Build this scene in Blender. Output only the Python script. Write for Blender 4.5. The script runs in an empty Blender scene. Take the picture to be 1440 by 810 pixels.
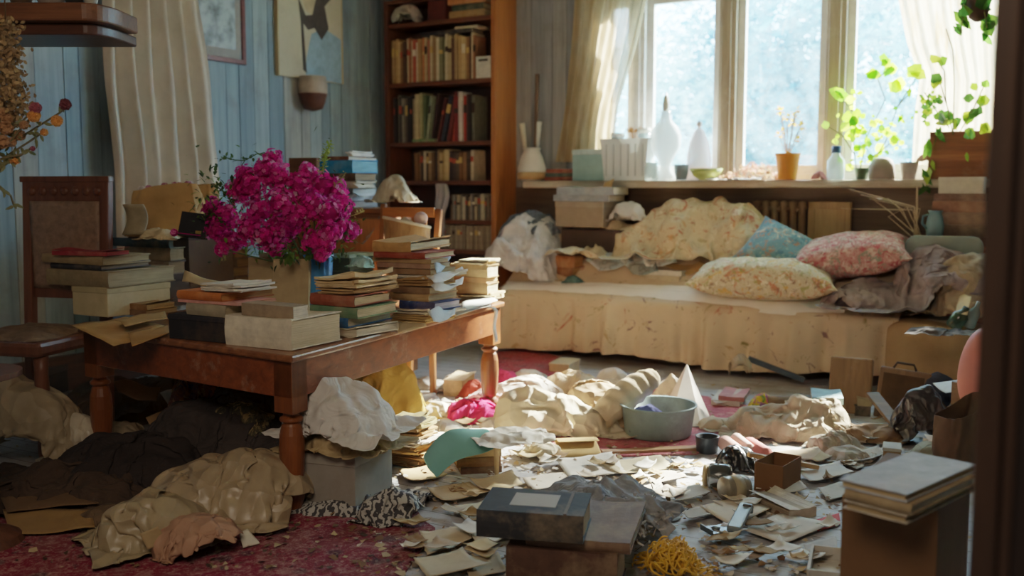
import bpy, math, random
import numpy as np
from mathutils import Vector, noise as mnoise

C = bpy.context.scene.collection
random.seed(7)

# ------------------------------------------------------------------ camera model / coordinates
H = 1.25
F = 1400.0
TH = math.atan(140 / 1400)
ct, st = math.cos(TH), math.sin(TH)
PH = math.radians(30)
U = Vector((math.cos(PH), -math.sin(PH), 0))      # along the window wall, to the right
V = Vector((math.sin(PH), math.cos(PH), 0))       # along the left wall, away
ROOM = -PH
VW, UW = 7.3, -5.45                               # window wall and left wall
O = Vector((0, 0, H))

def ray(px, py):
    a, b = (px - 720) / F, (405 - py) / F
    return Vector((a, ct + b * st, -st + b * ct))
def W(px, py, z=0.0):
    d = ray(px, py); return O + d * ((z - H) / d.z)
def PV(px, py, v):
    d = ray(px, py); return O + d * (v / d.dot(V))
def PU(px, py, u):
    d = ray(px, py); return O + d * (u / d.dot(U))
def PD(px, py, y):
    d = ray(px, py); return O + d * (y / d.y)
def R(u, v, z=0.0):
    return U * u + V * v + Vector((0, 0, z))
def dep(p):
    return p.y * ct - (p.z - H) * st
def along(p, d, px):
    """distance t so that p + d*t is seen at column px"""
    k = (px - 720) / F
    return (k * dep(p) - p.x) / (d.x - k * (d.y * ct - d.z * st))

# ------------------------------------------------------------------ materials
def lin(h):
    h = h.lstrip('#'); r = []
    for i in (0, 2, 4):
        c = int(h[i:i + 2], 16) / 255
        r.append(c / 12.92 if c <= .04045 else ((c + .055) / 1.055) ** 2.4)
    return r
def mixc(a, b, t): return [x * (1 - t) + y * t for x, y in zip(a, b)]
_M = {}
class NT:
    def __init__(s, name):
        s.m = bpy.data.materials.new(name); s.m.use_nodes = True
        s.t = s.m.node_tree; s.t.nodes.clear()
        s.out = s.n('ShaderNodeOutputMaterial')
    def n(s, t, **k):
        x = s.t.nodes.new(t)
        for a, b in k.items(): setattr(x, a, b)
        return x
    def l(s, a, b): s.t.links.new(a, b)
    def coord(s, scale=(1, 1, 1), kind='Object', rot=(0, 0, 0)):
        tc = s.n('ShaderNodeTexCoord'); mp = s.n('ShaderNodeMapping')
        mp.inputs['Scale'].default_value = scale; mp.inputs['Rotation'].default_value = rot
        s.l(tc.outputs[kind], mp.inputs[0]); return mp.outputs[0]
    def noise(s, vec, scale, detail=3, rough=.6, dist=0):
        x = s.n('ShaderNodeTexNoise'); x.inputs['Scale'].default_value = scale
        x.inputs['Detail'].default_value = detail; x.inputs['Roughness'].default_value = rough
        x.inputs['Distortion'].default_value = dist
        s.l(vec, x.inputs['Vector']); return x.outputs['Fac']
    def ramp(s, fac, stops, interp='LINEAR'):
        x = s.n('ShaderNodeValToRGB'); e = x.color_ramp.elements; x.color_ramp.interpolation = interp
        while len(e) < len(stops): e.new(.5)
        for k, (p, c) in zip(e, stops): k.position = p; k.color = (*c[:3], 1)
        s.l(fac, x.inputs[0]); return x.outputs[0]
    def mix(s, fac, a, b, mode='MIX'):
        x = s.n('ShaderNodeMix', data_type='RGBA', blend_type=mode)
        for v, i in ((fac, 0), (a, 6), (b, 7)):
            if hasattr(v, 'is_linked') or hasattr(v, 'links'): s.l(v, x.inputs[i])
            elif i == 0: x.inputs[0].default_value = v
            else: x.inputs[i].default_value = (*v[:3], 1)
        return x.outputs[2]
    def bsdf(s, col, rough=.8, bump=None, bstr=.3, bdist=.01, metal=0, spec=.3):
        p = s.n('ShaderNodeBsdfPrincipled')
        if isinstance(col, (list, tuple)): p.inputs['Base Color'].default_value = (*col[:3], 1)
        else: s.l(col, p.inputs['Base Color'])
        p.inputs['Roughness'].default_value = rough; p.inputs['Metallic'].default_value = metal
        p.inputs['Specular IOR Level'].default_value = spec
        if bump is not None:
            b = s.n('ShaderNodeBump'); b.inputs['Strength'].default_value = bstr
            b.inputs['Distance'].default_value = bdist
            s.l(bump, b.inputs['Height']); s.l(b.outputs[0], p.inputs['Normal'])
        return p.outputs[0]
    def done(s, sh): s.l(sh, s.out.inputs[0]); return s.m

def plain(hx, rough=.75, var=.28, scale=14, bump=.25, metal=0, spec=.3, dirt=0, dirtc='6b5238'):
    k = ('p', hx, rough, var, scale, bump, metal, spec, dirt)
    if k in _M: return _M[k]
    t = NT('matte_' + hx); c = lin(hx); v = t.coord()
    n = t.noise(v, scale, 5)
    col = t.ramp(n, [(.25, [x * (1 - var) for x in c]), (.75, [min(1, x * (1 + var * .7)) for x in c])])
    if dirt:
        d = t.noise(v, 5, 6, .7)
        f = t.ramp(d, [(.5, (0, 0, 0)), (.72, (dirt, dirt, dirt))])
        col = t.mix(f, col, lin(dirtc))
    _M[k] = t.done(t.bsdf(col, rough, n if bump else None, bump, .01, metal, spec)); return _M[k]

def pages(hx):
    k = ('pg', hx)
    if k in _M: return _M[k]
    t = NT('page_edges_' + hx); c = lin(hx); v = t.coord((6, 6, 420))
    n = t.noise(v, 1, 3, .6); v2 = t.coord(); n2 = t.noise(v2, 9, 4)
    col = t.ramp(n, [(.3, [x * .55 for x in c]), (.62, c)])
    col = t.mix(t.ramp(n2, [(.45, (0, 0, 0)), (.8, (.5, .5, .5))]), col, [c[0] * .6, c[1] * .5, c[2] * .38])
    _M[k] = t.done(t.bsdf(col, .9, n, .35, .004)); return _M[k]

def wood(hx, hx2, axis=0, rough=.5, scale=1.0, spec=.4, wear=0):
    k = ('w', hx, hx2, axis, rough, scale, wear)
    if k in _M: return _M[k]
    t = NT('wood_' + hx); s = [26 * scale] * 3; s[axis] = 2.2 * scale
    v = t.coord(tuple(s)); n = t.noise(v, 1, 6, .65, .6)
    col = t.ramp(n, [(.28, lin(hx)), (.72, lin(hx2))])
    if wear:
        n2 = t.noise(t.coord(), 7, 7, .75)
        col = t.mix(t.ramp(n2, [(.55, (0, 0, 0)), (.68, (wear, wear, wear))]), col, lin('cdbfa8'))
    _M[k] = t.done(t.bsdf(col, rough, n, .2, .006, 0, spec)); return _M[k]

def fabric(hx, var=.25, rough=.95, scale=5, trans=0, stain=0, stainc='8a6a45'):
    k = ('f', hx, var, scale, trans, stain, stainc)
    if k in _M: return _M[k]
    t = NT('fabric_' + hx); c = lin(hx); v = t.coord()
    n = t.noise(v, scale, 5, .65); w = t.noise(v, 160, 2)
    col = t.ramp(n, [(.25, [x * (1 - var) for x in c]), (.75, [min(1, x * (1 + var * .6)) for x in c])])
    if stain:
        d = t.noise(v, 3.2, 6, .7)
        col = t.mix(t.ramp(d, [(.48, (0, 0, 0)), (.7, (stain,) * 3)]), col, lin(stainc))
    sh = t.bsdf(col, rough, w, .25, .004, 0, .15)
    if trans:
        tr = t.n('ShaderNodeBsdfTranslucent'); t.l(col, tr.inputs[0])
        mx = t.n('ShaderNodeMixShader'); mx.inputs[0].default_value = trans
        t.l(sh, mx.inputs[1]); t.l(tr.outputs[0], mx.inputs[2]); sh = mx.outputs[0]
    _M[k] = t.done(sh); return _M[k]

def floral(base, spots, scale=7, cover=.5, seed=0):
    k = ('fl', base, tuple(spots), scale, cover, seed)
    if k in _M: return _M[k]
    t = NT('floral_' + base); v = t.coord()
    n0 = t.noise(v, 4, 5); b = lin(base)
    col = t.ramp(n0, [(.25, [x * .78 for x in b]), (.75, b)])
    for i, (hx) in enumerate(spots):
        mp = t.n('ShaderNodeMapping'); mp.inputs['Location'].default_value = (i * 3.7 + seed, i * 1.3, i * 2.1)
        t.l(v, mp.inputs[0])
        a = t.noise(mp.outputs[0], scale * (1 + .35 * i), 3, .7, 1.2)
        lo = .66 - cover * .14
        f = t.ramp(a, [(lo, (0, 0, 0)), (lo + .07, (.85, .85, .85))])
        col = t.mix(f, col, lin(hx))
    w = t.noise(v, 120, 2)
    _M[k] = t.done(t.bsdf(col, .95, w, .2, .004, 0, .15)); return _M[k]

def sheer(hx, dens=.75, tr=.55, stripe=None, axis=0):
    k = ('s', hx, dens, tr, stripe)
    if k in _M: return _M[k]
    t = NT('sheer_' + hx); c = lin(hx); v = t.coord()
    n = t.noise(v, 6, 5); col = t.ramp(n, [(.3, [x * .72 for x in c]), (.7, c)])
    if stripe:
        v2 = t.coord((9, 9, .25)); a = t.noise(v2, 1, 2)
        col = t.mix(t.ramp(a, [(.5, (0, 0, 0)), (.6, (.8, .8, .8))]), col, lin(stripe))
    d = t.n('ShaderNodeBsdfDiffuse'); tl = t.n('ShaderNodeBsdfTranslucent'); tp = t.n('ShaderNodeBsdfTransparent')
    t.l(col, d.inputs[0]); t.l(col, tl.inputs[0])
    m1 = t.n('ShaderNodeMixShader'); m1.inputs[0].default_value = tr
    t.l(d.outputs[0], m1.inputs[1]); t.l(tl.outputs[0], m1.inputs[2])
    m2 = t.n('ShaderNodeMixShader'); m2.inputs[0].default_value = dens
    t.l(tp.outputs[0], m2.inputs[1]); t.l(m1.outputs[0], m2.inputs[2])
    _M[k] = t.done(m2.outputs[0]); return _M[k]

def leafm(hx, tr=.5, var=.35):
    k = ('lf', hx, tr, var)
    if k in _M: return _M[k]
    t = NT('leaf_' + hx); c = lin(hx); n = t.noise(t.coord(), 18, 3)
    col = t.ramp(n, [(.3, [x * (1 - var) for x in c]), (.7, [min(1, x * (1 + var)) for x in c])])
    d = t.bsdf(col, .6, None, 0, 0, 0, .25); tl = t.n('ShaderNodeBsdfTranslucent'); t.l(col, tl.inputs[0])
    m = t.n('ShaderNodeMixShader'); m.inputs[0].default_value = tr
    t.l(d, m.inputs[1]); t.l(tl.outputs[0], m.inputs[2])
    _M[k] = t.done(m.outputs[0]); return _M[k]

def glassy(hx, clear=.6, rough=.08):
    k = ('g', hx, clear)
    if k in _M: return _M[k]
    t = NT('glass_' + hx); c = lin(hx)
    p = t.bsdf(c, rough, None, 0, 0, 0, .6); tp = t.n('ShaderNodeBsdfTransparent'); tp.inputs[0].default_value = (*mixc(c, (1, 1, 1), .6), 1)
    m = t.n('ShaderNodeMixShader'); m.inputs[0].default_value = clear
    t.l(p, m.inputs[1]); t.l(tp.outputs[0], m.inputs[2])
    _M[k] = t.done(m.outputs[0]); return _M[k]

# ------------------------------------------------------------------ mesh helpers
class MB:
    def __init__(s): s.v = []; s.f = []; s.mi = []
    def add(s, vs, fs, mi=0):
        o = len(s.v); s.v += [tuple(x) for x in vs]
        s.f += [tuple(o + i for i in f) for f in fs]; s.mi += [mi] * len(fs)
    def box(s, x0, x1, y0, y1, z0, z1, mi=0, j=0):
        r = (lambda: random.uniform(-j, j)) if j else (lambda: 0)
        vs = [(x + r(), y + r(), z + r()) for z in (z0, z1) for x, y in ((x0, y0), (x1, y0), (x1, y1), (x0, y1))]
        s.add(vs, [(3, 2, 1, 0), (4, 5, 6, 7), (0, 1, 5, 4), (1, 2, 6, 5), (2, 3, 7, 6), (3, 0, 4, 7)], mi)
    def bar(s, a, b, w, h, mi=0):
        a, b = Vector(a), Vector(b); d = (b - a).normalized()
        up = Vector((0, 0, 1)) if abs(d.z) < .95 else Vector((0, 1, 0))
        x = d.cross(up).normalized() * w / 2; y = x.cross(d).normalized() * h / 2
        vs = [p + i * x + k * y for p in (a, b) for i, k in ((-1, -1), (1, -1), (1, 1), (-1, 1))]
        s.add(vs, [(3, 2, 1, 0), (4, 5, 6, 7), (0, 1, 5, 4), (1, 2, 6, 5), (2, 3, 7, 6), (3, 0, 4, 7)], mi)
    def tube(s, pts, rad, n=8, mi=0, cap=True):
        pts = [Vector(p) for p in pts]; k = len(pts)
        rad = [rad] * k if not hasattr(rad, '__len__') else rad
        vs = []; prev = None
        for i, p in enumerate(pts):
            d = (pts[min(i + 1, k - 1)] - pts[max(i - 1, 0)]).normalized()
            if prev is None: prev = d.orthogonal().normalized()
            x = (prev - d * prev.dot(d)); x = x.normalized() if x.length > 1e-6 else d.orthogonal().normalized()
            prev = x; y = d.cross(x)
            for q in range(n):
                a = 2 * math.pi * q / n; vs.append(p + (x * math.cos(a) + y * math.sin(a)) * rad[i])
        fs = [(i * n + q, i * n + (q + 1) % n, (i + 1) * n + (q + 1) % n, (i + 1) * n + q) for i in range(k - 1) for q in range(n)]
        if cap: fs += [tuple(range(n - 1, -1, -1)), tuple(range((k - 1) * n, k * n))]
        s.add(vs, fs, mi)
    def lathe(s, prof, n=20, mi=0, c=(0, 0), close=True, lobes=0, lamp=0):
        vs = []
        for r, z in prof:
            for q in range(n):
                a = 2 * math.pi * q / n; rr = r * (1 + lamp * math.cos(lobes * a)) if lobes else r
                vs.append((c[0] + rr * math.cos(a), c[1] + rr * math.sin(a), z))
        k = len(prof)
        fs = [(i * n + q, i * n + (q + 1) % n, (i + 1) * n + (q + 1) % n, (i + 1) * n + q) for i in range(k - 1) for q in range(n)]
        if close: fs += [tuple(range(n - 1, -1, -1)), tuple(range((k - 1) * n, k * n))]
        s.add(vs, fs, mi)
    def grid(s, P, mi=0):
        a, b = len(P), len(P[0])
        s.add([p for r in P for p in r], [(i * b + j, (i + 1) * b + j, (i + 1) * b + j + 1, i * b + j + 1) for i in range(a - 1) for j in range(b - 1)], mi)
    def build(s, name, mats, parent=None, loc=None, yaw=0, smooth=False, bevel=0, sub=0, solid=0, rot=None):
        me = bpy.data.meshes.new(name); me.from_pydata(s.v, [], s.f)
        mats = mats if isinstance(mats, (list, tuple)) else [mats]
        for m in mats: me.materials.append(m)
        if len(mats) > 1: me.polygons.foreach_set('material_index', s.mi)
        if smooth: me.polygons.foreach_set('use_smooth', [True] * len(me.polygons))
        me.update()
        o = bpy.data.objects.new(name, me); C.objects.link(o)
        if parent is not None: o.parent = parent
        if loc is not None: o.location = loc
        o.rotation_euler = rot if rot is not None else (0, 0, yaw)
        if solid: q = o.modifiers.new('Solidify', 'SOLIDIFY'); q.thickness = solid; q.offset = 0
        if bevel: q = o.modifiers.new('Bevel', 'BEVEL'); q.width = bevel; q.segments = 2; q.limit_method = 'ANGLE'
        if sub: q = o.modifiers.new('Subdivision', 'SUBSURF'); q.levels = q.render_levels = sub
        return o

def tag(o, label, cat, group=None, kind=None):
    o['label'] = label; o['category'] = cat
    if group: o['group'] = group
    if kind: o['kind'] = kind
    return o
def empty(name, label, cat, loc=(0, 0, 0), yaw=0, group=None, rot=None):
    o = bpy.data.objects.new(name, None); C.objects.link(o); o.empty_display_size = .05
    o.location = loc; o.rotation_euler = rot if rot is not None else (0, 0, yaw)
    return tag(o, label, cat, group)
def struct(o): o['kind'] = 'structure'; return o
ORD = ['topmost', 'second', 'third', 'fourth', 'fifth', 'sixth', 'seventh', 'eighth', 'ninth', 'tenth', 'eleventh', 'twelfth', 'thirteenth', 'fourteenth', 'fifteenth', 'sixteenth', 'seventeenth', 'eighteenth', 'nineteenth', 'twentieth', 'twenty-first', 'twenty-second', 'twenty-third', 'twenty-fourth', 'twenty-fifth', 'twenty-sixth', 'twenty-seventh', 'twenty-eighth', 'twenty-ninth', 'thirtieth']

# ------------------------------------------------------------------ cloth (position based, numpy)
def vnoise(x, y, z, s):
    return mnoise.noise(Vector((x * s, y * s, z)))
def cloth_sim(P, dx, dy, hf, steps=90, iters=7, g=.0035, fric=.35, bend=.25, pin=None):
    """P (n,m,3) array; hf(x,y) -> height of what lies below"""
    Q = P.copy(); pinP = P[pin].copy() if pin is not None else None
    def con(A, B, rest, k):
        d = B - A; L = np.sqrt((d * d).sum(-1, keepdims=True)) + 1e-9
        c = d * ((L - rest) / L * .5 * k); A += c; B -= c
    def conb(A, B, rest, k):
        d = B - A; L = np.sqrt((d * d).sum(-1, keepdims=True)) + 1e-9
        c = d * (np.minimum(L - rest, 0) / L * .5 * k); A += c; B -= c
    dg = math.hypot(dx, dy)
    for s_ in range(steps):
        vel = (P - Q) * .93; Q = P.copy(); P = P + vel; P[..., 2] -= g
        for _ in range(iters):
            for o in (0, 1):
                n = (P.shape[0] - o) // 2 * 2; A = P[o:o + n]; con(A[0::2], A[1::2], dx, 1)
                m = (P.shape[1] - o) // 2 * 2; A = P[:, o:o + m]; con(A[:, 0::2], A[:, 1::2], dy, 1)
            con(P[:-1, :-1], P[1:, 1:], dg, .22); con(P[1:, :-1], P[:-1, 1:], dg, .22)
            conb(P[:-2], P[2:], 2 * dx, bend * .4); conb(P[:, :-2], P[:, 2:], 2 * dy, bend * .4)
            if pin is not None: P[pin] = pinP
        h = hf(P[..., 0], P[..., 1]); b = P[..., 2] < h
        P[..., 2] = np.where(b, h, P[..., 2])
        for k in (0, 1): P[..., k] = np.where(b, Q[..., k] + (P[..., k] - Q[..., k]) * fric, P[..., k])
        Q[..., 2] = np.where(b, P[..., 2], Q[..., 2])
    return P
def fold_init(n, m, sx, sy, comp, rough, z0, seed):
    P = np.zeros((n, m, 3))
    for i in range(n):
        for j in range(m):
            x = (i / (n - 1) - .5) * sx; y = (j / (m - 1) - .5) * sy
            a = vnoise(x, y, seed * 7.3, 2.2 / max(sx, sy)); b = vnoise(x, y, seed * 7.3 + 50, 2.2 / max(sx, sy))
            P[i, j] = (x * comp + a * rough * .7, y * comp + b * rough * .7,
                       z0 + rough * (vnoise(x, y, seed * 3.1 + 9, 4.5 / max(sx, sy)) + .6 * vnoise(x, y, seed + 77, 11 / max(sx, sy)) + .5))
    return P
def mound(bumps):
    """bumps: (x, y, rx, ry, h) superellipsoid humps"""
    def hf(x, y):
        h = np.zeros_like(x)
        for bx, by, rx, ry, hh in bumps:
            q = np.abs((x - bx) / rx) ** 2.4 + np.abs((y - by) / ry) ** 2.4
            h = np.maximum(h, hh * np.clip(1 - q, 0, 1) ** .5)
        return h
    return hf
_CR = {}
def creased(mat, paper):
    k = (mat.name, paper)
    if k in _CR: return _CR[k]
    m = mat.copy(); t = m.node_tree; N = t.nodes.new; p = [x for x in t.nodes if x.type == 'BSDF_PRINCIPLED']
    if p:
        p = p[0]; tc = N('ShaderNodeTexCoord'); b = N('ShaderNodeBump'); nz = N('ShaderNodeTexNoise'); mx = N('ShaderNodeMix'); mx.data_type = 'RGBA'; mx.inputs[0].default_value = .12
        nz.inputs['Scale'].default_value = 5; t.links.new(tc.outputs['Object'], nz.inputs['Vector']); t.links.new(tc.outputs['Object'], mx.inputs[6]); t.links.new(nz.outputs['Color'], mx.inputs[7])
        if paper:
            v = N('ShaderNodeTexVoronoi'); v.feature = 'F1'; v.inputs['Scale'].default_value = 13; out = v.outputs['Distance']; b.inputs['Distance'].default_value = .035; b.inputs['Strength'].default_value = .8
        else:
            v = N('ShaderNodeTexNoise'); v.inputs['Scale'].default_value = 7.5; v.inputs['Distortion'].default_value = 1.6; v.inputs['Detail'].default_value = 2; out = v.outputs['Fac']; b.inputs['Distance'].default_value = .05; b.inputs['Strength'].default_value = .75
        t.links.new(mx.outputs[2], v.inputs['Vector']); t.links.new(out, b.inputs['Height'])
        l = p.inputs['Normal'].links
        if l: t.links.new(l[0].from_socket, b.inputs['Normal'])
        t.links.new(b.outputs[0], p.inputs['Normal'])
    _CR[k] = m; return m
def drape(name, label, cat, loc, sx, sy, mat, comp=.75, rough=.06, bumps=(), seed=1, n=34, yaw=0, z0=None, steps=90, group=None, parent=None, hf=None, bend=.25, sub=1, fric=.08, thick=.002, part=False, wr=None, wf=1.0):
    n = int(n * (1.3 if n < 60 else 1.05)); m = max(8, int(n * sy / sx)); hf = hf or mound(bumps)
    if z0 is None: z0 = max([b[4] for b in bumps], default=0) + .02
    P = fold_init(n, m, sx, sy, comp, rough, z0, seed)
    P = cloth_sim(P, sx / (n - 1), sy / (m - 1), hf, steps, bend=bend, fric=fric)
    P[..., 2] += .004
    du, dv = np.gradient(P, axis=0), np.gradient(P, axis=1)
    N = np.cross(du, dv); N /= np.linalg.norm(N, axis=-1, keepdims=True) + 1e-9
    N *= np.where(N[..., 2:3] < 0, -1, 1)
    paper = name in ('paper_bag', 'crumpled_paper', 'plastic_bag', 'packet')
    A = wr if wr is not None else (.125 if paper else .09) * min(sx, sy, .62)
    f = wf * (1.5 if paper else 2.1) / max(min(sx, sy, .8), .2); th0 = seed * 1.37
    def rid(x, y, z, fr): return (1 - min(1, abs(vnoise(x, y, z, fr)) * 2.6)) ** 1.5
    for i in range(n):
        for j in range(m):
            x, y = (i / (n - 1) - .5) * sx, (j / (m - 1) - .5) * sy
            x += .22 / f * vnoise(x, y, seed + 21, f); y += .22 / f * vnoise(x, y, seed + 33, f)
            c0, s0 = math.cos(th0), math.sin(th0); qx, qy = x * c0 + y * s0, y * c0 - x * s0
            if paper:
                dd, pp = mnoise.voronoi(Vector((x * f * 1.6, y * f * 1.6, seed * 2.3))); d2, p2 = mnoise.voronoi(Vector((qx * f * 3.6, qy * f * 3.0, seed * 1.3)))
                d3, p3 = mnoise.voronoi(Vector((x * f * 7, y * f * 7, seed * .7))); h = .8 * dd[0] + .5 * min(.3, dd[1] - dd[0]) + .5 * d2[0] + .2 * d3[0] - .58
            else:
                h = .8 * rid(qx, qy * .33, seed + 41, f) + .55 * rid(qx * .45 + qy * .5, qy - qx * .3, seed + 57, f * 1.5) + .3 * rid(x, y, seed + 63, f * 3) - .6
            P[i, j] += N[i, j] * A * h
    h0 = hf(P[..., 0], P[..., 1]); P[..., 2] = np.maximum(P[..., 2], np.minimum(h0, .02) * 0 + .003)
    b = MB(); b.grid([[tuple(P[i, j]) for j in range(m)] for i in range(n)])
    o = b.build(name, creased(mat, paper), parent, loc, yaw, True, 0, sub, thick)
    if not part: tag(o, label, cat, group)
    return o

# ------------------------------------------------------------------ books, papers, boxes
def jit(a): return random.uniform(-a, a)
def book_parts(root, L, Wd, T, cover, pg, soft=False, fore=False, cmat=None, warp=0, title=None):
    """spine along x on the -y side (turned away when fore)"""
    s = -1 if fore else 1
    ctk = .0015 if soft else min(.005, T * .16); e = .001 if soft else .005
    c = MB(); j = .0012
    nx = 6
    def board(z0, z1, ph):
        P = []
        rows = []
        for i in range(nx + 1):
            x = -L / 2 + L * i / nx; w = warp * (math.sin(i * 1.1 + ph) * .5 + (abs(i / nx - .5) * 2) ** 2)
            rows.append((x, w))
        vs = []
        for x, w in rows:
            for yy, zz in ((-Wd / 2, z0), (Wd / 2, z0), (Wd / 2, z1), (-Wd / 2, z1)):
                vs.append((x + jit(j), s * yy + jit(j), zz + w * (.4 if yy < 0 else 1)))
        fs = []
        for i in range(nx):
            for q in range(4): fs.append((i * 4 + q, (i + 1) * 4 + q, (i + 1) * 4 + (q + 1) % 4, i * 4 + (q + 1) % 4))
        fs += [(3, 2, 1, 0), tuple(nx * 4 + q for q in range(4))]
        c.add(vs, fs)
    board(0, ctk, 0); board(T - ctk, T, 1)
    P = []
    for i in range(nx + 1):
        x = -L / 2 + L * i / nx
        P.append([(x, s * (-Wd / 2 - (0 if soft else .006) * math.sin(math.pi * k / 5)), T * k / 5) for k in range(6)])
    c.grid(P)
    P = [[(p[0], p[1] + s * .003, p[2]) for p in r] for r in P]; c.grid(P)
    co = c.build('cover', cmat or plain(cover, .7, .3, 22, .2, 0, .3, .35, 'b09a78'), root)
    b = MB(); n = 5
    P = []
    x0, x1 = -L / 2 + e, L / 2 - e; y0, y1 = -Wd / 2 + .003, Wd / 2 - e
    for zz in (ctk, T - ctk):
        pass
    k = 6; ring = []
    for q in range(n + 1): ring.append((x0 + (x1 - x0) * q / n + jit(.001), y0))
    for q in range(1, n + 1): ring.append((x1 - (0 if q < n else 0) + jit(.0015), y0 + (y1 - y0) * q / n))
    for q in range(1, n + 1): ring.append((x1 - (x1 - x0) * q / n + jit(.001), y1 + jit(.001)))
    for q in range(1, n): ring.append((x0 + jit(.0015), y1 - (y1 - y0) * q / n))
    vs = []; m = len(ring)
    for zi in range(4):
        z = ctk + (T - 2 * ctk) * zi / 3; inn = .0025 * math.sin(math.pi * zi / 3)
        for x, y in ring: vs.append((x * (1 - inn / max(L, .01)), s * (y - (inn if y > y1 - .01 else 0)), z))
    fs = [(zi * m + q, zi * m + (q + 1) % m, (zi + 1) * m + (q + 1) % m, (zi + 1) * m + q) for zi in range(3) for q in range(m)]
    fs += [tuple(range(m - 1, -1, -1)), tuple(range(3 * m, 4 * m))]
    b.add(vs, fs); b.build('page_block', pages(pg), root)
    if title:
        t = MB(); w = L * .62; d = T * .3
        t.box(-w / 2, w / 2, s * (-Wd / 2 - .0085), s * (-Wd / 2 - .004), T * .4, T * .4 + d)
        t.build('title_band', plain(title, .6), root)

def papers_mesh(L, Wd, T, n=None, ragged=.012, curl=.006):
    b = MB(); n = n or max(3, int(T / .006)); t = T / n
    for i in range(n):
        l, w = L * random.uniform(.9, 1), Wd * random.uniform(.9, 1)
        a = jit(.05); ox, oy = jit(ragged), jit(ragged); cu = random.uniform(0, curl) * (1 if i == n - 1 else .45)
        kx, ky = 5, 4; top = []; bot = []
        for p in range(kx + 1):
            r1 = []; r0 = []
            for q in range(ky + 1):
                x, y = (p / kx - .5) * l, (q / ky - .5) * w
                ed = p in (0, kx) or q in (0, ky)
                if ed: x += jit(ragged * .35); y += jit(ragged * .35)
                zz = cu * ((abs(p / kx - .5) * 2) ** 3 + (abs(q / ky - .5) * 2) ** 3) * (1 if (p > kx / 2) else .3)
                X = x * math.cos(a) - y * math.sin(a) + ox; Y = x * math.sin(a) + y * math.cos(a) + oy
                r1.append((X, Y, t * (i + .92) + zz)); r0.append((X, Y, t * i + zz * .6))
            top.append(r1); bot.append(r0)
        b.grid(top); b.grid([r[::-1] for r in bot])
        def side(A, B): b.grid([A, B])
        side([r[0] for r in top], [r[0] for r in bot]); side([r[-1] for r in bot], [r[-1] for r in top])
        side(bot[0], top[0]); side(top[-1], bot[-1])
    return b

def box_parts(root, L, Wd, T, hx, lid=None, open_=False, hx2=None):
    b = MB(); w = .004
    if open_:
        b.box(-L/2, L/2, -Wd/2, Wd/2, 0, w)
        b.box(-L/2, L/2, -Wd/2, -Wd/2+w, w, T); b.box(-L/2, L/2, Wd/2-w, Wd/2, w, T)
        b.box(-L/2, -L/2+w, -Wd/2+w, Wd/2-w, w, T); b.box(L/2-w, L/2, -Wd/2+w, Wd/2-w, w, T)
    else: b.box(-L/2, L/2, -Wd/2, Wd/2, 0, T * (.94 if lid else 1))
    b.build('box_body', plain(hx, .85, .22, 6, .2, dirt=.3), root, bevel=.003)
    if lid:
        b = MB(); b.box(-L/2-.003, L/2+.003, -Wd/2-.003, Wd/2+.003, T*.78, T)
        b.build('lid', plain(lid, .85, .22, 6, .2, dirt=.3), root, bevel=.004)

YT = math.radians(-27)
def place3(base, yaw, xl, xn, xr, z, db=0):
    """near corner + side lengths of a box seen between columns xl, xn (near edge) and xr"""
    a = Vector((math.cos(yaw), math.sin(yaw), 0)); b = Vector((-math.sin(yaw), math.cos(yaw), 0))
    p = Vector((base.x, base.y, z)) + b * db
    n = p + a * along(p, a, xn)
    L = -along(n, a, xl)
    Wd = along(n, b, xr)
    if Wd <= .02 or Wd > .95: Wd = .24
    L = min(max(L, .03), .9); Wd = max(Wd, .03)
    return n, L, Wd, a, b

def stack(xn, yn, z0, yaw, items, where, group, jitter=2.0, base=None):
    """items bottom -> top: (kind, xl, xn, xr, Tpx, cover, pages, look, opts)"""
    base = W(xn, yn, z0) if base is None else base
    z = base.z; N = len(items); out = []
    for i, it in enumerate(items):
        kind, xl, x_n, xr, tp, cov, pg, look = it[:8]; op = it[8] if len(it) > 8 else {}
        yw = yaw + math.radians(jit(jitter) + op.get('dy', 0))
        n, L, Wd, a, b = place3(base, yw, xl, x_n, xr, z, op.get('db', 0))
        L = min(L, op.get('maxL', .9)); Wd = min(Wd, op.get('maxW', .45))
        T = tp * dep(n) / F; cen = n - a * L / 2 + b * Wd / 2; cen.z = z
        k = N - 1 - i
        lab = look if N == 1 else (f"{look}, topmost of the {where}" if k == 0 else
              (f"{look}, bottom of the {where}" if i == 0 else f"{look}, {ORD[k]} from top of the {where}"))
        if N == 1: lab = f"{look} {where}"
        tilt = (math.radians(op.get('rx', jit(.5))), math.radians(op.get('ry', jit(.5))), yw)
        if kind in ('book', 'soft'):
            r = empty('book', lab, 'book', cen, 0, group, tilt)
            book_parts(r, L, Wd, T, cov, pg, kind == 'soft', op.get('fore', False), None, op.get('warp', random.choice((0, 0, .003, .006))), op.get('title'))
        elif kind == 'papers':
            r = papers_mesh(L, Wd, T, None, op.get('rag', .012), op.get('curl', .008)).build('paper_bundle', plain(cov, .9, .3, 10, .2), None, cen, 0, rot=tilt)
            tag(r, lab, 'papers', group)
        elif kind == 'box':
            r = empty(op.get('name', 'storage_box'), lab, 'box', cen, 0, group, tilt)
            box_parts(r, L, Wd, T, cov, pg, op.get('open', False))
        out.append((r, cen, L, Wd, T, z)); z += T + .0015
    return out, z

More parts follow.
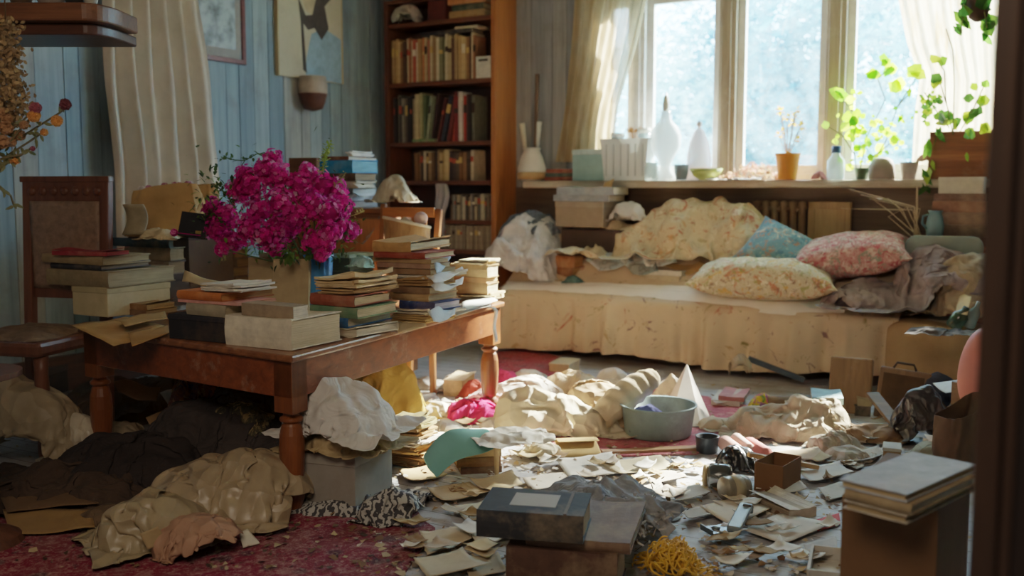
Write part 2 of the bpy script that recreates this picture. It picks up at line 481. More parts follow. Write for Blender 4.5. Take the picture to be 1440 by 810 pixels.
def sheetq(name, label, cat, q, hx, group=None, n=8, crum=.004, lift=.0, seed=0, mat=None, ragged=.0, sub=0, fold=0):
    """paper sheet between four corners (px,py,z), bilinear, slightly wavy"""
    c = [p.copy() if isinstance(p, Vector) else W(*p) for p in q]; o0 = sum(c, Vector()) / 4; o0.z = min(p.z for p in c)
    b = MB(); P = []
    for i in range(n + 1):
        r = []
        for j in range(n + 1):
            s, t = i / n, j / n
            if ragged and (i in (0, n) or j in (0, n)):
                s += jit(ragged); t += jit(ragged)
            p = (c[0] * (1 - s) + c[1] * s) * (1 - t) + (c[3] * (1 - s) + c[2] * s) * t
            z = crum * (1 + vnoise(p.x, p.y, seed * 3.3, 7)) + lift * ((2 * abs(s - .5)) ** 3 + (2 * abs(t - .5)) ** 3) * (vnoise(s, t, seed + 5, 1.6) + .5)
            if fold: z += fold * math.sin(s * 3.1 * 2 + t * 2)
            r.append(p - o0 + Vector((0, 0, max(z, .0005))))
        P.append(r)
    b.grid(P)
    o = b.build(name, mat or plain(hx, .9, .22, 9, .15, dirt=.35), None, o0, 0, True, 0, sub, .0015)
    return tag(o, label, cat, group)
SKY, SUN, FILL, EXPO = 13.0, 60.0, 26.0, 1.28

# ================================================================== THE ROOM
CEIL = 2.95
def floor_mat():
    t = NT('worn_floorboards'); v = t.coord()
    br = t.n('ShaderNodeTexBrick'); br.offset = .37
    for k, x in (('Scale', 1), ('Mortar Size', .003), ('Brick Width', 1.3), ('Row Height', .115), ('Mortar Smooth', .4)): br.inputs[k].default_value = x
    br.inputs['Color1'].default_value = (*lin('b9bcc0'), 1); br.inputs['Color2'].default_value = (*lin('a3a9b0'), 1); br.inputs['Mortar'].default_value = (*lin('3b3430'), 1)
    t.l(v, br.inputs['Vector'])
    n = t.noise(v, 2.2, 8, .7); n2 = t.noise(t.coord((3, 30, 3)), 1, 5, .7)
    col = t.mix(t.ramp(n, [(.42, (0, 0, 0)), (.66, (.75, .75, .75))]), br.outputs['Color'], lin('7d6a55'))
    col = t.mix(t.ramp(n2, [(.5, (0, 0, 0)), (.8, (.6, .6, .6))]), col, lin('6b5c4d'))
    n3 = t.noise(v, 38, 4, .8)
    col = t.mix(t.ramp(n3, [(.6, (0, 0, 0)), (.72, (.6, .6, .6))]), col, lin('4a3626'))
    return t.done(t.bsdf(col, .6, br.outputs['Fac'], -.25, .01, 0, .35))
b = MB(); b.box(-5.6, 1.4, -1.0, 7.6, -.06, 0)
struct(b.build('floor', floor_mat(), None, (0, 0, 0), ROOM))
b = MB(); b.box(-5.6, 1.4, -1.0, 7.6, CEIL, CEIL + .06)
struct(b.build('ceiling', plain('b8aa95', .9), None, (0, 0, 0), ROOM))

def boards(bm, x0, x1, z0, z1, nm, wmin=.09, wmax=.2, gap=.007, th=.02, plane='y', pos=0, sgn=-1):
    x = x0
    while x < x1:
        w = min(random.uniform(wmin, wmax), x1 - x); d = random.uniform(0, .006)
        if w > .02:
            if plane == 'y': bm.box(x + gap / 2, x + w - gap / 2, pos + min(0, sgn * (th + d)), pos + max(0, sgn * (th + d)), z0, z1, random.randrange(nm))
            else: bm.box(pos + min(0, sgn * (th + d)), pos + max(0, sgn * (th + d)), x + gap / 2, x + w - gap / 2, z0, z1, random.randrange(nm))
        x += w
def board_mat(hx, hx2):
    t = NT('painted_boards_' + hx); n = t.noise(t.coord((22, 22, 1.2)), 1, 6, .65, .4); n2 = t.noise(t.coord(), 2.2, 6, .7)
    col = t.ramp(n, [(.3, lin(hx2)), (.6, lin(hx))])
    col = t.mix(t.ramp(n2, [(.5, (0, 0, 0)), (.72, (.55, .55, .55))]), col, lin('6f6a62'))
    return t.done(t.bsdf(col, .7, n, .15, .006, 0, .3))
BL = [board_mat('93a9b0', '758c94'), board_mat('a3b4b8', '84969a'), board_mat('869ba4', '6b808a'), board_mat('a8aaa2', '858884')]
GR = [board_mat('8d9296', '6d7175'), board_mat('9a9c9a', '77797a'), board_mat('858a8f', '666a70')]
# left wall (boards run along v), its face at u = UW
b = MB(); b.box(UW - .12, UW - .0, -1, 7.42, 0, CEIL, 3)
boards(b, -1.0, 7.3, 0, CEIL, 4, plane='x', pos=UW, sgn=1, th=.006)
struct(b.build('wall_left', BL, None, (0, 0, 0), ROOM))
b = MB(); b.box(UW + .006, UW + .035, -1, 7.28, 0, .2); b.box(UW + .006, UW + .045, -1, 7.28, .2, .225)
struct(b.build('baseboard_left', wood('3a2a22', '5a4030', 1), None, (0, 0, 0), ROOM))
# window wall
pL, pR = PV(838, 100, VW), PV(1400, 100, VW)
uL = pL.dot(U); uR = pR.dot(U) + .5
ZS, ZT = 1.31, 2.78
b = MB()
b.box(UW - .1, 1.4, VW + .0, VW + .14, 0, ZS - .04, 0); b.box(UW - .1, uL, VW, VW + .14, ZS - .04, CEIL, 0)
b.box(uR, 1.4, VW, VW + .14, ZS - .04, CEIL, 0); b.box(uL, uR, VW, VW + .14, ZT, CEIL, 0)
boards(b, UW + .03, uL - .02, ZS, CEIL, 3, plane='y', pos=VW, sgn=-1, th=.006, wmin=.12, wmax=.2)
struct(b.build('wall_window', GR, None, (0, 0, 0), ROOM))
b = MB(); b.box(-4.3, .3, VW - .02, VW - .002, 0, ZS - .05)
struct(b.build('trim_1', wood('4a3a2d', '6a5440', 0), None, (0, 0, 0), ROOM))
# right wall, wall beside the doorway and the wall behind
b = MB(); b.box(1.3, 1.42, -1, 7.42, 0, CEIL); struct(b.build('wall_right', plain('8a7d6c', .9), None, (0, 0, 0), ROOM))
b = MB(); b.box(-5.5, 1.4, -1.1, -.98, 0, CEIL); struct(b.build('wall_front', plain('6d6257', .9), None, (0, 0, 0), ROOM))
# door frame on the right, near the viewer
pj = PD(1377, 480, 1.3); uj, vj = pj.dot(U), pj.dot(V)
dr = bpy.data.objects.new('door_1', None); C.objects.link(dr); dr['kind'] = 'structure'
DK = wood('140d0b', '261813', 2, .5); DK2 = wood('3a2418', '5a3a24', 2, .4)
b = MB(); b.box(uj + .03, 1.3, vj, vj + .12, 0, CEIL); b.build('frame', DK, dr, None, ROOM)
b = MB(); b.box(uj, uj + .032, vj - .012, vj + .1, 0, CEIL); b.box(uj + .036, uj + .05, vj - .006, vj, 0, CEIL)
b.build('frame_edge', wood('241812', '3d2a1e', 2), dr, None, ROOM, bevel=.004)
b = MB(); b.tube([(uj + .112, vj - .002, 0), (uj + .112, vj - .002, CEIL)], .006, 8)
b.build('frame_bead', DK2, dr, None, ROOM, smooth=True)

# window: frame, two posts, sashes, panes
win = bpy.data.objects.new('window_1', None); C.objects.link(win); win['kind'] = 'structure'
WT = plain('e6e2da', .55, .15, 9, .15, dirt=.35, dirtc='9a8466'); WB = wood('8a7762', 'b5a287', 2, .6, wear=.35)
def uat(px, v=VW): return PV(px, 120, v).dot(U)
b = MB(); b.box(uL, uL + .07, VW + .02, VW + .13, ZS, ZT); b.box(uR - .07, uR, VW + .02, VW + .13, ZS, ZT)
b.box(uL, uR, VW + .02, VW + .13, ZT - .06, ZT); b.box(uL, uR, VW + .02, VW + .13, ZS, ZS + .05)
b.build('outer_frame', WT, win, None, ROOM, bevel=.006)
posts = [(uat(888), uat(906)), (uat(1010), uat(1034)), (uat(1160), uat(1188))]
for k, (a, c) in enumerate(posts):
    b = MB(); b.box(a, c, VW + .0, VW + .13, ZS, ZT); b.box(a + .02, c - .035, VW - .018, VW, ZS, ZT)
    b.build('post', WT if k == 0 else WB, win, None, ROOM, bevel=.006)
edges = [uL + .07] + [x for p in posts for x in p] + [uR - .07]
for i in range(4):
    a, c = edges[2 * i], edges[2 * i + 1]
    b = MB(); w = .055
    b.box(a, a + w, VW + .05, VW + .1, ZS + .05, ZT - .06); b.box(c - w, c, VW + .05, VW + .1, ZS + .05, ZT - .06)
    b.box(a, c, VW + .05, VW + .1, ZS + .05, ZS + .11); b.box(a, c, VW + .05, VW + .1, ZT - .12, ZT - .06)
    s = b.build('sash', WT, win, None, ROOM, bevel=.005)
    b = MB(); b.box(a + w, c - w, VW + .072, VW + .078, ZS + .11, ZT - .12)
    t = NT('window_pane'); g = t.n('ShaderNodeBsdfGlossy'); g.inputs['Roughness'].default_value = .05
    tp = t.n('ShaderNodeBsdfTransparent'); tp.inputs[0].default_value = (.9, .96, 1, 1)
    df = t.n('ShaderNodeBsdfTranslucent'); df.inputs[0].default_value = (*lin('a9d2e6'), 1)
    nn = t.noise(t.coord(), 5, 5, .7); m0 = t.n('ShaderNodeMixShader'); t.l(t.ramp(nn, [(.35, (.01,) * 3), (.8, (.12,) * 3)]), m0.inputs[0])
    t.l(tp.outputs[0], m0.inputs[1]); t.l(df.outputs[0], m0.inputs[2])
    m = t.n('ShaderNodeMixShader'); m.inputs[0].default_value = .05; t.l(m0.outputs[0], m.inputs[1]); t.l(g.outputs[0], m.inputs[2])
    b.build('pane', t.done(m.outputs[0]), win, None, ROOM)
b = MB(); P = []
b.box(-3.98, .5, VW - .24, VW + .05, ZS - .055, ZS)
struct(b.build('window_sill', wood('9a8a74', 'c9bca6', 0, .6, wear=.5), None, (0, 0, 0), ROOM, bevel=.012))

# ------------------------------------------------------------------ garden outside
b = MB(); b.box(-22, 22, VW + .2, VW + 40, -.5, -.4)
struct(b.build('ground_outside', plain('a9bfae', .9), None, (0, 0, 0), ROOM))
def leaf_cloud(n, cen, rx, ry, rz, size, seed, hollow=.35):
    rnd = random.Random(seed); b = MB()
    for _ in range(n):
        while True:
            p = Vector((rnd.uniform(-1, 1), rnd.uniform(-1, 1), rnd.uniform(-1, 1)))
            if hollow < p.length < 1 and mnoise.noise(p * 2.2 + Vector((seed, 0, 0))) > -.22: break
        q = Vector((cen[0] + p.x * rx, cen[1] + p.y * ry, cen[2] + p.z * rz))
        d = Vector((rnd.gauss(0, 1), rnd.gauss(0, 1), rnd.gauss(0, .6))).normalized(); s = d.cross(Vector((rnd.gauss(0, 1), rnd.gauss(0, 1), rnd.gauss(0, 1)))).normalized()
        a = size * rnd.uniform(.6, 1.4)
        b.add([q - d * a, q + s * a * .42, q + d * a, q - s * a * .42], [(0, 1, 2, 3)])
    return b
TREES = [(905, 11.6, 1.25, 3.4, 'a5c4c0', 'white-green bushy tree outside the left window pane'),  # bluish outdoor haze is put into these leaf colours
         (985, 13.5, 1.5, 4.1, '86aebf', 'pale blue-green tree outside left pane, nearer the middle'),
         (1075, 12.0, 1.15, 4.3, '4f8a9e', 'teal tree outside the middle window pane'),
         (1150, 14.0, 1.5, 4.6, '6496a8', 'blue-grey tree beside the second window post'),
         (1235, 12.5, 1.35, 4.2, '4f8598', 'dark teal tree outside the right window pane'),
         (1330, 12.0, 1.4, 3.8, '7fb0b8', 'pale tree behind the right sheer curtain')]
for i, (px, v, r, h, hx, lab) in enumerate(TREES):
    p = PV(px, 200, v); e = empty('garden_tree', lab, 'tree', (p.x, p.y, -.4), 0, 'trees in the garden')
    leaf_cloud(4200, (0, 0, h * .62), r, r, h * .42, .07, i + 3, .2).build('crown', leafm(hx, .5, .3), e)
    b = MB(); b.tube([(0, 0, 0), (.05, 0, h * .3), (-.04, .02, h * .6), (.05, 0, h * .9)], [.1, .08, .055, .02])
    for k in range(7):
        a = k * 2.2; b.tube([(0, 0, h * (.3 + .07 * k)), (math.cos(a) * r * .4, math.sin(a) * r * .4, h * (.45 + .06 * k)), (math.cos(a) * r * .85, math.sin(a) * r * .85, h * (.6 + .05 * k))], [.035, .025, .01], 5)
    b.build('trunk', plain('9fb0b5', .9), e, smooth=True)  # pale trunk colour carries the painted haze too

# ------------------------------------------------------------------ light and camera
w = bpy.data.worlds.new('sky'); bpy.context.scene.world = w; w.use_nodes = True
nt = w.node_tree; bg = nt.nodes['Background']
tc = nt.nodes.new('ShaderNodeTexCoord'); nz = nt.nodes.new('ShaderNodeTexNoise'); nz.inputs['Scale'].default_value = 5; nz.inputs['Detail'].default_value = 4
rp = nt.nodes.new('ShaderNodeValToRGB'); e = rp.color_ramp.elements
e[0].position = .36; e[0].color = (*lin('5aa4d2'), 1); e[1].position = .62; e[1].color = (*lin('d3e8f4'), 1)
nt.links.new(tc.outputs['Generated'], nz.inputs['Vector']); nt.links.new(nz.outputs['Fac'], rp.inputs[0]); nt.links.new(rp.outputs[0], bg.inputs[0])
bg.inputs[1].default_value = SKY
sl = bpy.data.lights.new('sun', 'SUN'); sl.energy = SUN; sl.angle = math.radians(2.5); sl.color = (1, .86, .68)
so = bpy.data.objects.new('sun', sl); C.objects.link(so)
sd = -U * .34 - V * 1.0 + Vector((0, 0, -.66))
so.rotation_euler = sd.to_track_quat('-Z', 'Y').to_euler()
al = bpy.data.lights.new('window_portal', 'AREA'); al.shape = 'RECTANGLE'; al.size = uR - uL; al.size_y = ZT - ZS; al.cycles.is_portal = True
ao = bpy.data.objects.new('window_portal', al); C.objects.link(ao)
ao.location = R((uL + uR) / 2, VW + .2, (ZS + ZT) / 2); ao.rotation_euler = (-V).to_track_quat('-Z', 'Y').to_euler()
# added unseen warm fill light near the ceiling, standing for no real lamp
fl = bpy.data.lights.new('fill_light', 'AREA'); fl.size = 1.6; fl.energy = FILL; fl.color = (1, .78, .58)
fo = bpy.data.objects.new('fill_light', fl); C.objects.link(fo); fo.location = R(-.9, .3, 2.85)
fo.rotation_euler = (Vector((-.25, .8, -.9))).to_track_quat('-Z', 'Y').to_euler()
cd = bpy.data.cameras.new('camera'); cam = bpy.data.objects.new('camera', cd); C.objects.link(cam)
cam.location = O; cam.rotation_euler = (math.pi / 2 - TH, 0, 0)
cd.sensor_width = 36; cd.lens = 35; cd.clip_start = .05
cd.dof.use_dof = True; cd.dof.focus_distance = 3.95; cd.dof.aperture_fstop = 1.8
bpy.context.scene.camera = cam
vs = bpy.context.scene.view_settings
vs.view_transform = 'Filmic'; vs.look = 'Medium Low Contrast'; vs.exposure = EXPO

# ================================================================== FURNITURE
# ---- bookcase in the corner
vF = 6.95
bL, bR = PV(542, 250, vF).dot(U), PV(697, 250, vF).dot(U)
def zrow(y, px=620, v=vF): return PV(px, y, v).z
bc = empty('bookcase', 'tall dark wooden bookcase in the far corner, full of old books', 'bookcase', R((bL + bR) / 2, vF, 0), ROOM)
hw = (bR - bL) / 2; D_ = VW - .01 - vF; th = .045
CW = wood('4a2718', '6b3a22', 2, .45); CO = wood('8a4f26', 'b06c35', 2, .4)
TOP = 2.8
b = MB(); b.box(-hw, -hw + th, 0, D_, 0, TOP); b.build('side_panel', CW, bc, bevel=.004)
b = MB(); b.box(hw - th, hw, 0, D_, 0, TOP); o = b.build('side_panel', CO, bc, bevel=.004); o['label'] = 'orange-brown side panel'
b = MB(); b.box(-hw + th, hw - th, D_ - .012, D_, 0, TOP); b.build('back_panel', wood('2a1610', '3b2016', 2), bc)
rowsY = [27, 113, 199, 254, 309, 350]
ZR = [zrow(y) for y in rowsY]
for i, z in enumerate(ZR):
    b = MB(); b.box(-hw + th, hw - th, .012 if i != 3 else -.03, D_ - .012, z - .035, z); b.build('shelf', wood('4a2718', '6b3a22', 0), bc, bevel=.003)
b = MB(); b.box(-hw, hw, -.03, .0, 0, .09); b.build('plinth', CW, bc)
b = MB(); b.box(-hw, hw, 0, D_, TOP, TOP + .03); b.build('top_board', CW, bc)
SHN = ['top', 'upper', 'middle', 'fourth', 'low', 'bottom']
def colname(h):
    import colorsys
    r, g, bb = (int(h[i:i + 2], 16) / 255 for i in (0, 2, 4)); hh, l, s = colorsys.rgb_to_hls(r, g, bb)
    if l < .2: return 'black'
    if s < .14: return 'white' if l > .78 else ('grey' if l > .35 else 'dark grey')
    hh *= 360
    if hh < 18 or hh > 340: return 'red' if l < .6 else 'pink'
    if hh < 50: return 'cream' if l > .72 else ('tan' if l > .48 else 'brown')
    if hh < 70: return 'yellow'
    return 'green' if hh < 170 else ('blue' if hh < 260 else 'purple')
def shelf_row(ri, x0, x1, ytop, cols, lean=(), tmin=.018, tmax=.04, varh=.12):
    z = ZR[ri]; hh = PV(620, ytop, vF + .02).z - z
    u0, u1 = PV(x0, 200, vF + .03).dot(U), PV(x1, 200, vF + .03).dot(U)
    u = u0; k = 0
    while u < u1 - .012:
        t = random.uniform(tmin, tmax); t = min(t, u1 - u); h = hh * random.uniform(1 - varh, 1); d = random.uniform(.15, .22)
        hx = cols[k % len(cols)]; a = lean[k] if k < len(lean) else 0
        m = MB(); j = .0015; off = random.uniform(.02, .05)
        m.box(-t / 2, t / 2, 0, d, 0, h, 0, j); m.box(-t / 2 + .004, t / 2 - .004, .01, d, h - .002, h + .001, 1)
        if random.random() < .55: m.box(-t / 2 - .0005, t / 2 + .0005, -.001, .01, h * .62, h * random.uniform(.68, .85), 2)
        if a: u += abs(math.sin(a)) * h * .35
        p = R(u + t / 2, vF + off, z + (abs(math.sin(a)) * t / 2 if a else 0))
        o = m.build('book', [plain(hx, .7, .3, 25, .1), pages('d9c9a6'), plain(random.choice(['c9a45a', 'e0d2b0', '3a2a22', 'a5432f']), .6)], None, p, 0, rot=(0, a, ROOM), bevel=.002)
        tag(o, f"{colname(hx)} book, {'first' if k == 0 else ORD[k]} from the left on the {SHN[ri]} shelf of the bookcase", 'book', f'upright books on the {SHN[ri]} bookcase shelf')
        u += t + .001; k += 1
TAN = ['a8875a', 'b8945f', 'caa873', '8f6a44', '5a4030', 'd8c69d', 'a06a48', 'c9b48a', 'b5563f', 'd9c9a6', 'b08a58', 'c27a4a', 'c2a878', 'a8634a', 'cbb88e', '94724a', 'd8c8a0', '7f7d58', '8a8a62', 'cdbb92', 'b8a070', '5c3c2c']
DRK = ['4a3a34', '2b2622', '6b6a58', '403a38', '8a8270', '57493e', '2a2424', '1f1b1b', '8f7a5c', 'c2ab80', 'a39a6a', '5c6a4a', '8b8f72', '3a2a28', '5a2c28', '30343c', '6a2f2a', 'b5452f', '7a2a26', 'c9bfae', 'a33a2c']
shelf_row(1, 553, 668, 48, TAN)
shelf_row(2, 553, 666, 128, DRK, lean=[0] * 12 + [.12, .14, .22, .24, .2, .12])
shelf_row(3, 583, 664, 210, ['7a5638', '8f6a48', '4a3a30', 'c9b896', '3b2a24', 'a08058', '6b5138', '30282a', '8f7450', 'b89a68', 'b5975f', 'caae7a', '3a3030', '4a3c38', '55483c'])
shelf_row(4, 632, 690, 272, ['6b5a48', '7d7a72', '4a4440', 'a09478', '5a5850', 'b0a58c', '45403a'], varh=.2)
shelf_row(5, 612, 690, 316, ['8a7c68', '93866f', '7d705e', '998c74'], tmin=.02, tmax=.03, varh=.05)
def shelf_thing(px, y0, v): p = PV(px, y0, v); return p
# odd things lying on its shelves
def flatbook(name, label, pxl, pxr, y, v, T, cov, pg, kind='book', z=None, depth=.18, cat='book', group=None):
    a, c = PV(pxl, y, v), PV(pxr, y, v); L = (c - a).length; p = (a + c) / 2 + V * depth / 2
    p.z = z if z is not None else p.z
    r = empty(name, label, cat, p, ROOM, group); book_parts(r, L, depth, T, cov, pg); return r
zz = zrow(48)
flatbook('book', 'dark book lying flat on top of the upper shelf books', 592, 664, 47, vF + .04, .03, '2f2c30', 'b9a88a', z=zz + .005)
flatbook('book', 'cream paper-covered book lying on the flat dark book', 640, 672, 47, vF + .05, .02, 'cbbd9d', 'd9cbab', z=zz + .037)
flatbook('book', 'green book lying flat on the middle shelf', 580, 612, 198, vF + .03, .025, '6f8a5a', 'c9c0a0', z=ZR[2] + .002)
p = PV(679, 107, vF + .0); p.z = ZR[1]
b = MB(); b.box(-.07, .07, 0, .012, 0, .17); b.box(-.045, .045, -.002, 0, .13, .15, 1)
tag(b.build('card', [plain('d6cdb8', .8), plain('4a423a', .8)], None, p + V * .005, ROOM, bevel=.003), 'cream printed card standing at the right of the upper shelf', 'card')
for k, (a, c, T, hx) in enumerate([(632, 682, .055, 'b08a55'), (636, 680, .045, '3f4a3c'), (630, 683, .05, 'c27f4a')]):
    flatbook('book', ['tan book, lowest of three stacked on the top shelf', 'dark green book, middle of three stacked on the top shelf', 'orange book, uppermost of three stacked on the top shelf'][k], a, c, 20, vF + .03, T, hx, 'd3c096', z=ZR[0] + sum([.055, .045, .05][:k]) + .004 * k + .002, group='books stacked on the top bookcase shelf')
p = PV(614, 20, vF + .05); p.z = ZR[0]
b = MB(); b.box(-.09, .09, 0, .15, 0, .2); b.box(-.092, .092, -.003, .153, .2, .215)
tag(b.build('storage_tin', plain('5c241c', .5), None, p, ROOM, bevel=.008), 'dark red tin on the top shelf of the bookcase', 'tin')
p = PV(572, 24, vF + .12); p.z = ZR[0]
drape('plastic_bag', 'white crumpled bag on the top shelf of the bookcase', 'bag', p, .34, .26, fabric('cfc6b4', .2), .8, .06, [(0, 0, .13, .09, .16)], 4, 22)
# grey garment hanging from the bookcase edge
p = PV(620, 258, vF - .05)
b = MB(); P = []
for i in range(14):
    s = i / 13; r = []
    for j in range(9):
        t = j / 8 - .5; wd = .1 + .03 * math.sin(s * 5) - (.03 if s > .5 else 0)
        r.append((t * wd + .012 * math.sin(s * 9), .022 * math.sin(t * 14 + s * 3), -.43 * s))
    P.append(r)
b.grid(P)
tag(b.build('scarf', fabric('a09a9c', .3), None, p, ROOM, True, 0, 1, .003), 'grey scarf hanging down the front of the bookcase', 'scarf')

# ---- table (parallelogram top as seen)
ZT_ = .63
N_, FR_, L_ = W(410, 501, ZT_), W(710, 424, ZT_), W(108, 459, ZT_)
FL_ = FR_ + L_ - N_
cen = (N_ + FL_) / 2; cen.z = 0
tb = empty('writing_table', 'large worn brown wooden table with turned legs, loaded with books', 'table', cen)
ea, eb = (N_ - L_).normalized(), (FR_ - N_).normalized()
def tq(s, t, z):            # s along front edge 0..1 (left to near corner), t into depth
    p = L_ + (N_ - L_) * s + (FR_ - N_) * t; return Vector((p.x - cen.x, p.y - cen.y, z))
def slab(bm, s0, s1, t0, t1, z0, z1):
    vs = [tq(s, t, z) for z in (z0, z1) for s, t in ((s0, t0), (s1, t0), (s1, t1), (s0, t1))]
    bm.add(vs, [(3, 2, 1, 0), (4, 5, 6, 7), (0, 1, 5, 4), (1, 2, 6, 5), (2, 3, 7, 6), (3, 0, 4, 7)])
TW = wood('5a2a14', '8a4824', 1, .35, wear=.25); TL = wood('5c3019', '80481f', 2, .35)
b = MB(); slab(b, 0, 1, 0, 1, ZT_ - .028, ZT_); b.build('tabletop', wood('5e3520', '8f5c38', 1, .3, wear=.45), tb, bevel=.008)
Lf, Ld = (N_ - L_).length, (FR_ - N_).length
ia, ib, tk = .02 / Lf, .02 / Ld, .025
zb = ZT_ - .17
for nm, (s0, s1, t0, t1) in (('apron', (ia, 1 - ia, ib, ib + tk / Ld)), ('apron', (ia, 1 - ia, 1 - ib - tk / Ld, 1 - ib)), ('apron', (ia, ia + tk / Lf, ib, 1 - ib)), ('apron', (1 - ia - tk / Lf, 1 - ia, ib, 1 - ib))):
    b = MB(); slab(b, s0, s1, t0, t1, zb, ZT_ - .028); b.build(nm, TW, tb, bevel=.003)
def leg(s, t):
    c = tq(s, t, 0); b = MB(); w = .05
    for a_, c_ in ((-1, -1),):
        vs = []
        for z in (zb - .06, ZT_ - .028):
            for i, k in ((-1, -1), (1, -1), (1, 1), (-1, 1)): vs.append(c + ea * i * w + eb * k * w + Vector((0, 0, z)))
        b.add(vs, [(3, 2, 1, 0), (4, 5, 6, 7), (0, 1, 5, 4), (1, 2, 6, 5), (2, 3, 7, 6), (3, 0, 4, 7)])
    pr = [(.03, 0), (.036, .03), (.044, .055), (.048, .075), (.04, .095), (.034, .105), (.042, .12), (.046, .17), (.05, .25), (.047, .31), (.038, .345), (.032, .355), (.045, .365), (.045, .375), (.032, .385), (.03, .4), (.044, .41)]
    b.lathe([(r, z) for r, z in pr], 20, 0, (c.x, c.y))
    o = b.build('leg', TL, tb, smooth=False, bevel=.002); return o
for s, t in ((1 - .07 / Lf, .07 / Ld), (.07 / Lf, .07 / Ld), (1 - .07 / Lf, 1 - .07 / Ld), (.07 / Lf, 1 - .07 / Ld)): leg(s, t)

# ---- high-backed chair on the left
cp = PD(92, 455, 4.95); yaw = math.radians(-14)
ch = empty('dining_chair', 'carved wooden chair with brown embossed leather back, left of the table', 'chair', (cp.x, cp.y, 0), yaw)
pl, pr_ = PD(20, 300, 4.95), PD(157, 300, 4.95); hw2 = (pr_.x - pl.x) / 2 / math.cos(yaw)
zt_, zs_ = PD(90, 249, 4.95).z, .56
CHW = wood('4f2e20', '754833', 2, .4)
for s in (-1, 1):
    b = MB(); b.bar((s * (hw2 - .03), .0, .05), (s * (hw2 - .03), .02, zs_), .05, .05); b.bar((s * (hw2 - .03), .02, zs_), (s * (hw2 - .025), .06, zt_ - .02), .05, .045)
    b.build('back_post', CHW, ch, bevel=.006)
b = MB(); zc = zt_
b.box(-hw2 - .008, hw2 + .008, .03, .075, zc - .025, zc + .005); b.box(-hw2 + .02, hw2 - .02, .035, .07, zc - .12, zc - .02)
for k in range(7):
    x = -hw2 + .06 + k * (2 * hw2 - .12) / 6
    b.lathe([(.001, -.012), (.012, -.01), (.02, 0), (.012, .01), (.001, .012)], 8, 0, (0, 0))
    m = len(b.v)
    for q in range(m - 40, m):
        vx, vy, vz = b.v[q]; b.v[q] = (x + vx * 1.3, .034 + vz, zc - .07 + vy * 1.3)
b.build('crest_rail', CHW, ch, bevel=.004)
b = MB(); b.box(-hw2 + .02, hw2 - .02, .03, .06, zs_ + .14, zs_ + .2); b.build('lower_rail', CHW, ch, bevel=.004)
b = MB(); P = []
for i in range(17):
    r = []
    for j in range(17):
        x = -hw2 + .05 + (2 * hw2 - .1) * i / 16; z = zs_ + .19 + (zc - .12 - zs_ - .19) * j / 16
        ed = min(i, 16 - i, j, 16 - j) / 5
        r.append((x, .035 - .018 * min(1, ed) - .004 * math.sin(i * 1.7) * math.sin(j * 1.9), z))
    P.append(r)
b.grid(P); b.build('back_upholstery', plain('8a6f5a', .5, .4, 30, .6, 0, .5, .4, 'a5886a'), ch, None, 0, True, 0, 0, .02)
b = MB(); b.box(-hw2, hw2, -.5, .03, zs_ - .07, zs_); b.build('seat_frame', CHW, ch, bevel=.02)
b = MB(); P = [[(-hw2 + .03 + (2 * hw2 - .06) * i / 14, -.48 + .48 * j / 14, zs_ + .03 * min(1, min(i, 14 - i, j, 14 - j) / 3) + .008 * vnoise(i * .4, j * .4, 3, 1)) for j in range(15)] for i in range(15)]
b.grid(P); b.build('seat', plain('6d5540', .9, .4, 20, .6, dirt=.6, dirtc='a58a66'), ch, None, 0, True)
for s in (-1, 1):
    b = MB(); b.lathe([(.024, 0), (.03, .05), (.026, .2), (.034, .3), (.03, .42), (.034, zs_ - .07)], 12, 0, (s * (hw2 - .04), -.44)); b.build('front_leg', CHW, ch, smooth=True)

# ---- bed under the window
vB = 6.45
bl, br_ = PV(700, 480, vB).dot(U), PV(1262, 480, vB).dot(U)
ZB = .50
def brise(v):
    q = min(1, max(0, (v - 6.47) / .55)); return .3 * q * q * (3 - 2 * q)
def zbed(u, v): return ZB - .045 * min(1.2, max(0, (u - bl) / (br_ - bl))) + brise(v)
def B(px, py, lift=0):
    v = 6.43
    while v < 7.2:
        p = PV(px, py, v)
        if p.z <= zbed(p.dot(U), v) : break
        v += .01
    p = PV(px, py, v); p.z = zbed(p.dot(U), v) + .012 + lift; return p
FLO = ['a03a34', '6f7a3f', '7a4a58', 'b5603c']
bed = empty('bed', 'low bed under the window with a stained floral cream cover hanging to the floor', 'bed', R((bl + br_) / 2, 6.85, 0), ROOM)
uc = (bl + br_) / 2
b = MB(); b.box(bl - uc + .05, br_ - uc + .35, -.3, .38, .12, ZB - .06); b.build('mattress', fabric('b9a58a'), bed, bevel=.05)
b = MB(); P = []; nu, nv = 150, 46
